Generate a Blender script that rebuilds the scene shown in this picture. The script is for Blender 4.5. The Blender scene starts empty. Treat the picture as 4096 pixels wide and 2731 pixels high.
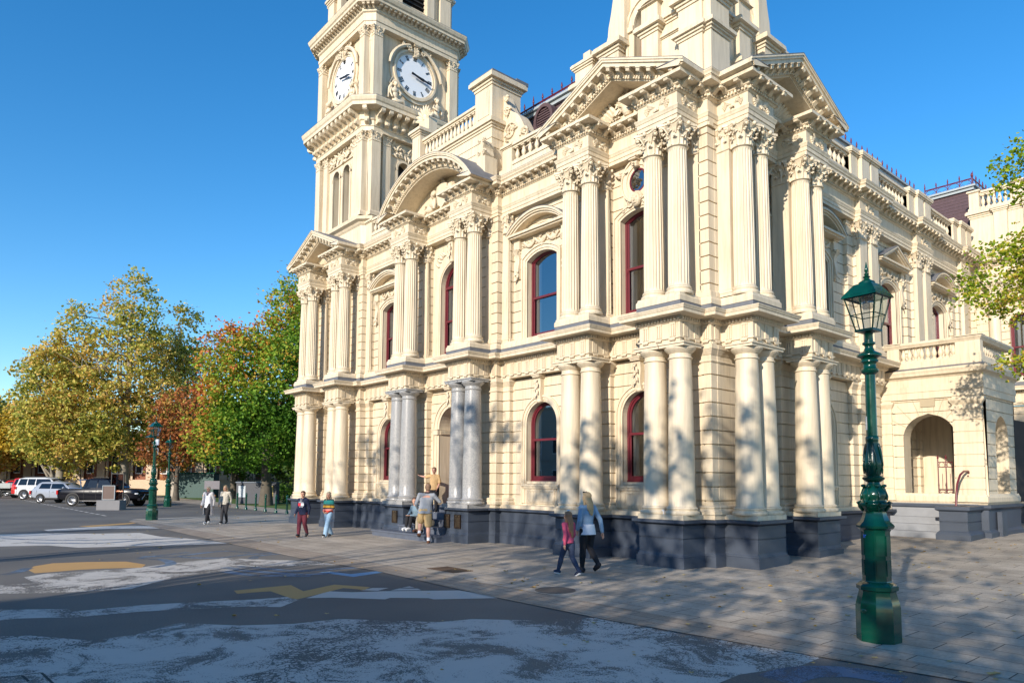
import bpy, math, random
from mathutils import Vector, Matrix, noise
C = bpy.context.scene.collection
R = math.radians
PI = math.pi
random.seed(7)

# ------------------------------------------------------------------ mesh builder
class MB:
    def __init__(s, M=None):
        s.v = []; s.f = []; s.M = M
    def vt(s, x, y, z):
        if s.M is not None:
            p = s.M @ Vector((x, y, z)); s.v.append((p.x, p.y, p.z))
        else: s.v.append((x, y, z))
        return len(s.v) - 1
    def face(s, *pts):
        s.f.append([s.vt(*p) for p in pts])
    def hexa(s, p):
        i = [s.vt(*q) for q in p]
        for a in ((0,3,2,1),(4,5,6,7),(0,1,5,4),(1,2,6,5),(2,3,7,6),(3,0,4,7)): s.f.append([i[k] for k in a])
    def box(s, x0, x1, y0, y1, z0, z1):
        s.hexa([(x0,y0,z0),(x1,y0,z0),(x1,y1,z0),(x0,y1,z0),(x0,y0,z1),(x1,y0,z1),(x1,y1,z1),(x0,y1,z1)])
    def tbox(s, c, h0, h1, z0, z1):
        cx, cy = c
        s.hexa([(cx-h0[0],cy-h0[1],z0),(cx+h0[0],cy-h0[1],z0),(cx+h0[0],cy+h0[1],z0),(cx-h0[0],cy+h0[1],z0),
                (cx-h1[0],cy-h1[1],z1),(cx+h1[0],cy-h1[1],z1),(cx+h1[0],cy+h1[1],z1),(cx-h1[0],cy+h1[1],z1)])
    def lathe(s, cx, cy, prof, n=24, rot=0., sx=1., sy=1., cap=True):
        rings = []
        for r, z in prof:
            rings.append([s.vt(cx + sx*r*math.cos(rot+2*PI*k/n), cy + sy*r*math.sin(rot+2*PI*k/n), z) for k in range(n)])
        for a, b in zip(rings, rings[1:]):
            for k in range(n):
                s.f.append([a[k], a[(k+1)%n], b[(k+1)%n], b[k]])
        if cap:
            s.f.append(rings[0][::-1]); s.f.append(rings[-1][:])
    def prism(s, poly, a0, a1, ax='y'):
        # poly: list of (u,w); extruded between a0..a1 on axis ax. ax y: (u,a,w); x: (a,u,w); z: (u,w,a)
        def P(u, w, a): return (u, a, w) if ax == 'y' else ((a, u, w) if ax == 'x' else (u, w, a))
        n = len(poly)
        A = [s.vt(*P(u, w, a0)) for u, w in poly]; B = [s.vt(*P(u, w, a1)) for u, w in poly]
        s.f.append(A[:]); s.f.append(B[::-1])
        for k in range(n): s.f.append([A[k], B[k], B[(k+1)%n], A[(k+1)%n]])
    def band(s, inner, outer, a0, a1, closed=False):
        # strip between two (u,w) curves, extruded in y
        n = len(inner)
        I0=[s.vt(u,a0,w) for u,w in inner]; O0=[s.vt(u,a0,w) for u,w in outer]
        I1=[s.vt(u,a1,w) for u,w in inner]; O1=[s.vt(u,a1,w) for u,w in outer]
        rg = range(n) if closed else range(n-1)
        for k in rg:
            j=(k+1)%n
            s.f += [[I0[k],O0[k],O0[j],I0[j]],[I1[j],O1[j],O1[k],I1[k]],[O0[k],O1[k],O1[j],O0[j]],[I0[j],I1[j],I1[k],I0[k]]]
        if not closed:
            s.f += [[I0[0],I1[0],O1[0],O0[0]],[I0[-1],O0[-1],O1[-1],I1[-1]]]
    def tube(s, pts, r, n=6, cap=True):
        pts=[Vector(p) for p in pts]
        rs = r if isinstance(r,(list,tuple)) else [r]*len(pts)
        rings=[]; up=Vector((0,0,1))
        for i,p in enumerate(pts):
            t=(pts[min(i+1,len(pts)-1)]-pts[max(i-1,0)])
            if t.length<1e-9: t=Vector((0,0,1))
            t.normalize()
            u=t.cross(up)
            if u.length<.05: u=t.cross(Vector((0,1,0)))
            u.normalize(); w=u.cross(t)
            rings.append([s.vt(*(p+u*(rs[i]*math.cos(2*PI*k/n))+w*(rs[i]*math.sin(2*PI*k/n)))) for k in range(n)])
        for a,b in zip(rings,rings[1:]):
            for k in range(n): s.f.append([a[k],a[(k+1)%n],b[(k+1)%n],b[k]])
        if cap: s.f.append(rings[0][::-1]); s.f.append(rings[-1][:])
    def ell(s, c, r, n=10, m=6, M=None):
        rows=[]
        for i in range(m+1):
            th=PI*i/m
            row=[]
            for k in range(n):
                p=Vector((r[0]*math.sin(th)*math.cos(2*PI*k/n), r[1]*math.sin(th)*math.sin(2*PI*k/n), r[2]*math.cos(th)))
                if M is not None: p=M@p
                row.append(s.vt(c[0]+p.x,c[1]+p.y,c[2]+p.z))
            rows.append(row)
        for a,b in zip(rows,rows[1:]):
            for k in range(n): s.f.append([a[k],b[k],b[(k+1)%n],a[(k+1)%n]])
    def sweep(s, poly, prof, closed=False):
        n=len(poly)
        offs=[corner(poly,i,closed) for i in range(n)]
        rows=[]
        for d,z in prof:
            rows.append([s.vt(poly[i][0]+offs[i][0]*d, poly[i][1]+offs[i][1]*d, z) for i in range(n)])
        for a,b in zip(rows,rows[1:]):
            for i in range(n if closed else n-1):
                j=(i+1)%n
                s.f.append([a[i],a[j],b[j],b[i]])
        if not closed:
            s.f.append([r[0] for r in rows]); s.f.append([r[-1] for r in rows][::-1])
    def merge(s, o):
        k=len(s.v)
        for p in o.v: s.vt(*p)
        s.f += [[i+k for i in f] for f in o.f]
    def mesh(s, name, mat, smooth=None):
        me=bpy.data.meshes.new(name); me.from_pydata(s.v, [], s.f); me.update()
        if mat is not None: me.materials.append(mat)
        if smooth:
            me.shade_smooth(); me.set_sharp_from_angle(angle=R(smooth))
        return me
    def split(s, name, mat, parent=None, smooth=None, gap=.02):
        """one object for each piece that stands apart from the others"""
        n=len(s.v); par=list(range(n))
        def find(a):
            while par[a]!=a: par[a]=par[par[a]]; a=par[a]
            return a
        for f in s.f:
            a=find(f[0])
            for k in f[1:]: par[find(k)]=a
        comp={}
        for fi,f in enumerate(s.f): comp.setdefault(find(f[0]),[]).append(fi)
        items=[]
        for r,fs in comp.items():
            P=[s.v[i] for fi in fs for i in s.f[fi]]
            items.append([[min(p[k] for p in P)-gap for k in range(3)]+[max(p[k] for p in P)+gap for k in range(3)],fs])
        ch=True
        while ch:
            ch=False; out=[]
            for it in items:
                for o in out:
                    if all(it[0][k]<=o[0][k+3] and o[0][k]<=it[0][k+3] for k in range(3)):
                        o[0]=[min(o[0][k],it[0][k]) for k in range(3)]+[max(o[0][k],it[0][k]) for k in range(3,6)]; o[1]+=it[1]; ch=True; break
                else: out.append(it)
            items=out
        res=[]
        for bb,fs in items:
            q=MB(); mp={}
            for fi in fs:
                g=[]
                for i in s.f[fi]:
                    if i not in mp: mp[i]=len(q.v); q.v.append(s.v[i])
                    g.append(mp[i])
                q.f.append(g)
            res.append(q.obj(name,mat,parent,smooth))
        return res
    def obj(s, name, mat, parent=None, smooth=None):
        return link(name, s.mesh(name, mat, smooth), parent)

def link(name, me, parent=None, loc=None, rz=0, scale=None):
    o=bpy.data.objects.new(name, me); C.objects.link(o)
    if parent is not None: o.parent=parent
    if loc is not None: o.location=loc
    if rz: o.rotation_euler=(0,0,rz)
    if scale: o.scale=scale
    return o
def corner(poly,i,closed):
    n=len(poly)
    def nr(a,b):
        dx,dy=b[0]-a[0],b[1]-a[1]; l=math.hypot(dx,dy); return (dy/l,-dx/l)
    if closed or 0<i<n-1:
        n1=nr(poly[i-1],poly[i]); n2=nr(poly[i],poly[(i+1)%n])
        k=1+n1[0]*n2[0]+n1[1]*n2[1]
        return ((n1[0]+n2[0])/k,(n1[1]+n2[1])/k)
    return nr(poly[0],poly[1]) if i==0 else nr(poly[n-2],poly[n-1])
def along(poly, d, step, fn, closed=False, minlen=.05, edge=.5):
    """call fn(matrix) at even steps on the outline poly pushed out by d (x along, y inwards)"""
    n=len(poly); o=[corner(poly,i,closed) for i in range(n)]
    q=[(poly[i][0]+o[i][0]*d, poly[i][1]+o[i][1]*d) for i in range(n)]
    for i in range(n if closed else n-1):
        a,b=q[i],q[(i+1)%n]; L=math.hypot(b[0]-a[0],b[1]-a[1])
        oa,ob=poly[i],poly[(i+1)%n]
        if (b[0]-a[0])*(ob[0]-oa[0])+(b[1]-a[1])*(ob[1]-oa[1])<=0 or L<minlen: continue
        k=max(1,int(round(L/step))); t=((b[0]-a[0])/L,(b[1]-a[1])/L)
        for j in range(k):
            u=(j+edge)/k*L
            fn(Matrix(((t[0],-t[1],0,a[0]+t[0]*u),(t[1],t[0],0,a[1]+t[1]*u),(0,0,1,0),(0,0,0,1))))
def empty(name, label, cat, loc=(0,0,0), rz=0, group=None, kind=None):
    o=bpy.data.objects.new(name,None); C.objects.link(o); o.location=loc; o.rotation_euler=(0,0,rz)
    return tag(o,label,cat,group,kind)
def tag(o,label=None,cat=None,group=None,kind=None):
    if label: o['label']=label
    if cat: o['category']=cat
    if group: o['group']=group
    if kind: o['kind']=kind
    return o
def copy_tree(o,parent=None):
    c=o.copy(); C.objects.link(c)
    if parent is not None: c.parent=parent
    for ch in list(o.children): copy_tree(ch,c)
    return c

# ------------------------------------------------------------------ materials
def newmat(name):
    m=bpy.data.materials.new(name); m.use_nodes=True
    return m, m.node_tree.nodes, m.node_tree.links, m.node_tree.nodes['Principled BSDF']
def rgb(c): return (c[0],c[1],c[2],1)
def simple(name,col,rough=.6,metal=0,spec=.5,var=.08,scale=3,bump=0,bscale=40,coat=0,rr=0):
    m,N,L,b=newmat(name)
    b.inputs['Roughness'].default_value=rough; b.inputs['Metallic'].default_value=metal
    b.inputs['Specular IOR Level'].default_value=spec; b.inputs['Coat Weight'].default_value=coat
    tc=N.new('ShaderNodeTexCoord'); no=N.new('ShaderNodeTexNoise'); no.inputs['Scale'].default_value=scale; no.inputs['Detail'].default_value=5
    L.new(tc.outputs['Object'],no.inputs['Vector'])
    mx=N.new('ShaderNodeMix'); mx.data_type='RGBA'
    mx.inputs['A'].default_value=rgb([c*(1-var*1.3) for c in col]); mx.inputs['B'].default_value=rgb([min(1,c*(1+var*1.3)) for c in col])
    L.new(no.outputs['Fac'],mx.inputs['Factor']); L.new(mx.outputs['Result'],b.inputs['Base Color'])
    if rr:
        mr=N.new('ShaderNodeMapRange'); mr.inputs['To Min'].default_value=max(0,rough-rr); mr.inputs['To Max'].default_value=rough+rr
        L.new(no.outputs['Fac'],mr.inputs['Value']); L.new(mr.outputs['Result'],b.inputs['Roughness'])
    if bump:
        n2=N.new('ShaderNodeTexNoise'); n2.inputs['Scale'].default_value=bscale; n2.inputs['Detail'].default_value=6
        L.new(tc.outputs['Object'],n2.inputs['Vector'])
        bp=N.new('ShaderNodeBump'); bp.inputs['Strength'].default_value=bump; bp.inputs['Distance'].default_value=.01
        L.new(n2.outputs['Fac'],bp.inputs['Height']); L.new(bp.outputs['Normal'],b.inputs['Normal'])
    return m
def cream_mat():
    m,N,L,b=newmat('cream_paint'); b.inputs['Roughness'].default_value=.5; b.inputs['Specular IOR Level'].default_value=.35
    tc=N.new('ShaderNodeTexCoord')
    n1=N.new('ShaderNodeTexNoise'); n1.inputs['Scale'].default_value=.9; n1.inputs['Detail'].default_value=6; L.new(tc.outputs['Object'],n1.inputs['Vector'])
    # faint vertical weather streaks on the paint
    mp=N.new('ShaderNodeMapping'); mp.inputs['Scale'].default_value=(7,7,.5); L.new(tc.outputs['Object'],mp.inputs['Vector'])
    n2=N.new('ShaderNodeTexNoise'); n2.inputs['Scale'].default_value=1.5; n2.inputs['Detail'].default_value=7; n2.inputs['Roughness'].default_value=.7; L.new(mp.outputs['Vector'],n2.inputs['Vector'])
    cr=N.new('ShaderNodeValToRGB'); cr.color_ramp.elements[0].position=.32; cr.color_ramp.elements[0].color=rgb(CREAM_D); cr.color_ramp.elements[1].position=.55; cr.color_ramp.elements[1].color=rgb(CREAM)
    L.new(n2.outputs['Fac'],cr.inputs['Fac'])
    mx=N.new('ShaderNodeMix'); mx.data_type='RGBA'; mx.blend_type='MULTIPLY'; mx.inputs['Factor'].default_value=1
    c2=N.new('ShaderNodeValToRGB'); c2.color_ramp.elements[0].position=.3; c2.color_ramp.elements[0].color=(.93,.92,.9,1); c2.color_ramp.elements[1].position=.6; c2.color_ramp.elements[1].color=(1,1,1,1)
    L.new(n1.outputs['Fac'],c2.inputs['Fac']); L.new(cr.outputs['Color'],mx.inputs['A']); L.new(c2.outputs['Color'],mx.inputs['B'])
    L.new(mx.outputs['Result'],b.inputs['Base Color'])
    n3=N.new('ShaderNodeTexNoise'); n3.inputs['Scale'].default_value=35; n3.inputs['Detail'].default_value=5; L.new(tc.outputs['Object'],n3.inputs['Vector'])
    bp=N.new('ShaderNodeBump'); bp.inputs['Strength'].default_value=.12; bp.inputs['Distance'].default_value=.01; L.new(n3.outputs['Fac'],bp.inputs['Height']); L.new(bp.outputs['Normal'],b.inputs['Normal'])
    return m
CREAM=(.70,.595,.44); CREAM_D=(.55,.455,.325)
M={}
M['cream']=cream_mat()
M['blue']=simple('blue_grey_paint',(.047,.060,.085),.55,var=.32,scale=1.6,bump=.25,bscale=22,rr=.12)
M['bluelight']=simple('step_stone',(.24,.25,.27),.7,var=.15,scale=4,bump=.2)
M['lead']=simple('lead_flashing',(.14,.145,.16),.6,var=.25,scale=6,bump=.2)
M['maroon']=simple('maroon_gloss',(.13,.017,.026),.35,var=.1,spec=.5)
M['slate']=simple('purple_slate',(.085,.05,.055),.6,var=.3,scale=12,bump=.3,bscale=12)
M['zinc']=simple('zinc',(.33,.37,.39),.55,var=.15,scale=5)
M['dial']=simple('clock_white',(.82,.83,.85),.4,var=.02)
M['black']=simple('black_paint',(.012,.012,.015),.4,var=.1)
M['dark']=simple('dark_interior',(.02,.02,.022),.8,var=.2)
M['curtain']=simple('curtain',(.33,.33,.31),.9,var=.15,scale=20)
M['bronze']=simple('bronze',(.07,.045,.03),.4,metal=.6,var=.25,scale=30,bump=.3,bscale=60)
M['green']=simple('green_gloss',(.0015,.052,.032),.2,var=.35,scale=7,spec=.5,coat=.25,rr=.12,bump=.1,bscale=18)
M['red']=simple('red_door',(.30,.02,.05),.35,var=.1)
def granite():
    m,N,L,b=newmat('grey_granite'); b.inputs['Roughness'].default_value=.3
    tc=N.new('ShaderNodeTexCoord'); vo=N.new('ShaderNodeTexNoise'); vo.inputs['Scale'].default_value=70; vo.inputs['Detail'].default_value=3; L.new(tc.outputs['Object'],vo.inputs['Vector'])
    cr=N.new('ShaderNodeValToRGB'); e=cr.color_ramp.elements; e[0].position=.36; e[0].color=(.16,.17,.185,1); e[1].position=.66; e[1].color=(.50,.485,.465,1); x=e.new(.5); x.color=(.32,.312,.30,1)
    L.new(vo.outputs['Fac'],cr.inputs['Fac']); L.new(cr.outputs['Color'],b.inputs['Base Color'])
    return m
M['granite']=granite()
def glass(name,tint,refl,rough=.02):
    m,N,L,b=newmat(name); N.remove(b); out=N['Material Output']
    tr=N.new('ShaderNodeBsdfTransparent'); tr.inputs['Color'].default_value=rgb(tint)
    gl=N.new('ShaderNodeBsdfGlossy'); gl.inputs['Roughness'].default_value=rough; gl.inputs['Color'].default_value=(.9,.95,1,1)
    lw=N.new('ShaderNodeLayerWeight'); lw.inputs['Blend'].default_value=.5; fr=N.new('ShaderNodeMath'); fr.operation='POWER'; fr.inputs[1].default_value=4; L.new(lw.outputs['Facing'],fr.inputs[0])
    mr=N.new('ShaderNodeMapRange'); mr.inputs['To Min'].default_value=refl; mr.inputs['To Max'].default_value=1; L.new(fr.outputs[0],mr.inputs['Value'])
    mx=N.new('ShaderNodeMixShader'); L.new(mr.outputs['Result'],mx.inputs['Fac']); L.new(tr.outputs['BSDF'],mx.inputs[1]); L.new(gl.outputs['BSDF'],mx.inputs[2]); L.new(mx.outputs['Shader'],out.inputs['Surface'])
    return m
M['glass']=glass('window_glass',(.35,.42,.5),.30)
M['lampglass']=glass('lantern_glass',(.93,.95,.95),.03,.05)
M['carglass']=glass('car_glass',(.10,.11,.12),.05,.03)
# ------------------------------------------------------------------ town hall
FA=Matrix.Identity(4)
FB=Matrix(((0,-1,0,1.03),(1,0,0,0),(0,0,1,0),(0,0,0,1)))
HALL=empty('town_hall','ornate cream town hall with paired columns, pediments and clock tower on a blue-grey plinth','building')
XL,XG,XR,YB=-17.57,-9.71,-1.945,3.10      # bay centres
PW=1.25
def pair_ranges(c,half): return ((c-half,c-half+PW),(c+half-PW,c+half))
LP=pair_ranges(XL,2.01); GP=pair_ranges(XG,2.355); RP=((-3.89,-2.64),(-1.25,0.)); BP=((1.156,2.406),(3.79,5.04))
F0,F1,F2,FS=.08,.85,.85,1.02
A_PAIRS=list(LP)+list(GP)+list(RP)
def bay(pr):
    (a,b),(c,d)=pr; i=.08
    return [(a+i-.29,FS),(a+i-.29,F1),(a+i,F1),(a+i,F0),(b-i,F0),(b-i,F1),(c+i,F1),(c+i,F0),(d-i,F0),(d-i,F1),(d-i+.29,F1),(d-i+.29,FS)]
polyA=[(LP[0][0]+.08,6.),(LP[0][0]+.08,F0)]+bay(LP)[4:]+bay(GP)+bay(RP)[:9]+[(-.08,F1),(.18,F1)]
polyB=[(.18,1.236),(.95,1.236),(.95,2.326),(.18,2.326),(.18,3.87),(.95,3.87),(.95,4.96),(.18,4.96),(.18,5.25),(-.2,5.25)]
BW=-.2; BPJ=-.04
for a,b in ((9.2,10.6),(13.7,15.1),(18.2,19.2)): polyB+=[(BW,a),(BPJ,a),(BPJ,b),(BW,b)]
polyB+=[(BW,20.)]
WING=[(5.4,20.),(5.4,30.)]
REF=polyA+polyB+WING
# --- plinth, split at the entrance
def cut(poly,p):  # index of the point
    return min(range(len(poly)),key=lambda i:(poly[i][0]-p[0])**2+(poly[i][1]-p[1])**2)
ia=cut(REF,(GP[0][1]-.08,F1)); ib=cut(REF,(GP[1][0]+.08,F1))
ENTR=[REF[:ia]+[(GP[0][1]-.08,1.6)], [(GP[1][0]+.08,1.6)]+REF[ib+1:]]
PL=[(.08,-.1),(.08,.24),(.055,.25),(.05,.28),(.035,.30),(.03,.325),(.03,.61),(.01,.615),(.01,.635),(.03,.64),(.03,.90),(.01,.91),(.05,.925),(.11,.94),(.13,.95),(.145,.955),(.145,1.012),(-.3,1.014)]
m=MB()
for p in ENTR: m.sweep(p,PL)
# vertical joints of the ashlar plinth
m.split('plinth',M['blue'],HALL)
m=MB()
for p in ENTR: m.sweep(p,[(.03,1.013),(.05,1.018),(.05,1.12),(-.45,1.122)])
m.split('plinth_course',M['cream'],HALL)
# --- entablatures
def entab_low(m,p):
    m.sweep(p,[(-.25,4.80),(0,4.80),(0,4.885),(.035,4.89),(.035,4.915),(.0,4.92),(0,5.235),(.03,5.245),(.055,5.27),(.055,5.335),(.10,5.345),(.10,5.36),(.32,5.365),(.32,5.435),(.335,5.44),(.345,5.47),(.358,5.49),(.36,5.51),(.34,5.518)])
def dent_low(m,p,n=None):
    along(p,.055,.085,lambda X:bx(m,X,-.025,.025,-.04,.01,5.275,5.335),minlen=.12)
    def tri(X):
        for u in (-.055,0,.055): bx(m,X,u-.019,u+.019,-.022,.01,4.93,5.225)
        bx(m,X,-.08,.08,-.028,.01,5.2,5.235)
        bx(m,X,-.08,.08,-.05,-.03,4.862,4.888)
        for u in (-.06,-.03,0,.03,.06): bx(m,X,u-.009,u+.009,-.048,-.03,4.842,4.862)
    along(p,0,.34,tri,minlen=.2)
def bx(m,X,x0,x1,y0,y1,z0,z1):
    i=[m.vt(*(X@Vector(q))) for q in ((x0,y0,z0),(x1,y0,z0),(x1,y1,z0),(x0,y1,z0),(x0,y0,z1),(x1,y0,z1),(x1,y1,z1),(x0,y1,z1))]
    for a in ((0,3,2,1),(4,5,6,7),(0,1,5,4),(1,2,6,5),(2,3,7,6),(3,0,4,7)): m.f.append([i[k] for k in a])
m=MB(); entab_low(m,REF); m.obj('lower_entablature',M['cream'],HALL)
m=MB(); dent_low(m,REF[1:]); m.obj('triglyphs_and_dentils',M['cream'],HALL)
m=MB(); m.sweep(REF,[(.345,5.519),(.05,5.585),(.045,5.69),(-.5,5.692)]); m.obj('lead_flashing',M['lead'],HALL)
m=MB(); m.sweep(REF,[(-.2,5.692),(.055,5.694),(.055,5.80),(.03,5.84),(.025,5.88),(-.5,5.882)]); m.obj('upper_plinth_course',M['cream'],HALL)
def modillion(m,X,z,w=.055,l=.235,h=.095):
    pr=[(0,0),(-l,0),(-l,-h*.35),(-l*.93,-h*.75),(-l*.8,-h*.8),(-l*.68,-h*.55),(-l*.45,-h*.6),(-l*.2,-h*1.15),(0,-h*1.45)]
    a=[m.vt(*(X@Vector((-w,y,z+q)))) for y,q in pr]; b=[m.vt(*(X@Vector((w,y,z+q)))) for y,q in pr]
    n=len(pr); m.f.append(a[::-1]); m.f.append(b[:])
    for k in range(n): m.f.append([a[k],a[(k+1)%n],b[(k+1)%n],b[k]])
    bx(m,X,-w-.015,w+.015,-l-.02,0,z-.018,z)
m=MB()
m.sweep(REF,[(-.25,9.76),(0,9.76),(0,9.85),(.018,9.855),(.018,9.95),(.03,9.955),(.045,10.0),(.06,10.03),(.06,10.05),(0,10.06),(0,10.355),(.02,10.36),(.045,10.39),(.045,10.462),(.09,10.47),(.10,10.48),(.10,10.575),(.315,10.58),(.315,10.655),(.30,10.662),(-.3,10.67)])
m.obj('upper_entablature',M['cream'],HALL)
m=MB()
along(REF[1:],.045,.085,lambda X:bx(m,X,-.026,.026,-.045,.01,10.395,10.46),minlen=.12)
along(REF[1:],.10,.31,lambda X:modillion(m,X,10.576),minlen=.1)
m.obj('modillions_and_dentils',M['cream'],HALL)
# crown moulding everywhere but under the pediments
SIMA=[(.29,10.664),(.318,10.668),(.318,10.685),(.335,10.69),(.345,10.73),(.37,10.77),(.375,10.79),(.36,10.80),(-.3,10.84)]
E_=.362
def sub(a,b,ea=None,eb=None):
    q=REF[cut(REF,a):cut(REF,b)+1][:]
    if ea: q[0]=(q[0][0]+ea[0],q[0][1]+ea[1])
    if eb: q[-1]=(q[-1][0]+eb[0],q[-1][1]+eb[1])
    return q
FR=(0,-E_); SD=(E_,0)
CROWN=[sub((LP[0][0]+.08,6),(LP[0][0]+.08,F0),None,FR),sub((LP[1][1]-.08,F0),(GP[0][0]+.08,F0),FR,FR),sub((GP[1][1]-.08,F0),(RP[0][0]+.08,F0),FR,FR),
       sub((-.08,F0),(.95,1.236),FR,SD),sub((.95,4.96),(5.4,30.),SD)]
m=MB()
for p in CROWN: m.sweep(p,SIMA)
m.split('crown_moulding',M['cream'],HALL)
m=MB()
for p in CROWN[1:]: m.sweep(p,[(.30,10.80),(.362,10.795),(.362,10.812),(.0,10.86),(-.3,10.87)])
m.split('gutter_lead',M['lead'],HALL)

# --- openings
def arcpts(half,zsp,rise,off=0.,n=20):
    Rr=(half*half+rise*rise)/(2*rise); cz=zsp+rise-Rr; r=Rr+off; h=half+off
    a=math.asin(min(1,h/r)); 
    if rise>=half*.99: a=PI/2
    return [(r*math.sin(-a+2*a*k/n), cz+r*math.cos(-a+2*a*k/n)) for k in range(n+1)]
def outline(sc,half,z0,zsp,rise,off=0.,zoff=0.):
    a=arcpts(half,zsp,rise,off)
    return [(sc-half-off,z0-zoff)]+[(sc+u,w) for u,w in a]+[(sc+half+off,z0-zoff)]
def hw(o,z):
    sc,half,z0,zsp,rise=o
    if z<z0-1e-6: return 0
    if z<=zsp: return half
    Rr=(half*half+rise*rise)/(2*rise); cz=zsp+rise-Rr
    t=Rr*Rr-(z-cz)**2
    return math.sqrt(t) if t>0 else 0
def wall_panel(m,s0,s1,z0,z1,d,o=None,course=.305,phase=0.,g=.026,gd=.04):
    def strip(za,zb,dd):
        n=1
        if o and zb>o[3] and za<o[3]+o[4]: n=max(1,int((zb-za)/.035))
        zs=[za+(zb-za)*k/n for k in range(n+1)]
        for a,b in zip(zs,zs[1:]):
            ha=hw(o,a) if o else 0; hb=hw(o,b) if o else 0
            if o and a<o[2]<b: ha=hb
            if ha<=0 and hb<=0: m.face((s0,dd,a),(s1,dd,a),(s1,dd,b),(s0,dd,b))
            else:
                sc=o[0]
                m.face((s0,dd,a),(sc-ha,dd,a),(sc-hb,dd,b),(s0,dd,b)); m.face((sc+ha,dd,a),(s1,dd,a),(s1,dd,b),(sc+hb,dd,b))
    def ledge(z):
        h=hw(o,z) if o else 0
        for a,b in (((s0,o[0]-h),(o[0]+h,s1)) if h>0 else ((s0,s1),)): m.face((a,d,z),(b,d,z),(b,d+gd,z),(a,d+gd,z))
    z=z0; 
    if course:
        zz=z0+ (phase if phase>0 else course)
        while z<z1-.02:
            t=min(zz,z1); 
            if o and z<o[2]<t-.02:      # keep the sill level as a cut
                strip(z,o[2]-1e-5,d); strip(o[2]+1e-4,t-g,d)
            else: strip(z,t-g if t<z1 else t,d)
            if t<z1:
                ledge(t-g); ledge(t); strip(t-g,t,d+gd)
            z=t; zz+=course
    else: strip(z0,z1,d)
def reveal(m,o,d0,d1):
    c=outline(*o)
    c=c+[c[0]]
    for a,b in zip(c,c[1:]): m.face((a[0],d0,a[1]),(b[0],d0,b[1]),(b[0],d1,b[1]),(a[0],d1,a[1]))
def surround(m,o,d,bands=((0,.06,.02),(.06,.13,.045),(.13,.16,.07)),down=0.):
    for a,b,pj in bands:
        m.band(outline(*o,off=a,zoff=down),outline(*o,off=b,zoff=down),d-pj,d+.02)
CURT=True
def window(F,o,d,rail=None,name='window',mat='maroon',label=None,curtain=True,mullion=False):
    """double hung sash: frame as the part, panes and curtain as its sub-parts"""
    sc,half,z0,zsp,rise=o
    m=MB(F)
    m.band(outline(*o),outline(*o,off=-.055),d,d+.09)
    m.box(sc-half,sc+half,d-.02,d+.09,z0,z0+.045)
    rail=rail or (z0+zsp)/2
    o2=(sc,half-.055,z0+.045,zsp,rise*.93 if rise<half*.99 else half-.055)
    m.band(outline(*o2),outline(*o2,off=-.05),d+.03,d+.075)
    m.box(sc-half+.05,sc+half-.05,d+.028,d+.10,z0+.045,z0+.15)
    m.box(sc-half+.05,sc+half-.05,d+.01,d+.076,rail-.03,rail+.03)
    for sg in (-1,1):
        u=sc+sg*(half-.075)
        m.prism([(d+.0,rail-.03),(d+.03,rail-.12),(d+.05,rail-.12),(d+.05,rail-.03)],u-.022,u+.022,'x')
        m.box(u-.03,u+.03,d+.045,d+.10,z0+.15,rail-.03)
    if mullion:
        m.box(sc-.035,sc+.035,d-.01,d+.08,z0+.1,zsp+rise*.95)
        m.box(sc-half+.04,sc+half-.04,d-.02,d+.08,zsp-.06,zsp+.02)
        for q in range(40):
            z=z0+.18+q*(zsp+rise*.7-z0-.2)/40
            m.box(sc-.045,sc+.045,d-.03,d,z,z+.022)
    w=m.obj(name,M[mat],HALL)
    if label: w['label']=label
    m=MB(F)
    g=[(u,z) for u,z in outline(*o,off=-.06) if z>=rail]; h=half-.06
    m.face(*[(u,d+.055,z) for u,z in ([(sc-h,rail)]+g+[(sc+h,rail)])]); m.obj('pane',M['glass'],w)
    m=MB(F); m.face((sc-h,d+.07,z0+.05),(sc+h,d+.07,z0+.05),(sc+h,d+.07,rail),(sc-h,d+.07,rail)); m.obj('pane',M['glass'],w)
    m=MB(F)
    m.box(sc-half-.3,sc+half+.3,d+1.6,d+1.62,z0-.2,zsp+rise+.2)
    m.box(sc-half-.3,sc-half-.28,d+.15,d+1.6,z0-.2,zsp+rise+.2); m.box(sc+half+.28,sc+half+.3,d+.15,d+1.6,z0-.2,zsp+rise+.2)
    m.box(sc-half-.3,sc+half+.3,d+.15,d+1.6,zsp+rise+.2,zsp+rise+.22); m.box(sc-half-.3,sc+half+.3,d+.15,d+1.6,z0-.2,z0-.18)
    m.obj('dark_room_backing',M['dark'],w)
    if curtain:
        m=MB(F)
        for sg in (-1,1):
            pts=[]
            for k in range(25):
                u=k/24; pts.append((sc+sg*(half+.02-u*half*.42), d+.2+.03*math.sin(u*30)))
            for a,b in zip(pts,pts[1:]): m.face((a[0],a[1],z0),(b[0],b[1],z0),(b[0],b[1],zsp+rise),(a[0],a[1],zsp+rise))
        m.obj('curtain',M['curtain'],w)
    return w
def spiral(m,c,r,turns=1.4,t=.02,plane='xz',sg=1,n=14,d=0.):
    pts=[]
    for k in range(n+1):
        u=k/n; a=u*turns*2*PI; q=r*(1-u*.85)
        x,z=sg*q*math.cos(a),q*math.sin(a)
        pts.append((c[0]+x,c[1]-.02*u,c[2]+z) if plane=='xz' else (c[0]-.02*u,c[1]+x,c[2]+z))
    m.tube(pts,[t*(1-.4*k/n) for k in range(n+1)],5)
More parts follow.
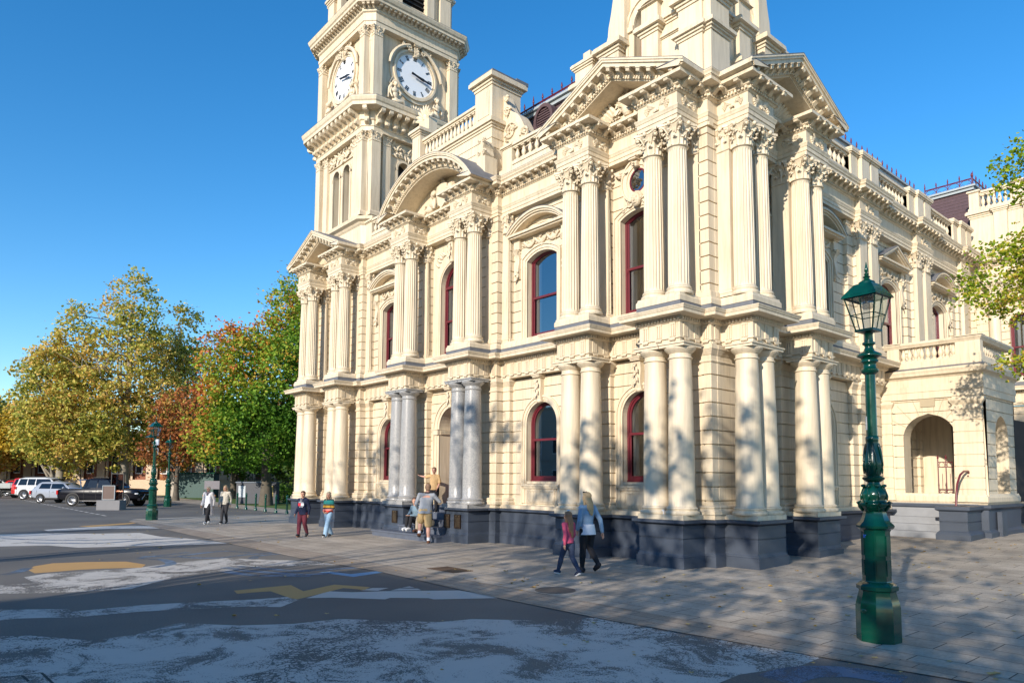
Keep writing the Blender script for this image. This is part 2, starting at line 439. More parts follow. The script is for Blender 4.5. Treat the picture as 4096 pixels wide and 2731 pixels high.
def leaf(m,c,ang,L,w=.05,lift=.05,curl=.5):
    # acanthus-like leaf lying on a face, growing along ang in the xz plane and curling off the wall
    ca,sa=math.cos(ang),math.sin(ang); rows=[]
    for k in range(6):
        u=k/5; ww=w*math.sin(PI*min(1,.15+u*.85))*(1.1-.3*(k%2)); yy=c[1]-lift*math.sin(u*PI*.7)-curl*lift*u*u
        x=c[0]+ca*L*u; z=c[2]+sa*L*u
        rows.append([m.vt(x-sa*ww,yy+.01,z+ca*ww),m.vt(x,yy-.015,z),m.vt(x+sa*ww,yy+.01,z-ca*ww)])
    for a,b in zip(rows,rows[1:]):
        for k in (0,1): m.f.append([a[k],a[k+1],b[k+1],b[k]])
def foliage(m,s0,s1,z0,z1,d,seed=1,n=16,sz=1.):
    rd=random.Random(seed)
    for k in range(n):
        c=(s0+(s1-s0)*rd.random(),d,z0+(z1-z0)*rd.random()); w=min(s1-s0,z1-z0)
        leaf(m,c,rd.random()*2*PI,w*.45*sz,w*.09*sz,w*.15)
        if k%3==0: spiral(m,(c[0],d-.02,c[2]),w*.16*sz,1.3,.012+.02*w,sg=rd.choice((-1,1)),n=9)
        if k%2: m.ell((c[0],d-.02,c[2]),(w*.07,w*.07,w*.07),6,4)
def grapes(m,sc,z,d,s=1.):
    for sg in (-1,1):
        for i,row in enumerate((3,3,2,1)):
            for j in range(row): m.ell((sc+sg*(.2*s)+(j-(row-1)/2)*.035*s,d-.015,z+.02*s-i*.035*s),(.022*s,.025*s,.022*s),6,4)
        leaf(m,(sc+sg*.05*s,d,z+.0),PI/2-sg*1.0,.17*s,.05*s,.04); leaf(m,(sc+sg*.03*s,d,z-.02),PI/2+sg*PI*.75,.12*s,.04*s,.04)
        spiral(m,(sc+sg*.13*s,d-.01,z+.07*s),.04*s,1.2,.012,sg=sg,n=8)
def keystone(m,sc,z0,z1,d,w=.13):
    pr=[]
    n=16
    for k in range(n+1):
        u=k/n; z=z0+(z1-z0)*u
        pr.append((d-.10-.10*u-.035*math.sin(u*2*PI),z))
    pr=[(d+.05,z0)]+pr+[(d+.05,z1)]
    m.prism(pr,sc-w*.78,sc+w*.78,'x')
    m.ell((sc,d-.10,z0+.03),(w*.85,.07,.06),8,6)
    m.box(sc-w*1.25,sc+w*1.25,d-.26,d+.05,z1-.03,z1); m.box(sc-w*1.1,sc+w*1.1,d-.235,d+.05,z1-.07,z1-.031)
    for k in range(5): leaf(m,(sc,d-.2,z1-.12-k*(z1-z0)*.13),-PI/2+(.5 if k%2 else -.5),(z1-z0)*.22,.04,.03)
def console(m,sc,z0,z1,d,w=.09,pj=.2):
    pr=[(d+.03,z0)]
    for k in range(13):
        u=k/12; pr.append((d-.05-pj*(u**2)-.05*math.sin(u*2*PI),z0+(z1-z0)*u))
    pr.append((d+.03,z1)); m.prism(pr,sc-w,sc+w,'x')
    for sg in (-1,1): 
        spiral(m,(sc+sg*(w+.005),d-pj*.75,z1-.1),.075,1.2,.018,'yz')
    for k in range(4): leaf(m,(sc,d-.07,z0+.05+k*.08),-PI/2+(k%2-.5)*1.4,.16,.05,.05)

# --- capitals and columns (one mesh each, shared by every copy)
def corinthian():
    m=MB(); H=.57; r0=.205
    m.lathe(0,0,[(r0+.03,0),(r0+.045,.015),(r0+.03,.03),(r0,.035),(r0-.01,.2),(r0+.02,.36),(r0+.09,.46),(r0+.1,.475)],20)
    def lf(a,z0,h,out,w):
        rows=[]
        for k in range(7):
            u=k/6; rad=r0+.012+out*u*u*1.0+.01
            z=z0+h*math.sin(min(1,u*1.12)*PI/2) if u<.86 else z0+h*(1-(u-.86)*1.3)
            if u>.86: rad+=.03
            ww=w*(.75+.35*math.sin(u*PI))*(1 if k%2 else .82)*(1 if u<.9 else .5)
            row=[]
            for j,q in enumerate((-1,-.5,0,.5,1)):
                aa=a+q*ww/rad; rr=rad-(.02 if j in(1,3) else 0)-(.035 if j in (0,4) else 0)
                row.append(m.vt(rr*math.cos(aa),rr*math.sin(aa),z-(.015 if j in (0,4) else 0)))
            rows.append(row)
        for p,q in zip(rows,rows[1:]):
            for j in range(4): m.f.append([p[j],p[j+1],q[j+1],q[j]])
        e=(r0+out+.035)
        m.ell((e*math.cos(a),e*math.sin(a),z0+h*.93),(.032,.032,.028),6,4)
    for k in range(8):
        lf(k*PI/4+PI/8,.03,.19,.06,.07); lf(k*PI/4,.05,.33,.09,.06)
    for k in range(4):
        a=PI/4+k*PI/2
        # corner volutes under the abacus horns
        for sg in (-1,1):
            pts=[]
            for i in range(15):
                u=i/14
                if u<.4: rad=r0+.02+.13*(u/.4); z=.30+.19*math.sin(u/.4*PI/2)
                else:
                    t=(u-.4)/.6*2.2*PI; q=.05*(1-(u-.4)); rad=r0+.15+q*math.sin(t); z=.44+q*math.cos(t)
                aa=a+sg*(.035/rad)+sg*.16*max(0,1-u*2.4)
                pts.append((rad*math.cos(aa),rad*math.sin(aa),z))
            m.tube(pts,.017,5)
        m.ell(((r0+.15)*math.cos(a),(r0+.15)*math.sin(a),.44),(.045,.045,.05),8,5)
        a=k*PI/2
        for sg in (-1,1):
            pts=[((r0+.03+.05*u)*math.cos(a+sg*(.32-.2*u)),(r0+.03+.05*u)*math.sin(a+sg*(.32-.2*u)),.33+.13*math.sin(u*PI*.6)) for u in (0,.25,.5,.75,1)]
            m.tube(pts,.016,5)
        m.ell(((r0+.105)*math.cos(a),(r0+.105)*math.sin(a),.5),(.05,.05,.05),8,5)
    # abacus with hollow sides
    def ab(h,z0,z1):
        pl=[]
        for k in range(4):
            b=k*PI/2
            for j in range(9):
                q=-1+2*j/8; u=h*q*.92; v=h-(1-q*q)*.075
                x,y=v,u
                pl.append((x*math.cos(b)-y*math.sin(b),x*math.sin(b)+y*math.cos(b)))
        m.prism(pl,z0,z1,'z')
    ab(.30,.485,.515); ab(.325,.516,.57)
    return m.mesh('capital',M['cream'],50)
CAP=corinthian()
def fluted(h=3.12,r0=.238,r1=.205,n=20):
    m=MB(); rings=[]
    zs=[0,.03,.05,.08,.12]+[.12+(h-.24)*k/8 for k in range(1,9)]+[h-.08,h-.05,h-.03,h]
    for i,z in enumerate(zs):
        u=z/h; r=r0+(r1-r0)*(u**1.6); fl=0 if i<2 or i>len(zs)-3 else (.5 if i in(2,len(zs)-3) else 1)
        if i==0 or i==len(zs)-1: r+=.012
        ring=[]
        for k in range(n):
            for j,(q,dp) in enumerate(((-.5,0),(-.38,0),(-.25,.7),(0,1),(.25,.7),(.38,0))):
                a=2*PI*(k+q)/n; rr=r-.024*dp*fl
                ring.append(m.vt(rr*math.cos(a),rr*math.sin(a),z))
        rings.append(ring)
    for a,b in zip(rings,rings[1:]):
        N_=len(a)
        for k in range(N_): m.f.append([a[k],a[(k+1)%N_],b[(k+1)%N_],b[k]])
    return m.mesh('shaft',M['cream'],35)
FLUT=fluted()
def base_mesh(r,mat,h=.15,name='base'):
    m=MB(); 
    m.lathe(0,0,[(r*1.24,0),(r*1.28,h*.12),(r*1.3,h*.25),(r*1.27,h*.42),(r*1.17,h*.46),(r*1.10,h*.55),(r*1.13,h*.68),(r*1.16,h*.72),(r*1.18,h*.82),(r*1.15,h*.92),(r*1.03,h)],32)
    return m.mesh(name,mat,40)
UB=base_mesh(.235,M['cream'],.17)
def doric(mat):
    m=MB(); r0,r1=.285,.238; pf=[(r0+.02,.0),(r0,.03)]
    for k in range(1,9): u=k/8; pf.append((r0+(r1-r0)*u**1.7,.03+3.14*u))
    m.lathe(0,0,pf,32); s=m.mesh('shaft',mat,40)
    m=MB(); r=r1
    m.lathe(0,0,[(r,0),(r+.025,.012),(r+.03,.025),(r+.02,.04),(r+.002,.045),(r,.12),(r+.02,.13),(r+.03,.145),(r+.055,.165),(r+.09,.20),(r+.105,.225),(r+.10,.245)],32)
    c=m.mesh('capital',mat,40)
    m=MB(); m.box(-.325,.325,-.325,.325,.0,.055); m.box(-.35,.35,-.35,.35,.056,.085); a=m.mesh('abacus',mat)
    return s,c,a,base_mesh(.285,mat,.165)
DC=doric(M['cream']); DG=doric(M['granite'])
def low_column(w,mat):
    x,y=w; s,c,a,b=mat
    o=bpy.data.objects.new('column',b); C.objects.link(o); o.parent=HALL; o.location=(x,y,1.123)
    for me,z in ((s,.165),(c,3.335),(a,3.587)): link(me.name.split('.')[0],me,o,(0,0,z))
    return o
def up_column(w):
    x,y=w
    o=bpy.data.objects.new('fluted_column',UB); C.objects.link(o); o.parent=HALL; o.location=(x,y,5.884)
    link('shaft',FLUT,o,(0,0,.17)); link('capital',CAP,o,(0,0,3.30))
    return o
def tow(F,s,d): v=F@Vector((s,d,0)); return (v.x,v.y)
for F,prs in ((FA,A_PAIRS),(FB,BP)):
    for i,(a,b) in enumerate(prs):
        gr= F is FA and i in (2,3)
        for s in (a+.29,b-.29):
            c=low_column(tow(F,s,.365),DG if gr else DC)
            if gr: c['label']='grey granite column with polished shaft'
            up_column(tow(F,s,.365))

# soffits closing the entablatures down to the walls
m=MB()
for F,prs,lo,hi,ds in ((FA,A_PAIRS,-19.4,0.05,FS),(FB,BP,1.3,5.2,.85+.03)):
    for z in (4.802,9.762):
        q=MB(F); q.box(lo,hi,ds+.02,1.85,z,z+.1)
        for a,b in prs:
            q.box(a-.2,b+.2,.88,ds+.018,z,z+.1); q.box(a+.1,b-.1,.1,.879,z,z+.1)
        m.merge(q)
q=MB(FB)
for z in (4.802,9.762): q.box(5.22,19.95,1.25,2.0,z,z+.1)
for z in (4.802,9.762):
    m.box(-.15,.16,.90,2.0,z,z+.1); m.box(-.3,.12,1.2,2.5,z+.001,z+.1)
    for a,b in ((GP[0][1],GP[1][0]),(LP[0][1],LP[1][0]),(RP[0][1],RP[1][0])): m.box(a+.21,b-.21,.87,FS+.018,z,z+.1)
m.merge(q); q=MB(FB)
for z in (4.802,9.762): q.box(4.9,5.26,.88,1.9,z+.001,z+.1); q.box(1.1,1.35,.88,1.9,z+.001,z+.1)
for a,b in ((9.2,10.6),(13.7,15.1),(18.2,19.2)):
    for z in (4.802,9.762): q.box(a+.01,b-.01,1.09,1.3,z+.001,z+.1)
m.merge(q); m.split('soffit',M['cream'],HALL)
# --- facade walls behind the columns
def respond_caps(m,p):
    m.sweep(p,[(0,4.42),(.02,4.43),(.03,4.45),(.02,4.475),(.004,4.48),(.004,4.58),(.02,4.59),(.03,4.61),(.07,4.68),(.08,4.70),(.09,4.705),(.09,4.80)])
def respond_base(m,p): m.sweep(p,[(.10,1.12),(.10,1.19),(.07,1.22),(.06,1.245),(.075,1.27),(.06,1.30),(.0,1.32)])
wall=MB(); trim=MB(); reveals=MB(); 
def quoin(s0,s1,d,side=.0,low=True,F=FA,dback=1.3):
    """rusticated pier from the plinth to the entablature, both storeys"""
    p=[(s0,dback),(s0,d),(s1,d),(s1,dback)]
    p=[tow(F,*q) for q in p]
    for z0,z1,st in ((1.12,4.80,.305),(5.88,9.76,.31)):
        pf=[];z=z0
        while z<z1-.01:
            t=min(z+st,z1); pf+=[(0,z),(0,t-.030),(-.04,t-.026),(-.04,t-.002)]; z=t
        wall.sweep(p,pf)
    q=MB()
    if low:
        respond_caps(trim,p); respond_base(trim,p)
    trim.sweep(p,[(.05,5.88),(.05,5.98),(.0,6.02)])
ARCH=[]
def frame_panel(F,s0,s1,d,o,zlo=1.12,zhi=4.80,course=.305,dfr=.148,rv=True):
    w=MB(F); wall_panel(w,s0,s1,zlo,zhi,d,o,course); wall.merge(w)
    if o and rv:
        r=MB(F); reveal(r,o,d,d+dfr+.02); wall.merge(r)
def low_window(F,sc,d,half=.60,sh=.80):
    o=(sc,half,1.80,3.42,half)
    w=window(F,o,d+.17,2.98)
    t=MB(F); surround(t,o,d,((0,.05,.02),(.05,.13,.045),(.13,.17,.075),(.17,.2,.05)),down=.62)
    keystone(t,sc,3.42+half-.02,4.78,d)
    t.box(sc-half-.14,sc+half+.14,d-.10,d+.15,1.66,1.72); t.box(sc-half-.10,sc+half+.10,d-.07,d+.14,1.60,1.659)
    t.box(sc-half-.0,sc+half+.0,d-.03,d+.1,1.18,1.6)
    for a,b in ((.08,.05),):
        t.band([(sc-half+.1,1.27),(sc-half+.1,1.52),(sc+half-.1,1.52),(sc+half-.1,1.27)],[(sc-half+.06,1.23),(sc-half+.06,1.56),(sc+half-.06,1.56),(sc+half-.06,1.23)],d-.05,d+.0,closed=True)
    t.obj('window_surround',M['cream'],HALL)
    return o
def hood(F,sc,d,kind='seg',half=1.12):
    t=MB(F)
    for sg in (-1,1):
        t.box(sc+sg*1.0-.13,sc+sg*1.0+.13,d-.10,d+.02,8.62,8.92); t.box(sc+sg*1.0-.16,sc+sg*1.0+.16,d-.13,d+.02,8.885,8.925)
        console(t,sc+sg*1.0,7.75,8.615,d,.085,.14)
    t.box(sc-half-.02,sc+half+.02,d-.26,d+.02,8.93,8.975); t.box(sc-half-.06,sc+half+.06,d-.32,d+.02,8.976,9.04)
    h=half+.1; z0=9.042
    if kind=='seg':
        rise=.52
        for off,pj,th in ((-.16,.26,.05),(-.11,.31,.05),(-.06,.35,.06)):
            a=arcpts(h,z0,rise,off); b=arcpts(h,z0,rise,off+th)
            t.band([(sc+u,max(z0,w)) for u,w in a],[(sc+u,max(z0,w)) for u,w in b],d-pj,d+.02)
        t.band([(sc+u,max(z0,w)) for u,w in arcpts(h,z0,rise,-.34)],[(sc+u,max(z0,w)) for u,w in arcpts(h,z0,rise,-.30)],d-.03,d+.02)
        ld=MB(F); a=arcpts(h,z0,rise,.002); b=arcpts(h,z0,rise,.014)
        ld.band([(sc+u,max(z0,w)) for u,w in a],[(sc+u,max(z0,w)) for u,w in b],d-.36,d+.02)
    else:
        rise=.56
        def tri(o): return [(sc-h+o*1.9,z0),(sc,z0+rise-o),(sc+h-o*1.9,z0)]
        for a,b,pj in ((.17,.12,.24),(.12,.06,.30),(.06,0,.35)): t.band(tri(a),tri(b),d-pj,d+.02)
        ld=MB(F); ld.band(tri(-.002),tri(-.014),d-.36,d+.02)
    foliage(t,sc-.75,sc+.75,8.58,8.84,d-.01,int(sc*7),26,1.1)
    p=[(sc-.72+.06*k,d-.04,8.80-.17*abs(math.sin(PI*k/8))) for k in range(25)]
    t.tube(p,.045,6)
    t.obj('window_hood',M['cream'],HALL); ld.obj('hood_flashing',M['lead'],HALL)
def up_window(F,sc,d,half=.62,zs=5.93,zsp=8.2,rise=.2,hood_kind='seg'):
    o=(sc,half,zs,zsp,rise)
    window(F,o,d+.17,7.12)
    t=MB(F); surround(t,o,d,((0,.06,.02),(.06,.15,.045),(.15,.19,.08)))
    t.box(sc-half-.25,sc+half+.25,d-.09,d+.1,5.86,5.925)
    t.obj('window_surround',M['cream'],HALL)
    if hood_kind: hood(F,sc,d,hood_kind)
    return o
def mask(t,sc,z,d):
    t.ell((sc,d-.07,z),(.13,.10,.17),12,9); t.ell((sc,d-.17,z-.01),(.03,.04,.05),6,5)
    for sg in (-1,1): t.ell((sc+sg*.05,d-.15,z+.05),(.03,.02,.02),6,4)
    t.ell((sc,d-.15,z-.09),(.05,.03,.02),6,4)
    for k in range(9):
        a=PI*k/8; t.ell((sc+.15*math.cos(a),d-.06,z+.04+.15*math.sin(a)),(.045,.05,.045),6,4)
def oculus(F,sc,z,d,r=.27):
    t=MB(F); n=28
    def circ(q,sy=1.12): return [(sc+q*math.cos(2*PI*k/n),z+sy*q*math.sin(2*PI*k/n)) for k in range(n)]
    for a,b,pj in ((r,r+.07,.03),(r+.07,r+.19,.06),(r+.19,r+.23,.10)): t.band(circ(a),circ(b),d-pj,d+.02,closed=True)
    keystone(t,sc,z+r+.05,9.76,d-.02,.10)
    mask(t,sc,z-.52,d-.03)
    for sg in (-1,1):
        spiral(t,(sc+sg*.25,d-.05,z-.56),.11,1.4,.03,sg=sg); spiral(t,(sc+sg*.45,d-.03,z-.66),.07,1.3,.02,sg=-sg)
        p=[(sc+sg*(.25+.5*u),d-.05,9.62-.16*math.sin(PI*u)) for u in (0,.2,.4,.6,.8,1)]; t.tube(p,[.02,.05,.065,.065,.05,.02],6)
        for k in range(8): leaf(t,(sc+sg*(.28+.05*k),d-.08,9.53+.03*(k%2)),-PI/2+(k%3-1)*.7,.09,.03,.03)
    t.obj('oculus_surround',M['cream'],HALL)
    m=MB(F); m.band(circ(r-.04),circ(r),d-.03,d+.05,closed=True); w=m.obj('round_window',M['maroon'],HALL)
    m=MB(F); m.face(*[(u,d-.012,q) for u,q in circ(r-.03)]); m.obj('pane',M['glass'],w)
    m=MB(F); m.face(*[(u,d-.004,q) for u,q in circ(r-.02)]); m.obj('dark_room_backing',M['dark'],w)  # flat dark disc on the uncut wall, coloured as a dim room behind
def pil(F,s0,s1,d,z0=5.884,zc=9.19,cap=True,proj=.07):
    """flat pilaster of the upper storey"""
    t=MB(F); p=[(s0,d+proj),(s0,d),(s1,d),(s1,d+proj)]
    t.sweep(p,[(.035,z0),(.035,z0+.06),(.045,z0+.075),(.035,z0+.10),(.015,z0+.12),(.02,z0+.15),(.0,z0+.17),(0,zc),(.02,zc+.01),(.02,zc+.03),(0,zc+.04),(0,9.76)])
    o=t.obj('pilaster',M['cream'],HALL)
    if cap:
        x,y=tow(F,(s0+s1)/2,d+.09); w=(s1-s0)/.41
        link('capital',CAP,o,(x,y,zc),scale=(w if F is FA else .62,.62 if F is FA else w,1.0))
    return o
WB1=(LP[1][1]+GP[0][0])/2; WB2=(GP[1][1]+RP[0][0])/2
# straight window bays (front) and the first one of the side front
for F,sc,s0,s1,dw in ((FA,WB1,-15.36,-12.26,1.25),(FA,WB2,-7.15,-4.09,1.25),(FB,7.15,5.20,9.2,1.46)):
    o=low_window(F,sc,dw,.62); frame_panel(F,s0,s1,dw,o)
    o=up_window(F,sc,dw); frame_panel(F,s0,s1,dw,o,5.88,9.80,.31)
    if F is FA:
        for a,b in ((s0-.02,s0+.3),(s1-.3,s1+.02)): 
            quoin(a,b,dw-.14,F=F); 
            pil(F,a+.02,b-.02,dw-.20)
# columned bays
for F,sc,prs in ((FA,XL,LP),(FA,XR,RP),(FB,YB,BP)):
    for i,(a,b) in enumerate(prs):
        inner=(b-.15,a-.15)[i]; 
        s0,s1=(a+.08,b-.15) if i==0 else (a+.15,b-.08)
        quoin(s0,s1,.93,F=F); pil(F,s1-.29,s1,.87) ; pil(F,s0,s0+.29,.87)
    s0,s1=prs[0][1]-.17,prs[1][0]+.17
    d=1.08
    o=low_window(F,sc,d,.58); frame_panel(F,s0,s1,d,o)
    o=up_window(F,sc,d,.60,5.93,8.34,.17,None); frame_panel(F,s0,s1,d,o,5.88,9.80,.31)
    oculus(F,sc,9.22,d-.02)
    # outer corner piers
    if F is FA:
        for a,b in ((prs[0][0]-.21,prs[0][0]+.09),(prs[1][1]-.09,prs[1][1]+.21)):
            if sc==XR and a>-1: continue
            quoin(a,b,.86,F=F)
quoin(-.10,.15,.87,dback=2.0); quoin(1.10,1.22,.87,F=FB); quoin(4.95,5.25,.86,F=FB,dback=1.6)
# centre bay with entrance
for i,(a,b) in enumerate(GP):
    s0,s1=(a+.08,b-.08); quoin(s0,s1,.93); pil(FA,s1-.29,s1,.87); pil(FA,s0,s0+.29,.87)
    q0,q1=((a-.21,a+.09),(b-.09,b+.21))[i]; quoin(q0,q1,.86)
s0,s1=GP[0][1]-.1,GP[1][0]+.1; d=1.12
o=(XG,.70,1.0,3.48,.70); frame_panel(FA,s0,s1,d,o,1.0,4.8,rv=False); 
t=MB(); surround(t,o,d,((0,.09,.03),(.09,.22,.055),(.22,.28,.09))); keystone(t,XG,4.16,4.79,d)
for sg in (-1,1):
    x=XG+sg*.70
    a,b=sorted((x-sg*.02,x+sg*.3)); t.box(a,b,d-.10,d+1.1,3.30,3.46); t.box(a-.01,b+.01,d-.12,d+1.1,3.461,3.49)
    for k in range(22): t.box(x-sg*.035-.006,x-sg*.035+.006+.006,d+.02+k*.048,d+.045+k*.048,3.32,3.45)
t.obj('door_surround',M['cream'],HALL)
r=MB(); reveal(r,o,d,d+1.2); wall.merge(r)
m=MB(); oo=(XG,.70,1.0,3.48,.70); m.band(outline(*oo),outline(*oo,off=-.08),d+1.15,d+1.25)
for sg in (-1,1):
    m.box(XG+sg*.35-.35,XG+sg*.35+.35,d+1.18,d+1.22,1.02,3.46)
    for z in (1.15,1.95,2.65): m.box(XG+sg*.32-.18,XG+sg*.32+.18,d+1.16,d+1.18,z,z+.5)
m.box(XG-.66,XG+.66,d+1.15,d+1.24,3.4,3.52); dr=m.obj('door',M['maroon'],HALL)
m=MB(); m.face(*[(XG+u,d+1.2,w) for u,w in arcpts(.66,3.5,.66)]); m.obj('fanlight',M['glass'],dr)
m=MB(); m.ell((XG+.03,d+1.14,2.0),(.03,.03,.03),8,6); m.obj('handle',M['bronze'],dr)
o=(XG,.72,5.93,8.25,.72); w=window(FA,o,d+.17,7.1,mullion=True); w['label']='round-headed maroon window with a twisted centre mullion'
frame_panel(FA,s0,s1,d,o,5.88,9.80,None)
t=MB(); surround(t,o,d,((0,.05,.02),(.05,.12,.04))); keystone(t,XG,8.97,9.72,d,.12)
for sg in (-1,1):
    for k in range(5): leaf(t,(XG+sg*(.45+.09*k),d-.02,9.3-.02*k*k),PI/2-sg*.9,.2,.05,.05)
    spiral(t,(XG+sg*.85,d-.03,9.22),.1,1.4,.022,sg=sg)
t.obj('window_surround',M['cream'],HALL)
# side front beyond the pavilion
DW=1.46
for sc,k in ((12.15,'tri'),(16.65,'seg')):
    o=up_window(FB,sc,DW,hood_kind=k); frame_panel(FB,10.6 if sc<14 else 15.1,13.7 if sc<14 else 18.2,DW,o,5.88,9.80,.31)
    o=low_window(FB,sc,DW); frame_panel(FB,10.6 if sc<14 else 15.1,13.7 if sc<14 else 18.2,DW,o)
for a,b in ((9.2,10.6),(13.7,15.1),(18.2,19.2)):
    quoin(a-.35,b+.35 if b<19 else 20.,DW-.12,F=FB,dback=1.8)
    quoin(a+.02,b-.02,DW-.22,F=FB,dback=1.6)
    if b<19:
        pil(FB,a+.05,a+.55,DW-.34,proj=.14); pil(FB,b-.55,b-.05,DW-.34,proj=.14)
    else: pil(FB,a+.3,a+.75,DW-.34,proj=.14)
    t=MB(FB)
    for z,dd in ((10.2,1.03-BPJ),): grapes(t,(a+b)/2,z,dd,1.1)
    t.obj('frieze_carving',M['cream'],HALL)
# left flank, back walls so that nothing is open
m=MB()
m.box(-19.48,-19.40,.9,12,1.0,9.8); m.box(-19.4,-.8,11.9,12,0,10.8)
wall.merge(m)
m=MB(); m.box(-19.4,-.6,1.8,24,10.70,10.74); m.obj('roof_deck',M['lead'],HALL)
wall.obj('wall',M['cream'],HALL); trim.split('respond_moulding',M['cream'],HALL)

# deep smooth pilasters behind the side-front pairs, seen end on
for a,b in BP:
    for s0,s1 in ((a+.06,a+.36),(b-.36,b-.06)):
        t=MB(FB); p=[(s0,1.0),(s0,.56),(s1,.56),(s1,1.0)]
        t.sweep(p,[(.035,5.884),(.035,5.95),(.045,5.96),(.035,5.99),(.015,6.01),(.02,6.04),(.0,6.06),(.0,9.19),(.02,9.20),(.02,9.22),(.003,9.23),(.003,9.755)]); t.obj('pilaster',M['cream'],HALL)
        x,y=tow(FB,(s0+s1)/2,.74); link('capital',CAP,HALL,(x,y,9.19),scale=(1.05,.72,1.0))
# --- grapes in the frieze over each pair
for F,prs in ((FA,A_PAIRS),(FB,BP)):
    t=MB(F)
    for a,b in prs: grapes(t,(a+b)/2,10.22,F0,1.35)
    t.split('frieze_carving',M['cream'],HALL,gap=.05)
t=MB()
# side faces of the projecting blocks
X=Matrix(((0,-1,0,0),(1,0,0,0),(0,0,1,0),(0,0,0,1)))
for s,y in [(b-.08,.5) for a,b in A_PAIRS]:
    tt=MB(Matrix.Translation((s,0,0))@X); grapes(tt,y,10.22,0,1.0); t.merge(tt)
for a,b in BP: tt=MB(); grapes(tt,.58,10.22,a+.08,1.0); t.merge(tt)
t.split('frieze_carving',M['cream'],HALL,gap=.05)

# --- pediments of the three pavilions
def rake_items(t,p0,p1,d,fn,step,edge=.5):
    L=math.hypot(p1[0]-p0[0],p1[1]-p0[1]); k=max(1,int(round(L/step))); a=math.atan2(p1[1]-p0[1],p1[0]-p0[0])
    for j in range(k):
        u=(j+edge)/k
        X=Matrix.Translation((p0[0]+(p1[0]-p0[0])*u,d,p0[1]+(p1[1]-p0[1])*u))@Matrix.Rotation(-a,4,'Y')
        fn(X)
def pediment(F,sc,half,apex=1.15,back=2.4,d=-.29):
    t=MB(F); z0=10.67; e=half
    sl=apex/e; an=math.atan(sl); ca=math.cos(an)
    def ln(o): return [(sc-e,z0+.13-o/ca),(sc,z0+.13+apex-.13-o/ca),(sc+e,z0+.13-o/ca)]
    def cl(o):  # clipped rake line, offset o downwards (perpendicular), never under the cornice
        top=z0+apex-o/ca; u=min(e,(top-z0)/ (apex-.13) * e)
        return [(sc-u,z0+max(0,top-z0-(apex-.13)*u/e)),(sc,top),(sc+u,z0+max(0,top-z0-(apex-.13)*u/e))]
    T0=cl(0)
    for a,b,pj in ((0,.04,.375),(.04,.09,.355),(.09,.17,.318)):
        t.band(cl(b),cl(a),.08-pj,back)
    t.band(cl(.27),cl(.17),.08-.10,back); t.band(cl(.35),cl(.27),.08-.045,back); t.band(cl(.38),cl(.35),.08-.02,back)
    # tympanum
    t.prism([(sc-e+.2,z0-.02),(sc,z0+apex-.36),(sc+e-.2,z0-.02)],F1-.1,F1,'y')
    o=t.obj('pediment',M['cream'],HALL)
    t=MB(F)
    A,B_,D=cl(.20)
    for p,q in ((A,B_),(B_,D)):
        def md(Xm):
            k=MB(Xm); w=.055
            pr=[(0.1,.02),(-.215,.02),(-.215,-.02),(-.2,-.06),(-.17,-.065),(-.14,-.04),(-.08,-.05),(0.0,-.11),(.1,-.12)]
            k.prism(pr,-w,w,'x'); k.box(-w-.015,w+.015,-.235,.1,.003,.021); t.merge2(k)
        rake_items(t,p,q,-.02,md,.31)
    A,B_,D=cl(.31)
    for p,q in ((A,B_),(B_,D)):
        rake_items(t,p,q,F0-.045,lambda Xm:t.merge2(boxmb(Xm,-.026,.026,-.045,.01,-.035,.035)),.085)
    t.obj('raking_modillions',M['cream'],HALL)
    t=MB(F); a=cl(-.012); b=cl(-.002)
    t.band(b,a,-.30,back+.2); t.obj('pediment_flashing',M['lead'],HALL)
    t=MB(F); dd=F1-.12
    foliage(t,sc-.9,sc+.9,z0,z0+.35,dd,int(sc*3)+5,26,1.5); foliage(t,sc-.25,sc+.25,z0+.25,z0+.75,dd-.06,int(sc*3)+9,14,1.2)
    t.ell((sc,dd-.08,z0+.3),(.16,.12,.24),12,8)
    for sg in (-1,1):
        spiral(t,(sc+sg*.25,dd-.1,z0+.55),.12,1.5,.035,sg=sg); spiral(t,(sc+sg*.45,dd-.06,z0+.25),.14,1.4,.035,sg=sg)
        for k in range(6): leaf(t,(sc+sg*(.3+.08*k),dd-.05,z0+.12),PI/2-sg*(.5+.14*k),.5,.07,.12)
    t.obj('tympanum_carving',M['cream'],HALL)
def boxmb(Xm,*a): k=MB(Xm); k.box(*a); return k
def merge2(s,o):
    k=len(s.v)
    for p in o.v: s.vt(*p)
    s.f += [[i+k for i in f] for f in o.f]
MB.merge2=merge2
pediment(FA,XR,2.29); pediment(FA,XL,2.35); pediment(FB,YB,2.30)
# --- segmental pediment over the entrance bay
t=MB(); z0=10.67; h=2.72; rise=1.42; Rr=(h*h+rise*rise)/(2*rise); cz=z0+rise-Rr
def arc(o,n=44):
    r=Rr-o; zc=max(-1,min(1,(z0-cz)/r)); a=math.acos(zc)
    return [(XG+r*math.sin(-a+2*a*k/n),cz+r*math.cos(-a+2*a*k/n)) for k in range(n+1)]
for a,b,pj in ((0,.04,.375),(.04,.09,.355),(.09,.17,.318)): t.band(arc(b),arc(a),.08-pj,2.2)
t.band(arc(.27),arc(.17),-.02,2.2); t.band(arc(.36),arc(.27),.035,2.2); t.band(arc(.40),arc(.36),.06,2.2)
t.prism(arc(.38)+[],F1-.1,F1,'y'); t.obj('segmental_pediment',M['cream'],HALL)
t=MB()
def arc_items(o,d,step,fn):
    r=Rr-o; a=math.acos((z0-cz)/r)-.05; k=int(2*a*r/step)
    for j in range(k):
        th=-a+2*a*(j+.5)/k
        fn(Matrix.Translation((XG+r*math.sin(th),d,cz+r*math.cos(th)))@Matrix.Rotation(th,4,'Y'))
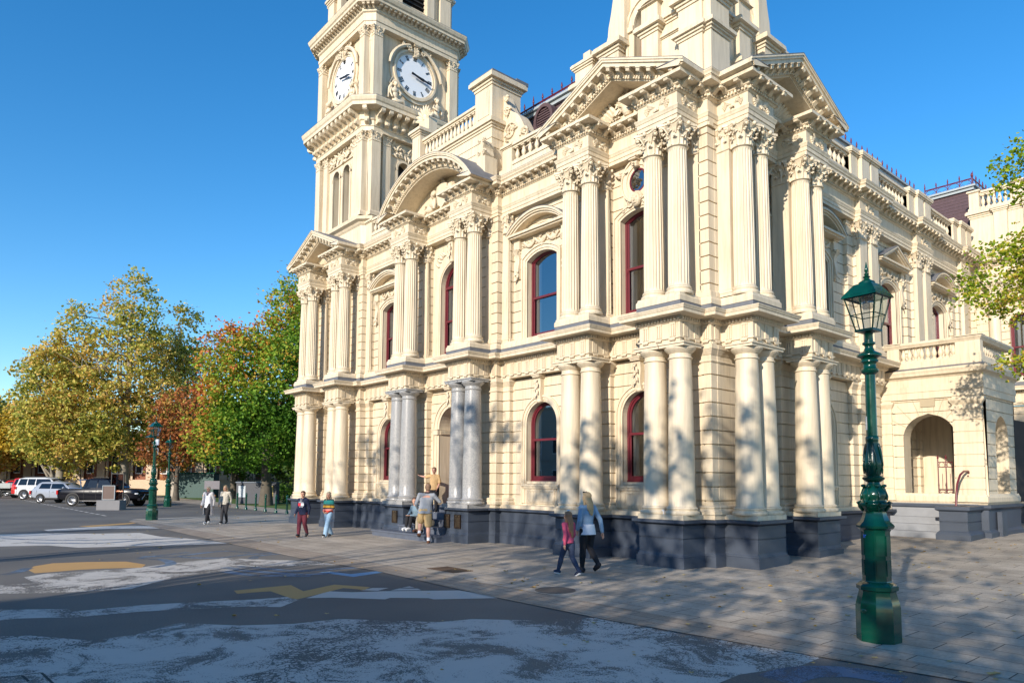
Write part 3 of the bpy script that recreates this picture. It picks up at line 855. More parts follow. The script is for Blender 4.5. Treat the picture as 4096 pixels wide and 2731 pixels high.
def md(Xm):
    k=MB(Xm); w=.055
    k.prism([(0.1,.02),(-.215,.02),(-.215,-.02),(-.2,-.06),(-.17,-.065),(-.14,-.04),(-.08,-.05),(0.0,-.11),(.1,-.12)],-w,w,'x'); k.box(-w-.015,w+.015,-.235,.1,.003,.021); t.merge2(k)
arc_items(.20,-.02,.31,md); arc_items(.32,F0-.045,.085,lambda Xm:t.merge2(boxmb(Xm,-.026,.026,-.045,.01,-.035,.035)))
t.obj('arched_modillions',M['cream'],HALL)
t=MB(); t.band(arc(-.002),arc(-.014),-.30,2.2); t.obj('arch_roof',M['lead'],HALL)
# coat of arms: shield between two seated beasts
t=MB(); dd=F1-.14; zz=z0+.02
t.prism([(XG-.28,zz+.75),(XG-.3,zz+.45),(XG-.18,zz+.12),(XG,zz),(XG+.18,zz+.12),(XG+.3,zz+.45),(XG+.28,zz+.75),(XG,zz+.82)],dd-.14,dd+.12,'y')
foliage(t,XG-.3,XG+.3,zz+.72,zz+.98,dd-.05,4,16,1.3)
for sg in (-1,1):
    x=XG+sg*.55
    t.ell((x,dd-.05,zz+.28),(.26,.14,.17),12,8,Matrix.Rotation(-sg*.5,3,'Y')); t.ell((x+sg*.22,dd-.04,zz+.16),(.2,.13,.14),10,6)
    t.ell((x-sg*.08,dd-.1,zz+.56),(.13,.12,.15),10,8); t.ell((x-sg*.16,dd-.18,zz+.53),(.06,.07,.06),8,6)
    for k in range(10): t.ell((x-sg*.04+.13*math.cos(k*.7),dd-.08,zz+.56+.13*math.sin(k*.7)),(.05,.06,.05),6,4)
    t.tube([(x-sg*.1,dd-.08,zz+.4),(x-sg*.2,dd-.16,zz+.22),(x-sg*.22,dd-.2,zz+.03)],[.07,.05,.045],7)
    t.tube([(x+sg*.2,dd-.05,zz+.2),(x+sg*.38,dd-.12,zz+.12),(x+sg*.5,dd-.1,zz+.03)],[.08,.055,.04],7)
    t.tube([(x+sg*.35,dd,zz+.1),(x+sg*.6,dd-.02,zz+.25),(x+sg*.55,dd-.02,zz+.4)],[.03,.025,.035],6)
t.obj('coat_of_arms',M['cream'],HALL,50)
# --- balustrades (each run is a part, its balusters are sub-parts)
def bal_mesh(h=.5,r=.075):
    m=MB(); m.box(-r*1.05,r*1.05,-r*1.05,r*1.05,0,.045)
    m.lathe(0,0,[(r*.8,.045),(r*.85,.07),(r*.5,.10),(r*.75,.14),(r*1.0,.21),(r*.95,.26),(r*.55,.36),(r*.42,.41),(r*.62,.43),(r*.45,.445),(r*.7,h-.04)],14)
    m.box(-r*.95,r*.95,-r*.95,r*.95,h-.04,h)
    return m.mesh('baluster',M['cream'],45)
BAL=bal_mesh()
def balustrade(F,s0,s1,d,z0,z1,n,name='balustrade'):
    t=MB(F); t.box(s0,s1,d-.11,d+.11,z0,z0+.10); t.box(s0,s1,d-.09,d+.09,z1-.14,z1-.08); t.box(s0,s1,d-.14,d+.14,z1-.079,z1)
    o=t.obj(name,M['cream'],HALL); hb=z1-.14-z0-.10
    for k in range(n):
        x,y=tow(F,s0+(s1-s0)*(k+.5)/n,d); link('baluster',BAL,o,(x,y,z0+.10),scale=(1,1,hb/.5))
    return o
def cap_block(m,s0,s1,d0,d1,z,h=.3,e=.14):
    """moulded cap on a pier, top at z+h"""
    for a,b,c in ((0,.25,.03),(.25,.5,.07),(.5,.85,e),(.85,1,e*.8)): m.box(s0-c,s1+c,d0-c,d1+c,z+h*a,z+h*b-.002)
def pier(m,s0,s1,d0,d1,z0,z1,caph=.22,e=.1,base=True):
    m.box(s0,s1,d0,d1,z0,z1-caph)
    if base: m.box(s0-.03,s1+.03,d0-.03,d1+.03,z0,z0+.12)
    cap_block(m,s0,s1,d0,d1,z1-caph,caph,e)
ped=MB()
# dado over the straight bays
for F,s0,s1 in ((FA,-15.3,-12.4),(FA,-7.0,-4.25),):
    t=MB(F); t.box(s0-.3,s1+.4,1.0,1.3,10.82,11.2); t.merge2(MB()); t.obj('parapet',M['cream'],HALL)
    balustrade(F,s0+.35,s1-.15,1.08,11.2,11.86,9 if s0<-10 else 8)
    pier(ped,s0-.1,s0+.33,.98,1.3,10.82,11.9,.12,.05); pier(ped,s1-.15,s1+.3,.98,1.3,10.82,11.9,.12,.05)
DB=1.23
t=MB(FB); t.box(4.9,20,DB+.0,DB+.3,10.82,11.15); t.obj('parapet',M['cream'],HALL)
pb=MB(FB)
def tri_pier(c):
    for a,b,q in ((-.95,-.5,0),(-.42,.12,-.1),(.25,.8,-.1)): pier(pb,c+a,c+b,DB+q-.05,DB+.3,10.82,11.98,.2,.08)
    pb.box(c-.95,c+.8,DB+.02,DB+.25,10.82,11.7)
for c in (9.9,14.4,18.8): tri_pier(c)
balustrade(FB,5.5,8.9,DB+.12,11.15,11.86,12); balustrade(FB,10.75,13.4,DB+.12,11.15,11.86,10); balustrade(FB,15.25,17.8,DB+.12,11.15,11.86,9)
pb.split('parapet_pier',M['cream'],HALL)
# scroll-topped pedestals beside the arch
for sx in (-1,1):
    x=XG+sx*2.2
    if sx>0: x=-7.45
    ped.box(x-.2,x+.2,.42,.9,10.82,11.55)
    for q in (-1,1):
        pr=[(x+q*(.03+.17*math.sin(u*PI)**1*(.6+.4*math.cos(u*6))),11.55+.55*u) for u in [k/10 for k in range(11)]]
        ped.prism([(x,11.55)]+pr+[(x,12.1)],.45,.85)
        spiral(ped,(x+q*.12,.44,12.05),.08,1.3,.03,sg=q); spiral(ped,(x+q*.13,.44,11.68),.09,1.3,.03,sg=q)
# attic over the centre bay
AT0,AT1=-12.0,-7.5
ped.box(AT0,AT1,.88,2.2,10.75,12.72)
cap_block(ped,AT0,AT1,.88,2.2,12.68,.3,.13)
for z in (12.05,12.35): ped.box(AT0-.02,AT1+.02,.86,2.2,z,z+.04)
pier(ped,AT1-.85,AT1,.88,2.05,12.98,14.42,.36,.16,False); pier(ped,AT0,AT0+.5,.88,1.9,12.98,14.2,.25,.12,False)
ped.box(AT1-.72,AT1-.13,.865,.88,13.12,13.9); ped.box(AT0+.1,AT0+.4,.865,.88,13.1,13.8)
balustrade(FA,AT0+.5,AT1-.85,1.1,12.98,13.78,15,'attic_balustrade')
ped.split('parapet_pedestal',M['cream'],HALL)
t=MB(); t.box(AT1-.98,AT1+.13,.78,2.18,14.42,14.47); t.box(AT1-.98,AT1+.1,1.8,2.3,14.43,14.55); t.obj('attic_lead',M['lead'],HALL)
# scrolled ramp beside the attic
t=MB(); pr=[(-7.5,11.0)]
for k in range(25):
    u=k/24; pr.append((-5.55-1.95*u, 11.75+2.1*(u**1.5)+.12*math.sin(u*4*PI)))
t.prism(pr+[(-7.5,13.85)],1.35,1.75)
for c,r_,g_ in (((-7.15,1.33,12.55),.3,1),((-6.5,1.33,12.25),.2,-1),((-6.0,1.33,11.95),.14,1),((-7.3,1.33,13.25),.16,1),((-7.32,1.33,13.65),.10,-1)):
    spiral(t,c,r_,1.7,.05,sg=g_,n=20); foliage(t,c[0]-r_*.7,c[0]+r_*.7,c[2]-r_,c[2]+r_*.3,1.32,int(c[2]*50),5)
t.obj('scroll_ramp',M['cream'],HALL)

# --- mansard roofs with iron cresting
def cresting(F,s0,s1,d,z,step=.42,ends=True):
    m=MB(F); m.tube([(s0,d,z+.30),(s1,d,z+.30)],.02,6); m.tube([(s0,d,z+.26),(s1,d,z+.26)],.012,5)
    n=int((s1-s0)/step)
    for k in range(n+1):
        x=s0+(s1-s0)*k/n; big=(k%6==0)
        m.tube([(x,d,z),(x,d,z+.33)],.022 if big else .012,6)
        h=.30 if big else .22
        m.lathe(x,d,[(.012,z+.33),(.03,z+.35),(.014,z+.38),(.036,z+.41),(.03,z+.45),(.008,z+.33+h)],8)
        if k<n:
            w=(s1-s0)/n
            m.tube([(x+w*(.5-.5*math.cos(PI*j/8)),d,z+.02+.26*math.sin(PI*j/8)) for j in range(9)],.012,5)
            m.tube([(x+w*.25*q,d,z+.02+.1*(q%2)) for q in range(5)],.009,4)
    return m.obj('iron_cresting',M['maroon'],HALL,50)
def mansard(F,s0,s1,d0,d1,z0,z1,inset=.55):
    m=MB(F); m.hexa([(s0,d0,z0),(s1,d0,z0),(s1,d1,z0),(s0,d1,z0),(s0+inset,d0+inset,z1),(s1-inset,d0+inset,z1),(s1-inset,d1-inset,z1),(s0+inset,d1-inset,z1)])
    rows=int((z1-z0)/.16)
    for r_ in range(rows):          # courses of slates, standing slightly proud
        u=r_/rows; q=inset*u; z=z0+(z1-z0)*u
        m.box(s0+q-.012,s1-q+.012,d0+q-.012,d1-q+.012,z,z+.02)
    o=m.obj('mansard_roof',M['slate'],HALL)
    m=MB(F); e=inset-.10
    m.box(s0+e,s1-e,d0+e,d1-e,z1,z1+.12); m.box(s0+e-.08,s1-e+.08,d0+e-.08,d1-e+.08,z1+.121,z1+.20); m.obj('roof_kerb',M['zinc'],HALL)
    return o
ro=mansard(FA,-11.2,-3.2,2.35,9,10.8,13.78,.55)
cresting(FA,-10.6,-3.9,3.0,13.98)
# round louvred vent
m=MB(); cx,zc,yy=-6.85,13.22,2.42
n=24; cc=lambda r:[(cx+r*math.cos(2*PI*k/n),zc+1.15*r*math.sin(2*PI*k/n)) for k in range(n)]
m.band(cc(.33),cc(.43),yy,3.3,closed=True)
for k in range(9):
    z=zc-.32+.08*k; w=math.sqrt(max(.01,.33**2-((z-zc)/1.15)**2)); m.box(cx-w,cx+w,yy+.05,yy+.12,z-.022,z+.022)
m.obj('roof_vent',M['slate'],HALL,50)
mansard(FB,5.6,20.2,2.1,9,10.8,13.75,.9); cresting(FB,6.6,19.6,3.1,13.95,step=.46)
mansard(FB,20.6,27,.75,3.9,12.2,14.15,.7); cresting(FB,21.3,26.2,1.4,14.35); 
W=Matrix.Translation((0,21.25,0)); cresting(W,-2.2,-.4,0,14.35)
# far wing attic with balustrade, facing the front
t=MB(); t.box(-.2,5.3,20.1,30,10.8,12.55); cap_block(t,-.2,5.3,20.1,30,12.5,.3,.14)
for a in (.9,1.9,2.9): pier(t,a-.25,a+.2,19.95,20.4,10.8,12.8,.25,.1,False)
pier(t,-.2,.15,20.05,20.4,12.8,13.65,.1,.06); pier(t,1.3,1.65,20.05,20.4,12.8,13.65,.1,.06); pier(t,2.9,3.3,20.05,20.4,12.8,13.75,.14,.08)
t.obj('wing_attic',M['cream'],HALL)
balustrade(FA,.15,1.3,20.25,12.8,13.6,6,'attic_balustrade'); balustrade(FA,1.65,2.9,20.25,12.8,13.6,6,'attic_balustrade')
# far wing front wall
w=MB(); o=(1.55,.6,5.95,8.2,.2); wall_panel(w,-.8,5.3,5.88,9.8,20.15,o,.31); reveal(w,o,20.15,20.36)
wall_panel(w,-.8,5.3,1.12,4.8,20.15,None,.305)
wq=MB()
for s0,s1 in ((-.1,.35),(2.85,3.3)):
    pf=[]
    z=1.12
    while z<9.7: pf+=[(0,z),(0,z+.285),(-.022,z+.29),(-.022,z+.303)]; z+=.305
    w.sweep([(s0,20.3),(s0,20.0),(s1,20.0),(s1,20.3)],pf)
w.box(5.3,5.34,20,30,1,9.8); w.obj('wing_wall',M['cream'],HALL)
window(FA,o,20.32,7.1); hood(FA,1.55,20.15,'seg')
for x in (.55,2.6): 
    m=MB(); m.lathe(x,19.85,[(.26,5.88),(.28,5.95),(.22,6.0),(.215,6.05),(.19,9.19)],24); o_=m.obj('engaged_column',M['cream'],HALL,40); link('capital',CAP,o_,(x,19.85,9.19))
# red gate at the far right
# --- corner turret over the pavilion
t=MB()
def step_pier(F,x0,x1,y0,y1,zs,z=10.8):
    q=MB(F)
    for (zt,ch,pe) in zs:
        q.box(x0,x1,y0,y1,z,zt-ch); cap_block(q,x0,x1,y0,y1,zt-ch,ch,pe); z=zt
    t.merge(q)
t.box(-1.1,-.12,1.15,2.2,10.8,15.5)
for bxs in ((-.62,.02,.93,1.7),(-.35,.18,1.10,1.5)): step_pier(FA,*bxs,((12.3+bxs[0]*.02,.24,.13),(13.15+bxs[0]*.02,.3,.16),(15.5,.3,.2)))
step_pier(FB,1.0,1.75,.82,1.4,((12.307,.24,.13),(13.157,.3,.16),(15.5,.3,.2)))
for F,mir in ((FA,1),(FB,-1)):
    def S(a,b):   # front side s -> mirrored about the diagonal on the side front
        if mir==1: return a,b
        return 1.156-b,1.156-a
    step_pier(F,*S(-1.72,-1.223),.93,1.5,((11.95,.24,.13),(12.98,.28,.15),(13.5,.05,.0)))
    step_pier(F,*S(-1.22,-.5),1.08,1.5,((12.6,.10,.05),(13.05,.22,.12),(14.5,.2,.1)))
    step_pier(F,*S(-3.12,-2.5),.98,1.7,((13.12,.3,.16),))
    step_pier(F,*S(-4.05,-3.42),1.0,1.55,((12.55,.28,.14),(13.1,.2,.1))); 
    x0,x1=S(-3.85,-3.6); q=MB(F); q.box(x0,x1,1.1,1.45,13.1,13.4)
    x0,x1=S(-3.5,-3.0); q.box(x0,x1,1.2,1.5,10.8,12.9)
    # concave scroll buttress leaning on the window jamb
    xa,xb=-3.06,-2.36; pr=[]
    for k in range(21):
        u=k/20; z=13.12+2.6*u; x=xa+(xb-.28-xa)*(1-(1-u)**2.4)+(.05*math.sin(u*18) if u<.18 else 0); pr.append((x,z))
    pr+= [(xb,15.7),(xb,13.12)]
    if mir<0: pr=[(1.156-x,z) for x,z in pr]
    q.prism(pr,1.05,1.45); t.merge(q)
    o=((-1.76,.44,10.9,13.42,.44) if mir==1 else (2.92,.44,10.9,13.42,.44)); dF=1.3
    ww=MB(F); s0,s1=S(-2.5,-1.05); wall_panel(ww,s0,s1,10.75,15.6,dF,o,None); reveal(ww,o,dF,dF+.3); surround(ww,o,dF,((0,.17,.07),(.17,.23,.11)))
    for sg in (-1,1): a_,b_=sorted((o[0]+sg*.43,o[0]+sg*.70)); ww.box(a_,b_,dF-.13,dF+.1,13.28,13.42)
    t.merge(ww)
    m=MB(F); m.band(outline(*o),outline(*o,off=-.06),dF+.22,dF+.30); wdw=m.obj('turret_window',M['maroon'],HALL)
    m=MB(F)
    for k in range(14):
        z=10.95+k*.21; h_=hw(o,z+.1)
        if h_>.05: m.hexa([(o[0]-h_,dF+.24,z),(o[0]+h_,dF+.24,z),(o[0]+h_,dF+.30,z),(o[0]-h_,dF+.30,z),(o[0]-h_,dF+.27,z+.2),(o[0]+h_,dF+.27,z+.2),(o[0]+h_,dF+.32,z+.2),(o[0]-h_,dF+.32,z+.2)])
    m.obj('louvre',simple('louvre',(.2,.19,.15),.6,var=.2),wdw)
t.obj('turret',M['cream'],HALL)
m=MB(); m.hexa([(-2.7,1.7,10.8),(-.5,1.7,10.8),(-.5,3.9,10.8),(-2.7,3.9,10.8),(-2.1,2.0,16.2),(-.9,2.0,16.2),(-.9,3.4,16.2),(-2.1,3.4,16.2)])
m.hexa([(-3.0,1.5,12.9),(-2.4,1.5,12.9),(-2.4,3.0,12.9),(-3.0,3.0,12.9),(-2.55,1.8,16.0),(-2.2,1.8,16.0),(-2.2,3.0,16.0),(-2.55,3.0,16.0)]); m.obj('turret_roof',M['slate'],HALL)

# --- clock tower
TX,TY,TH=-17.62,3.14,2.34
def octa(h,c): return [(TX-h+c,TY-h),(TX+h-c,TY-h),(TX+h,TY-h+c),(TX+h,TY+h-c),(TX+h-c,TY+h),(TX-h+c,TY+h),(TX-h,TY+h-c),(TX-h,TY-h+c)]
def boxsw(prof,h=TH-.12,c=.27,m=None): 
    m=m or tw; m.sweep(octa(h,c),prof,closed=True)
tw=MB()
def tf(k): return Matrix.Translation((TX,TY,0))@Matrix.Rotation(k*PI/2,4,'Z')
# shaft
boxsw([(.0,10.6),(.06,11.78),(.12,11.84),(.16,11.90),(.30,11.96),(.33,12.08),(.12,12.16),(.0,12.17)])
boxsw([(-.5,15.6),(0,15.6),(.14,15.61),(.14,15.78),(.17,15.8),(.17,15.86),(.14,15.87),(.14,16.02),(.2,16.06),(.22,16.38),(.66,16.42),(.66,16.55),(.70,16.60),(.74,16.72),(.74,16.76),(.3,16.86),(.0,16.88)])
boxsw([(-.5,20.0),(0,20.0),(.14,20.01),(.14,20.16),(.17,20.18),(.17,20.3),(.14,20.31),(.14,20.52),(.2,20.56),(.22,20.66),(.24,20.76),(.5,20.78),(.5,20.88),(.55,20.92),(.6,21.04),(.6,21.08),(.2,21.2),(0,21.22)])
oct_=octa(TH-.12,.27)
def cons(Xm):
    k=MB(Xm); pr=[(.05,15.84),(-.07,15.86),(-.15,15.93),(-.11,16.02),(-.08,16.12),(-.2,16.22),(-.38,16.24),(-.43,16.30),(-.43,16.41),(.05,16.41)]
    k.prism(pr,-.085,.085,'x'); k.ell((0,-.13,15.95),(.1,.07,.08),6,4); k.ell((0,-.38,16.31),(.1,.06,.06),6,4); tw.merge2(k)
along(oct_,.2,.37,cons,closed=True)
def md2(Xm): modillion(tw,Xm,20.775,.05,.22,.1)
along(oct_,.24,.22,md2,closed=True)
for k in range(4):
    F=tf(k)
    w=MB(F)
    # lower stage: twin round arches
    dF=-(TH-.22)
    for sgn in (-1,1):
        o=(sgn*.45,.29,12.25,14.5,.29); wall_panel(w,min(0,sgn*2.0),max(0,sgn*2.0),12.1,15.62,dF,o,None); reveal(w,o,dF,dF+.35)
        surround(w,o,dF,((0,.09,.05),))
        w.box(sgn*.45-.38,sgn*.45-.3,dF-.07,dF+.02,14.40,14.53) ; w.box(sgn*.45+.3,sgn*.45+.38,dF-.07,dF+.02,14.40,14.53)
    w.box(-1.6,1.6,dF-.06,dF+.05,14.97,15.0)
    foliage(w,-1.1,1.1,15.06,15.52,dF-.0,k+30,46,1.4)
    # clock stage wall, recessed panel
    dC=-(TH-.26)
    o=(0,.93,17.4,18.72,.93)
    n=36; cir=lambda r:[(r*math.cos(2*PI*j/n),18.72+r*math.sin(2*PI*j/n)) for j in range(n)]
    w.face((-2.05,dC,16.8),(2.05,dC,16.8),(2.05,dC,20.02),(-2.05,dC,20.02))
    w.band(cir(.98),cir(1.06),dC-.14,dC,closed=True); w.band(cir(.90),cir(.98),dC-.09,dC,closed=True); w.band(cir(1.06),cir(1.2),dC-.07,dC,closed=True)
    # broken scroll over the dial
    for sg in (-1,1):
        p=[(sg*(1.28-.0*u)*math.sin(.25+1.2*(1-u)) , dC-.16, 18.72+1.2*math.cos(.25+1.25*(1-u))) for u in [j/8 for j in range(9)]]
        w.tube(p,[.05,.07,.08,.08,.08,.08,.08,.08,.08],6)
        spiral(w,(sg*.34,dC-.18,19.74),.14,1.4,.05,sg=sg); foliage(w,sg*.2-.2+(sg*.3),sg*.2+.2+(sg*.3),19.75,19.98,dC-.14,k*3+sg+50,14,1.4)
        w.tube([(sg*1.05,dC-.05,18.3),(sg*1.22,dC-.08,18.0),(sg*1.1,dC-.08,17.75),(sg*1.25,dC-.05,17.5)],.04,5)
    keystone(w,0,19.5,19.98,dC-.05,.14)
    # reclining figures and shell under the dial
    fg=MB(F)
    for sg in (-1,1):
        b=sg*1.0; y=dC-.22; rt=lambda a_:Matrix.Rotation(sg*a_,3,'Y')
        fg.ell((b,y,17.2),(.17,.15,.14),12,8); fg.ell((b+sg*.03,y,17.45),(.13,.11,.2),12,8,rt(.15)); fg.ell((b+sg*.05,y-.02,17.62),(.17,.11,.13),12,8,rt(.2))   # hips, waist, chest
        fg.tube([(b+sg*.05,y,17.7),(b+sg*.04,y-.03,17.8)],[.05,.045],8); fg.ell((b+sg*.03,y-.05,17.90),(.075,.09,.105),12,9)
        fg.ell((b+sg*.03,y-.14,17.89),(.018,.025,.03),6,5); fg.ell((b+sg*.04,y+.01,17.95),(.10,.10,.10),12,8)
        for k2 in range(6): fg.ell((b+sg*.04+.10*math.cos(k2*.63),y-.0,17.96+.09*math.sin(k2*.63)),(.04,.06,.04),7,5)
        fg.tube([(b+sg*.18,y,17.7),(b+sg*.27,y-.03,17.5),(b+sg*.22,y-.10,17.28)],[.055,.045,.035],8); fg.tube([(b-sg*.10,y-.02,17.68),(b-sg*.22,y-.10,17.52),(b-sg*.08,y-.2,17.42)],[.055,.045,.035],8)
        fg.tube([(b+sg*.0,y-.05,17.15),(b-sg*.28,y-.14,17.22),(b-sg*.42,y-.1,17.0)],[.11,.085,.05],9); fg.tube([(b+sg*.0,y-.02,17.1),(b-sg*.3,y-.04,17.04),(b-sg*.62,y-.06,16.98)],[.11,.08,.05],9)
        fg.tube([(b+sg*.12,y+.08,17.95),(b+sg*.26,y+.1,17.7),(b+sg*.3,y+.1,17.3)],[.06,.07,.05],7)
    for j in range(9): leaf(fg,(0,dC-.1,16.95),PI*(j+.5)/9,.42,.06,.1,.3)
    fg.obj('seated_figures',M['cream'],HALL,60)
    # belfry stage
    dB=-(TH-.45)
    w.face((-1.6,dB,21.3),(-.75,dB,21.3),(-.75,dB,25),(-1.6,dB,25)); w.face((.75,dB,21.3),(1.6,dB,21.3),(1.6,dB,25),(.75,dB,25)); w.face((-.75,dB,21.3),(.75,dB,21.3),(.75,dB,21.9),(-.75,dB,21.9))
    for a,b in ((-1.85,-1.3),(-.98,-.62),(.62,.98),(1.3,1.85)):
        w.box(a,b,dB-.18,dB+.1,21.36,25); cap_block(w,a,b,dB-.18,dB+.1,22.9,.3,.12)
    tw.merge(w)
    # pilasters with capitals at both ends of the face
    for s0,s1 in ((-2.06,-1.66),(1.66,2.06)):
        for z0,zc,zt in ((12.17,15.22,15.61),(16.88,19.6,20.0)):
            q=MB(F); q.sweep([(s0,-(TH-.25)),(s0,-TH+.0),(s1,-TH+.0),(s1,-(TH-.25))],[(.06,z0),(.06,z0+.14),(.02,z0+.2),(0,z0+.22),(0,zc),(.02,zc+.01),(0,zc+.04),(0,zt)]); tw.merge(q)
            v=F@Vector(((s0+s1)/2,-TH+.1,zc)); c_=link('capital',CAP,HALL,v,rz=k*PI/2,scale=(.88,.5,(zt-zc)/.57))
    for s0,s1 in ((-1.5,-1.14),(1.14,1.5)):
        q=MB(F); q.sweep([(s0,-(TH-.3)),(s0,-TH+.10),(s1,-TH+.10),(s1,-(TH-.3))],[(.05,12.17),(.05,12.31),(.02,12.37),(0,12.39),(0,15.22),(.02,15.23),(0,15.26),(0,15.6)]); tw.merge(q)
        v=F@Vector(((s0+s1)/2,-TH+.19,15.22)); link('capital',CAP,HALL,v,rz=k*PI/2,scale=(.8,.45,.68))
    for z0,zc,zt in ((12.17,15.22,15.61),(16.88,19.6,20.0)):
        D=tf(k)@Matrix.Rotation(PI/4,4,'Z'); r_=-(TH-.12-.135)*math.sqrt(2)-.0
        q=MB(D); q.box(-.17,.17,r_,r_+.6,z0,zt); q.box(-.19,.19,r_-.03,r_+.5,z0,z0+.16)
        if z0>15: q.band([(-.08,z0+.4),(-.08,zc-.15),(.08,zc-.15),(.08,z0+.4)],[(-.11,z0+.37),(-.11,zc-.12),(.11,zc-.12),(.11,z0+.37)],r_-.02,r_,closed=True)
        tw.merge(q)
        if z0<15: v=D@Vector((0,r_+.1,zc)); link('capital',CAP,HALL,v,rz=k*PI/2+PI/4,scale=(.7,.4,.68))
    # clock
    if k in (0,1):
        m=MB(F); m.lathe(0,0,[(.9,0),(.9,.03)],48)
        m.v=[]; m.f=[]; m.face(*[(u,dC-.05,z) for u,z in cir(.92)][::-1]); ck=m.obj('clock_dial',M['dial'],HALL)
        ck['label']='white clock dial with black Roman numerals' 
        nm=MB(F)
        RN=['XII','I','II','III','IIII','V','VI','VII','VIII','IX','X','XI']
        for h_,tx in enumerate(RN):
            th=-h_*PI/6
            wd={'I':.045,'V':.085,'X':.085}; tot=sum(wd[c] for c in tx); x=-tot/2
            for c in tx:
                def st(xa,za,xb,zb,t=.012):
                    pts=[]
                    L=math.hypot(xb-xa,zb-za); nx,nz=-(zb-za)/L*t,(xb-xa)/L*t
                    Q=[(xa+nx,za+nz),(xa-nx,za-nz),(xb-nx,zb-nz),(xb+nx,zb+nz)]
                    Q=[(a*math.cos(th)-b*math.sin(th), 18.72+a*math.sin(th)+b*math.cos(th)) for a,b in Q]
                    nm.prism(Q,dC-.06,dC-.052)
                r0,r1=.66,.84; wc=wd[c]
                if c=='I': st(x+wc/2,r0,x+wc/2,r1); 
                elif c=='V': st(x+.01,r1,x+wc/2,r0,.014); st(x+wc-.01,r1,x+wc/2,r0,.007)
                else: st(x+.01,r1,x+wc-.01,r0,.014); st(x+wc-.01,r1,x+.01,r0,.007)
                st(x+.004,r0,x+wc-.004,r0,.006); st(x+.004,r1,x+wc-.004,r1,.006)
                x+=wc
        nm.obj('numerals',M['black'],ck)
        for nme,ang,L,wi,dd in (('hour_hand',100,.55,.045,.14),('minute_hand',103,.83,.03,.18)):
            hm=MB(F); a=R(90-ang)
            Q=[(-.2,-wi),(-.2,wi),(-.02,wi*.7),(L*.7,wi*1.5),(L,0),(L*.7,-wi*1.5),(-.02,-wi*.7)]
            Q=[(u*math.cos(a)-v*math.sin(a),18.72+u*math.sin(a)+v*math.cos(a)) for u,v in Q]
            hm.prism(Q,dC-dd-.015,dC-dd); hm.obj(nme,M['black'],ck)
tw.obj('clock_tower',M['cream'],HALL)
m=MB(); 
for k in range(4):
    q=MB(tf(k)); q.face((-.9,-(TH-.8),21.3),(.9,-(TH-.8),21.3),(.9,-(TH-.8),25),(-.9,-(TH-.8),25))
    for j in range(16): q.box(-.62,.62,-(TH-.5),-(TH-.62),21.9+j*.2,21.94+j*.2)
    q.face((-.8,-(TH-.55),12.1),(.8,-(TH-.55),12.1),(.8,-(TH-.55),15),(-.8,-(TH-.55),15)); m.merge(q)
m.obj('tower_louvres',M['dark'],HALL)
m=MB(); m.sweep(octa(TH-.12,.27),[(.745,16.76),(.745,16.775),(.3,16.87)],closed=True); m.sweep(octa(TH-.12,.27),[(.605,21.08),(.605,21.09),(.2,21.21)],closed=True); m.split('tower_flashing',M['lead'],HALL)
m=MB(); 
for s in (-1,1):
    for j in range(7): leaf(m,(-14.9,.0,0),0,.1)
m=None
# shell ornament beside the tower
t=MB(Matrix.Translation((-14.2,2.9,16.2))@Matrix.Scale(1.0,4))
for j in range(9): leaf(t,(0,0,0),PI*(j+.5)/9,.6,.1,.12,.4)
t.box(-.35,.35,-.1,.3,-3.2,-.0); t.ell((0,0,.1),(.2,.15,.2),8,6); t.obj('shell_finial',M['cream'],HALL)
# --- porch on the side front
GZ=.27
def gz(x,y): 
    k=max(0.,min(1.,(x+3)/3)); return .027*max(0.,min(y,12.)-1.)*k if y>1 else 0.
PX0,PX1,PY0,PY1=-.4,2.42,11.0,14.1
pw=MB()
o=(1.0,.72,1.28,3.15,.72)
# front arch wall with radiating joints
w=MB(); wall_panel(w,PX0,PX1-.02,1.28,4.35,PY0,o,.335); reveal(w,o,PY0,PY0+.55)
for sg in (-1,1):
    x=o[0]+sg*.72; a,b=sorted((x,x+sg*.02)); 
pw.merge(w)
w=MB(); wall_panel(w,PX0,PX1-.02,1.28,4.35,PY0+.55,o,.335); pw.merge(w)
J=MB()
for k in range(9):
    a=PI*(k+.5)/9; 
    if k==4: 
        for q in (-.16,.16): J.box(1.0+q-.008,1.0+q+.008,PY0-.004,PY0+.01,3.15+.74,4.35)
        continue
    x0,z0=1.0+.73*math.cos(a),3.15+.73*math.sin(a); L=.62; x1,z1=1.0+(.73+L)*math.cos(a),3.15+(.73+L)*math.sin(a)
    nx,nz=-math.sin(a)*.008,math.cos(a)*.008
    J.prism([(x0+nx,z0+nz),(x0-nx,z0-nz),(x1-nx,z1-nz),(x1+nx,z1+nz)],PY0-.004,PY0+.01)
J.box(1.0-.2,1.0+.2,PY0-.035,PY0+.02,4.1,4.35)
oB=(12.72,.62,1.28,3.2,.62)
PB=Matrix(((0,-1,0,PX1),(1,0,0,0),(0,0,1,0),(0,0,0,1)))
w=MB(PB); wall_panel(w,PY0,PY1,1.28,4.35,0,oB,.335); reveal(w,oB,0,.5); pw.merge(w)
w=MB(PB); wall_panel(w,PY0,PY1,1.28,4.35,.5,oB,.335); pw.merge(w)
PR=[(PX0,PY0),(PX1,PY0),(PX1,PY1)]
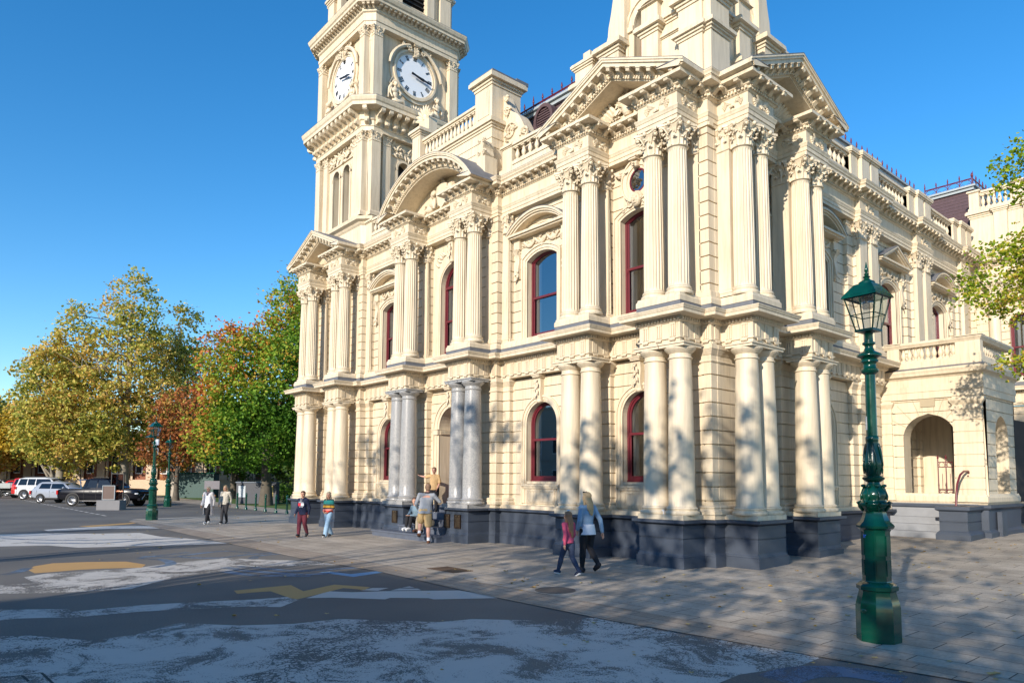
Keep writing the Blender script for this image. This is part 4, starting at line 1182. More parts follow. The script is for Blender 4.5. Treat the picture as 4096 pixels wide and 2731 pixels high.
for s0,s1 in ((PX0,-.02),(PX1-.75,PX1+.006)):
    q=MB(); q.sweep([(s0,PY0+.03),(s0,PY0-.06),(s1,PY0-.06),(s1,PY0+.03)],[(.06,1.28),(.06,1.42),(.03,1.47),(0,1.5)]+[q for k in range(7) for q in ((0,1.62+.335*k),(-.025,1.625+.335*k),(-.025,1.64+.335*k),(0,1.645+.335*k))]+[(0,3.95),(.02,3.97),(.02,4.0),(0,4.02),(0,4.1),(.06,4.2),(.08,4.24),(.08,4.30),(.0,4.31),(0,4.36)]); pw.merge(q)
pw.sweep(PR,[(.02,1.2),(.07,1.28),(.07,1.40),(.04,1.44),(.02,1.5),(.0,1.51)])
pw.sweep(PR,[(-.1,4.34),(.06,4.35),(.06,4.55),(.08,4.56),(.08,4.72),(.06,4.74),(.06,4.95),(.10,5.0),(.20,5.04),(.22,5.12),(.24,5.16),(.24,5.22),(-.3,5.24)])
pw.box(PX0,PX1-.02,PY0+.02,PY1,4.33,4.36)
# interior right pier and back wall window
pw.box(-.42,-.36,PY0,PY1,1.28,4.4); pw.box(PX0,PX1,PY1-.1,PY1,1.1,4.4)
pw.obj('porch',M['cream'],HALL); J.obj('voussoir_joints',simple('joint_tan',(.40,.33,.22),.7),HALL)  # thin tan strips mark the voussoir joints
t=MB(); t.sweep(PR,[(.235,5.222),(.05,5.30),(.03,5.42),(-.6,5.425)]); t.box(PX0,PX1,PY0,PY1,5.2,5.23); t.obj('balcony_flashing',M['lead'],HALL)
t=MB(); t.sweep(PR,[(.05,5.30),(.05,5.48),(-.25,5.481)]); t.sweep(PR,[(.02,5.95),(.05,6.0),(.08,6.04),(.08,6.10),(-.28,6.12),(-.28,5.95),(.02,5.95)])
pier(t,PX1-.62,PX1+.02,PY0-.02,PY0+.25,5.48,6.13,.1,.06); t.box(PX1-.5,PX1-.1,PY0-.035,PY0,5.6,5.9); pier(t,-.1,.25,PY0-.02,PY0+.25,5.48,6.13,.1,.06)
t.obj('balcony_parapet',M['cream'],HALL)
FPo=Matrix.Translation((0,PY0,0))
balustrade(FPo,.25,PX1-.62,.12,5.42,6.1,9,'balcony_balustrade'); balustrade(PB,PY0+.35,PY1-.3,.12,5.42,6.1,12,'balcony_balustrade')
# porch base, steps and cheek walls
b=MB(); b.sweep([(PX0,PY0),(PX1,PY0),(PX1,PY1)],[(.12,0),(.12,.42),(.08,.46),(.05,.5),(.05,1.05),(.1,1.08),(.14,1.12),(.14,1.2),(-.8,1.22)])
b.obj('porch_plinth',M['blue'],HALL)
for (x0,x1,y0,y1) in ((1.62,2.28,9.75,PY0-.1),):
    b=MB(); b.sweep([(x0,y1),(x0,y0),(x1,y0),(x1,y1)],[(.10,0),(.10,.40),(.06,.46),(.02,.5),(.02,.72),(.0,.73),(.0,.75),(.02,.76),(.02,1.03),(.08,1.06),(.10,1.08),(.10,1.17),(-.42,1.19)]); ch=b.obj('stair_cheek',M['blue'],HALL)
b=MB()
for k in range(4): b.box(-.3,1.58,9.95+.3*k,PY0+.2,.1,.43+.195*k)
b.box(-.2,PX1-.2,PY0-.1,PY1-.1,.9,1.22)
b.obj('steps',M['bluelight'],HALL)
b=MB(); b.box(2.5,2.62,11.6,12.1,.1,1.0); b.obj('plinth_block',M['blue'],HALL)
# window in the hall wall seen through the arch
window(Matrix.Translation((0,0,0)),(1.75,.38,1.45,3.2,.38),PY1-.25,2.4,curtain=False)
# porch gate and handrail (maroon iron)
g=MB()
gx=Matrix.Translation((1.35,PY0+1.0,0))
def bar(m,p,q,r=.014): m.tube([p,q],r,5)
for k in range(5):
    x=.95+k*.22; bar(g,(x,PY0+.8,1.25),(x,PY0+.8,2.55),.017); g.lathe(x,PY0+.8,[(.017,2.55),(.03,2.58),(.005,2.68)],6)
for z in (1.35,1.6,2.3,2.45): bar(g,(.95,PY0+.8,z),(1.83,PY0+.8,z),.012)
for k in range(4):
    for z in (1.47,2.37):
        c=(1.06+.22*k,PY0+.8,z); g.tube([(c[0]+.08*math.cos(a*PI/6),c[1],c[2]+.08*math.sin(a*PI/6)) for a in range(13)],.009,4)
    bar(g,(1.06+.22*k,PY0+.8,1.6),(1.06+.22*k,PY0+.8,2.1),.008); 
gate=g.obj('gate',M['maroon'],None,50); tag(gate,'maroon iron gate of spiked bars inside the arched side porch','gate')
g=MB(); pts=[(1.95,10.0,1.18),(1.95,10.06,1.5),(1.96,10.15,1.8),(1.98,10.35,2.05),(2.0,10.6,2.15),(2.02,10.9,2.16),(2.02,10.97,2.08),(2.0,10.94,2.0)]
g.tube(pts,.03,8); tag(g.obj('handrail',M['maroon'],None,50),'curved maroon handrail rising from the cheek wall beside the porch steps','handrail')
# red gate fence behind the porch
g=MB()
for k in range(26): x=2.75+k*.13; bar(g,(x,18.6,.25),(x,18.6,1.95),.018)
for z in (.45,1.8): bar(g,(2.7,18.6,z),(6.1,18.6,z),.018)
tag(g.obj('iron_fence',M['black'],None),'dark iron railing at the right edge past the porch','fence')
g=MB(); g.box(3.0,4.4,19.2,19.3,.3,1.8); tag(g.obj('red_hoarding',M['red']),'bright red panel standing behind the dark railing','panel')

# --- entrance steps
st=MB(); 
st.box(GP[0][1]-1.0,GP[1][0]+.45,-.52,0,0,.20); st.box(GP[0][1]-.02,GP[1][0]+.1,-.12,.6,.20,.40)
st.box(GP[0][1]-.03,GP[1][0]+.03,.25,.95,.40,.60); st.box(GP[0][1]-.03,GP[1][0]+.03,.55,1.25,.60,.80); st.box(GP[0][1]-.03,GP[1][0]+.03,.85,3.0,.80,1.02)
for (x0,x1,y0,z) in ((GP[0][1]-1.0,GP[1][0]+.45,-.52,.20),(GP[0][1]-.02,GP[1][0]+.1,-.12,.40)): st.box(x0-.03,x1+.03,y0-.03,y0+.1,z-.05,z+.002)
st.obj('entrance_steps',simple('dark_step',(.09,.105,.14),.6,var=.2,scale=5,bump=.2),HALL)
m=MB()
for p in (): pass
for (a,b) in GP: m.box(a-.0,b+.0,-.0,.9,1.013,1.124)
m.box(GP[0][0],GP[0][1],-.03,.02,1.014,1.125); m.box(GP[1][0],GP[1][1],-.03,.02,1.014,1.125)
m.split('granite_course',M['granite'],HALL)
# bronze plaques on the entrance pedestals
for cx_,w_ in ((GP[0][0]+.72,.30),(GP[1][0]+.20,.26),(GP[1][0]+.72,.30)):
    m=MB(); m.box(cx_-w_/2,cx_+w_/2,.02,.045,.42,.82); m.band([(cx_-w_/2+.01,.43),(cx_-w_/2+.01,.81),(cx_+w_/2-.01,.81),(cx_+w_/2-.01,.43)],[(cx_-w_/2,.42),(cx_-w_/2,.82),(cx_+w_/2,.82),(cx_+w_/2,.42)],.01,.03,closed=True)
    p=m.obj('plaque',M['bronze'],HALL)
    l=MB(); rd=random.Random(int(cx_*9))
    for k in range(9):
        z=.72-.03*k; hw_=w_*.4*(.55+.45*rd.random()); l.box(cx_-hw_,cx_+hw_,.015,.022,z-.005,z+.005)
    for q in (-.07,.07): l.ell((cx_+q,.02,.775),(.018,.008,.022),8,6)
    l.obj('plaque_lettering',simple('worn_brass',(.22,.16,.09),.4,metal=.7),p)
# ------------------------------------------------------------------ ground
PAINT={'white_far':[(-19.29, -10.21), (-19.01, -8.62), (-17.69, -7.17), (-17.39, -6.13), (-15.27, -6.01), (-14.12, -5.57), (-11.73, -5.1), (-11.9, -5.99), (-12.84, -8.65), (-14.01, -9.17), (-14.6, -10.55)],
'white_thin':[(-20.83, -8.38), (-21.63, -6.34), (-20.47, -3.88), (-18.26, -3.37), (-19.53, -5.49), (-20.0, -6.52), (-20.04, -8.36)],
'white_mid':[(-7.08, -10.48), (-7.44, -10.06), (-7.27, -8.66), (-7.81, -7.5), (-8.01, -6.5), (-6.02, -5.08), (-5.24, -5.01), (-5.41, -5.48), (-5.78, -6.19), (-5.84, -6.62), (-5.55, -8.07), (-4.86, -8.85), (-4.34, -9.32), (-4.59, -10.21), (-5.2, -11.23), (-6.19, -11.16), (-6.12, -10.43)],
'white_low':[(-3.57, -11.32), (-2.9, -10.44), (-2.64, -10.42), (-2.59, -9.54), (-2.4, -8.97), (-2.05, -8.11), (-1.95, -7.61), (-1.59, -7.62), (-1.18, -8.07), (-1.54, -8.45), (-1.89, -9.26), (-2.06, -9.7), (-2.15, -10.45), (-2.53, -11.05), (-2.54, -11.4)],
'white_cross':[(-1.67, -7.46), (-2.07, -6.88), (-1.74, -6.63), (-1.52, -6.19), (-0.8, -5.16), (-0.22, -5.08), (0.2, -5.14), (-0.34, -5.99), (-0.48, -5.99), (-0.88, -6.44), (-0.81, -6.57), (-1.47, -7.13)],
'white_s1':[(-1.84, -6.42), (-1.94, -6.14), (-1.77, -5.93), (-1.62, -6.23)],
'white_s2':[(-1.51, -6.05), (-1.61, -5.82), (-1.39, -5.59), (-1.22, -5.64)],
'white_s3':[(-1.66, -5.74), (-1.7, -5.56), (-1.52, -5.57)],
'white_big':[(-1.53, -11.57), (-1.23, -11.07), (-0.53, -10.61), (-0.5, -10.15), (-0.91, -9.53), (-0.28, -9.01), (0.07, -8.42), (0.15, -7.83), (0.74, -7.29), (1.15, -6.93), (1.26, -6.48), (1.86, -5.89), (2.25, -5.13), (2.46, -5.15), (5.21, -4.86), (5.24, -5.38), (5.02, -6.14), (5.07, -6.79), (5.21, -7.72), (2.48, -11.83)],
'orange_oval':[(-8.21, -10.28), (-8.88, -10.11), (-9.26, -9.73), (-9.08, -9.11), (-8.65, -8.44), (-7.79, -8.25), (-7.29, -8.45), (-7.59, -9.07), (-7.68, -9.51), (-7.61, -9.96), (-7.6, -10.25)],
'yellow_w':[(-3.1, -8.06), (-3.11, -7.08), (-2.34, -7.2), (-2.69, -6.47), (-2.04, -6.13), (-1.83, -6.35), (-2.23, -6.54), (-1.65, -7.61), (-1.8, -7.65), (-2.67, -7.62), (-2.75, -8.13)],
'yellow_far':[(-22.18, -7.1), (-23.35, -5.07), (-24.5, -4.05), (-22.45, -5.27), (-21.37, -6.82)],
'blue_chev':[(-4.37, -5.95), (-4.35, -5.74), (-3.75, -5.59), (-3.83, -4.83), (-3.57, -4.94), (-3.36, -5.74)]}
LINES=[[(-9.24, -8.05), (-9.54, -7.45), (-9.85, -6.78)],
[(-9.01, -7.31), (-9.64, -6.11), (-8.79, -5.62)],
[(-9.53, -7.9), (-8.86, -7.3), (-8.16, -6.66), (-8.42, -5.92), (-8.53, -5.18)],
[(-7.45, -6.1), (-8.01, -5.77), (-8.12, -5.16)],
[(-6.28, -7.13), (-5.3, -6.87), (-4.21, -6.29), (-4.26, -5.57)],
[(-6.34, -6.85), (-5.42, -6.51), (-4.75, -6.05), (-4.59, -4.99)],
[(-5.67, -7.34), (-4.71, -7.09), (-3.98, -6.3)],
[(-9.14, -8.09), (-8.47, -7.73), (-7.56, -7.82), (-7.18, -8.26)],
[(-17.41, -9.92), (-15.66, -8.63), (-14.79, -6.98), (-14.2, -5.67)],
[(-15.27, -9.52), (-13.97, -8.04), (-14.24, -6.75), (-14.36, -5.88)],
[(-12.69, -7.45), (-13.18, -6.78), (-13.33, -5.8), (-12.59, -5.3)],
[(-7.7, -10.78), (-7.95, -10.52), (-8.59, -10.24)],
[(5.34, -6.06), (5.36, -5.65), (5.5, -5.39), (5.71, -5.23), (6.12, -5.17)],
[(6.55, -4.57), (6.57, -4.26), (6.78, -4.23)]]
def gsurf(name,mat,poly,z,step=None):
    m=MB(); m.face(*[(x,y,z+gz(x,y)) for x,y in poly]); return tag(m.obj(name,mat),kind='structure')
def asphalt():
    m,N,L,b=newmat('asphalt'); b.inputs['Roughness'].default_value=.85
    tc=N.new('ShaderNodeTexCoord')
    n1=N.new('ShaderNodeTexNoise'); n1.inputs['Scale'].default_value=55; n1.inputs['Detail'].default_value=4; n1.inputs['Roughness'].default_value=.8; L.new(tc.outputs['Object'],n1.inputs['Vector'])
    n2=N.new('ShaderNodeTexNoise'); n2.inputs['Scale'].default_value=.35; n2.inputs['Detail'].default_value=8; L.new(tc.outputs['Object'],n2.inputs['Vector'])
    cr=N.new('ShaderNodeValToRGB'); e=cr.color_ramp.elements; e[0].position=.3; e[0].color=(.065,.063,.062,1); e[1].position=.72; e[1].color=(.24,.22,.19,1); L.new(n1.outputs['Fac'],cr.inputs['Fac'])
    mx=N.new('ShaderNodeMix'); mx.data_type='RGBA'; mx.blend_type='MULTIPLY'; mx.inputs['Factor'].default_value=1
    c2=N.new('ShaderNodeValToRGB'); e=c2.color_ramp.elements; e[0].position=.35; e[0].color=(.72,.72,.74,1); e[1].position=.65; e[1].color=(1.1,1.08,1.05,1); L.new(n2.outputs['Fac'],c2.inputs['Fac'])
    L.new(cr.outputs['Color'],mx.inputs['A']); L.new(c2.outputs['Color'],mx.inputs['B']); L.new(mx.outputs['Result'],b.inputs['Base Color'])
    bp=N.new('ShaderNodeBump'); bp.inputs['Strength'].default_value=.5; bp.inputs['Distance'].default_value=.006; L.new(n1.outputs['Fac'],bp.inputs['Height']); L.new(bp.outputs['Normal'],b.inputs['Normal'])
    return m
def pavers(name,w,h,rot,c1,c2,off=.5,mort=.0065):
    m,N,L,b=newmat(name); b.inputs['Roughness'].default_value=.75
    tc=N.new('ShaderNodeTexCoord'); mp=N.new('ShaderNodeMapping'); mp.inputs['Rotation'].default_value=(0,0,rot); L.new(tc.outputs['Object'],mp.inputs['Vector'])
    br=N.new('ShaderNodeTexBrick'); br.offset=off; br.inputs['Scale'].default_value=1; br.inputs['Brick Width'].default_value=w; br.inputs['Row Height'].default_value=h; br.inputs['Mortar Size'].default_value=mort; br.inputs['Mortar Smooth'].default_value=.1
    br.inputs['Color1'].default_value=rgb(c1); br.inputs['Color2'].default_value=rgb(c2); br.inputs['Mortar'].default_value=(.035,.032,.03,1); br.inputs['Bias'].default_value=-.2; L.new(mp.outputs['Vector'],br.inputs['Vector'])
    n1=N.new('ShaderNodeTexNoise'); n1.inputs['Scale'].default_value=1.1; n1.inputs['Detail'].default_value=8; n1.inputs['Roughness'].default_value=.65; L.new(tc.outputs['Object'],n1.inputs['Vector'])
    n2=N.new('ShaderNodeTexNoise'); n2.inputs['Scale'].default_value=30; n2.inputs['Detail'].default_value=4; L.new(tc.outputs['Object'],n2.inputs['Vector'])
    c3=N.new('ShaderNodeValToRGB'); e=c3.color_ramp.elements; e[0].position=.3; e[0].color=(.68,.66,.64,1); e[1].position=.68; e[1].color=(1.12,1.1,1.08,1); L.new(n1.outputs['Fac'],c3.inputs['Fac'])
    c4=N.new('ShaderNodeValToRGB'); e=c4.color_ramp.elements; e[0].position=.35; e[0].color=(.85,.85,.85,1); e[1].position=.65; e[1].color=(1.08,1.08,1.08,1); L.new(n2.outputs['Fac'],c4.inputs['Fac'])
    a=N.new('ShaderNodeMix'); a.data_type='RGBA'; a.blend_type='MULTIPLY'; a.inputs['Factor'].default_value=1; L.new(br.outputs['Color'],a.inputs['A']); L.new(c3.outputs['Color'],a.inputs['B'])
    a2=N.new('ShaderNodeMix'); a2.data_type='RGBA'; a2.blend_type='MULTIPLY'; a2.inputs['Factor'].default_value=1; L.new(a.outputs['Result'],a2.inputs['A']); L.new(c4.outputs['Color'],a2.inputs['B']); L.new(a2.outputs['Result'],b.inputs['Base Color'])
    bp=N.new('ShaderNodeBump'); bp.inputs['Strength'].default_value=.6; bp.inputs['Distance'].default_value=.004; bp.invert=True; L.new(br.outputs['Fac'],bp.inputs['Height']); L.new(bp.outputs['Normal'],b.inputs['Normal'])
    return m
ASPH=asphalt()
m=MB(); m.face((-600,-600,0),(600,-600,0),(600,600,0),(-600,600,0)); tag(m.obj('road',ASPH),kind='structure')
# front pavement: one sheet that follows the rise of the side street
m=MB(); xs=[-26.,-20,-14,-8,-3,-2.5,-2,-1.5,-1,-.5,0,.5,1,2,4,8,16,40]; ys=[-4.35,-2,0,1,1.5,2,3,4,6,8,10,12,20,40]
gi={}
for i,x in enumerate(xs):
    for j,y in enumerate(ys): gi[i,j]=m.vt(x,y,.012+gz(x,y))
for i in range(len(xs)-1):
    for j in range(len(ys)-1): m.f.append([gi[i,j],gi[i+1,j],gi[i+1,j+1],gi[i,j+1]])
PV=pavers('large_pavers',.9,.45,0,(.45,.395,.325),(.37,.325,.265))
tag(m.obj('pavement',PV),kind='structure')
gsurf('pavement_border',pavers('border_pavers',.6,.22,0,(.38,.315,.25),(.31,.255,.20),.33,.005),[(-24.2,-4.95),(-11.8,-5.2),(-6.9,-5.2),(-3.9,-5.0),(.3,-5.16),(2.4,-5.15),(5.2,-4.9),(8,-4.6),(16,-4.6),(40,-4.6),(40,-4.35),(-25,-4.35)],.010)
gsurf('side_pavement',pavers('far_pavers',.6,.6,0,(.30,.28,.25),(.25,.235,.21)),[(-27.2,3.2),(-26,-4.35),(-24.2,-4.95),(-24.2,-4.35),(-25.8,3.6),(-26,12),(-27.5,12)],.008)
gsurf('far_pavement',PV,[(-70,4.2),(-27.2,3.1),(-27.2,5.0),(-70,9.2)],.006)
gm=simple('lawn',(.07,.13,.02),.9,var=.5,scale=3,bump=.6)
gsurf('lawn',gm,[(-90,9.0),(-27.2,4.8),(-20,12),(-20,60),(-110,60)],.01)
gsurf('path',simple('gravel_path',(.25,.23,.2),.9,var=.2),[(-60,12.2),(-27,8.0),(-27,9.2),(-60,13.6)],.014)
# --- painted road art, worn by traffic
def worn(name,col,th=.47,cob=False,soft=.05):
    m,N,L,b=newmat(name); b.inputs['Roughness'].default_value=.8
    out=N['Material Output']; tc=N.new('ShaderNodeTexCoord')
    n1=N.new('ShaderNodeTexNoise'); n1.inputs['Scale'].default_value=1.3; n1.inputs['Detail'].default_value=12; n1.inputs['Roughness'].default_value=.78; n1.inputs['Distortion'].default_value=.6; L.new(tc.outputs['Object'],n1.inputs['Vector'])
    n2=N.new('ShaderNodeTexNoise'); n2.inputs['Scale'].default_value=60; n2.inputs['Detail'].default_value=3; L.new(tc.outputs['Object'],n2.inputs['Vector'])
    ad=N.new('ShaderNodeMath'); ad.operation='MULTIPLY_ADD'; ad.inputs[1].default_value=.38; L.new(n2.outputs['Fac'],ad.inputs[0]); L.new(n1.outputs['Fac'],ad.inputs[2])
    src=ad
    if cob:
        vo=N.new('ShaderNodeTexVoronoi'); vo.feature='DISTANCE_TO_EDGE'; vo.inputs['Scale'].default_value=14; L.new(tc.outputs['Object'],vo.inputs['Vector'])
        n3=N.new('ShaderNodeTexNoise'); n3.inputs['Scale'].default_value=.5; L.new(tc.outputs['Object'],n3.inputs['Vector'])
        g=N.new('ShaderNodeMapRange'); g.inputs['From Min'].default_value=.0; g.inputs['From Max'].default_value=.12; g.inputs['To Min'].default_value=-.16; g.inputs['To Max'].default_value=0; L.new(vo.outputs['Distance'],g.inputs['Value'])
        k=N.new('ShaderNodeMapRange'); k.inputs['From Min'].default_value=.5; k.inputs['From Max'].default_value=.6; L.new(n3.outputs['Fac'],k.inputs['Value'])
        mu=N.new('ShaderNodeMath'); mu.operation='MULTIPLY_ADD'; L.new(g.outputs['Result'],mu.inputs[0]); L.new(k.outputs['Result'],mu.inputs[1]); L.new(ad.outputs[0],mu.inputs[2]); src=mu
    cr=N.new('ShaderNodeMapRange'); cr.inputs['From Min'].default_value=th+.19; cr.inputs['From Max'].default_value=th+.19+soft; L.new(src.outputs[0],cr.inputs['Value'])
    n4=N.new('ShaderNodeMix'); n4.data_type='RGBA'; n4.inputs['A'].default_value=rgb([c*.8 for c in col]); n4.inputs['B'].default_value=rgb(col); L.new(n1.outputs['Fac'],n4.inputs['Factor']); L.new(n4.outputs['Result'],b.inputs['Base Color'])
    tr=N.new('ShaderNodeBsdfTransparent'); mx=N.new('ShaderNodeMixShader'); L.new(cr.outputs['Result'],mx.inputs['Fac']); L.new(tr.outputs['BSDF'],mx.inputs[1]); L.new(b.outputs['BSDF'],mx.inputs[2]); L.new(mx.outputs['Shader'],out.inputs['Surface'])
    return m
WP=worn('white_road_paint',(.62,.585,.53),.36); WP2=worn('white_road_paint_worn',(.56,.525,.475),.435,True); WP3=worn('white_road_paint_fresh',(.56,.525,.475),.2)
OR=worn('ochre_road_paint',(.55,.32,.11),.27); BLU=worn('blue_road_paint',(.13,.19,.27),.385,soft=.15); LB=worn('light_blue_road_paint',(.20,.38,.56),.22)
pm={'white_far':WP,'white_thin':WP,'white_mid':WP2,'white_low':WP2,'white_cross':WP3,'white_s1':WP3,'white_s2':WP3,'white_s3':WP3,'white_big':WP2,'orange_oval':OR,'yellow_w':OR,'yellow_far':OR,'blue_chev':LB}
zz=.0012
for k,v in PAINT.items():
    zz+=.00008; gsurf('road_paint',pm[k],v,zz)
for k,v in enumerate(LINES):
    m=MB(); vv=[Vector((a,b,0)) for a,b in v]; zz+=.00008
    for i in range(len(vv)-1):       # smooth the painted ribbons
        pass
    pts=[]
    for i in range(len(vv)-1):
        p0=vv[max(0,i-1)];p1=vv[i];p2=vv[i+1];p3=vv[min(len(vv)-1,i+2)]
        for j in range(8):
            t=j/8; pts.append(.5*((2*p1)+(p2-p0)*t+(2*p0-5*p1+4*p2-p3)*t*t+(3*p1-p0-3*p2+p3)*t**3))
    pts.append(vv[-1]); w=.11 if k<12 else .2
    L_=[];R_=[]
    for i,p in enumerate(pts):
        d=(pts[min(i+1,len(pts)-1)]-pts[max(0,i-1)]).normalized(); n=Vector((-d.y,d.x,0))*w
        L_.append(p+n);R_.append(p-n)
    for i in range(len(pts)-1): m.face(*[(q.x,q.y,zz) for q in (L_[i],L_[i+1],R_[i+1],R_[i])])
    tag(m.obj('road_paint',BLU),kind='structure')
m=MB()
for k in range(22): m.box(-60+k*1.4,-59.1+k*1.4,-4.76,-4.66,.001,.003)
tag(m.obj('road_marking',WP),kind='structure')
m=MB()
for (a,b,c_,d_) in ((.69,-11.6,.73,-11.21),(.73,-11.21,1.3,-11.18),(.74,-11.36,1.0,-11.34)):
    L_=math.hypot(c_-a,d_-b); nx,ny=-(d_-b)/L_*.012,(c_-a)/L_*.012; m.face((a+nx,b+ny,.0034),(a-nx,b-ny,.0034),(c_-nx,d_-ny,.0034),(c_+nx,d_+ny,.0034))
tag(m.obj('road_marking',simple('black_line',(.01,.01,.01),.7)),kind='structure')
# drain grate and manhole
m=MB()
for k in range(14): m.box(-3.45+k*.065,-3.41+k*.065,-4.0,-3.5,.012,.022)
for k in range(9): m.box(-3.47,-2.55,-4.0+k*.058,-3.98+k*.058,.012,.021)
m.band([(-3.47,0),(-2.53,0)],[(-3.5,0),(-2.5,0)],0,.001) if 0 else None
tag(m.obj('drain_grate',simple('rust',(.12,.07,.04),.8)),'rusty square drain grate let into the pavement near the road edge','drain grate')
m=MB(); m.lathe(.25,-3.95,[(.34,.0125),(.34,.017),(.31,.0175),(.305,.0135),(.0,.0135)],36,cap=False); tag(m.obj('manhole_cover',simple('iron',(.08,.075,.07),.6)),'round iron manhole cover in the paving by the walking woman and girl','manhole cover')
# fallen leaves
m=MB(); rd=random.Random(3)
for k in range(520):
    if k<330: x,y=rd.uniform(-3,8),rd.uniform(-5,11)
    elif k<440: x,y=rd.uniform(-40,-14),rd.uniform(-2,4)
    else: x,y=rd.uniform(-20,8),rd.uniform(-9,-3)
    if y>-.6 and -21<x<1.3 : continue
    s=rd.uniform(.02,.05)*(1.5 if rd.random()<.1 else 1); a=rd.random()*6.3; z=.018+gz(x,y); tl=rd.uniform(0,.025)
    ring=[(x+s*r_*math.cos(a+t),y+s*r_*math.sin(a+t),z+tl*(.5+.5*math.sin(t*2))) for t,r_ in ((0,1.2),(.7,.6),(1.4,.95),(2.2,.5),(3.1,.8),(4.0,.5),(4.9,.95),(5.6,.6))]
    m.face(*ring)
def leafmat(name,cols,trans=.35,posw=None,rough=.6):
    """leaf colours: random per leaf, shifted by large soft patches"""
    m,N,L,b=newmat(name); b.inputs['Roughness'].default_value=rough; b.inputs['Specular IOR Level'].default_value=.3; out=N['Material Output']
    ge=N.new('ShaderNodeNewGeometry'); cr=N.new('ShaderNodeValToRGB'); cr.color_ramp.interpolation='LINEAR'; e=cr.color_ramp.elements
    while len(e)<len(cols): e.new(.5)
    for i,(p,c) in enumerate(cols): e[i].position=p; e[i].color=rgb(c)
    tc=N.new('ShaderNodeTexCoord'); no=N.new('ShaderNodeTexNoise'); no.inputs['Scale'].default_value=.28; no.inputs['Detail'].default_value=2; L.new(tc.outputs['Object'],no.inputs['Vector'])
    a=N.new('ShaderNodeMath'); a.operation='MULTIPLY_ADD'; a.inputs[1].default_value=.62; L.new(ge.outputs['Random Per Island'],a.inputs[0])
    s=N.new('ShaderNodeMapRange'); s.inputs['From Min'].default_value=.3; s.inputs['From Max'].default_value=.7; s.inputs['To Min'].default_value=-.12; s.inputs['To Max'].default_value=.5; L.new(no.outputs['Fac'],s.inputs['Value']); L.new(s.outputs['Result'],a.inputs[2])
    last=a
    if posw:   # autumn colour runs from one side of this crown to the other
        sp=N.new('ShaderNodeSeparateXYZ'); L.new(tc.outputs['Object'],sp.inputs['Vector'])
        v=N.new('ShaderNodeVectorMath'); v.operation='DOT_PRODUCT'; v.inputs[1].default_value=posw[:3]; L.new(tc.outputs['Object'],v.inputs[0])
        a2=N.new('ShaderNodeMath'); a2.operation='ADD'; a2.inputs[1].default_value=posw[3]; L.new(v.outputs['Value'],a2.inputs[0])
        a3=N.new('ShaderNodeMath'); a3.operation='ADD'; a3.use_clamp=True; L.new(a2.outputs[0],a3.inputs[0]); L.new(a.outputs[0],a3.inputs[1]); last=a3
    L.new(last.outputs[0],cr.inputs['Fac']); L.new(cr.outputs['Color'],b.inputs['Base Color'])
    tr=N.new('ShaderNodeBsdfTranslucent'); L.new(cr.outputs['Color'],tr.inputs['Color']); mx=N.new('ShaderNodeMixShader'); mx.inputs['Fac'].default_value=trans
    L.new(b.outputs['BSDF'],mx.inputs[1]); L.new(tr.outputs['BSDF'],mx.inputs[2]); L.new(mx.outputs['Shader'],out.inputs['Surface'])
    return m
tag(m.obj('fallen_leaves',leafmat('fallen_leaf',[(0,(.30,.17,.06)),(.4,(.45,.30,.10)),(.8,(.5,.42,.2)),(1,(.2,.1,.04))],.1)),kind='stuff')
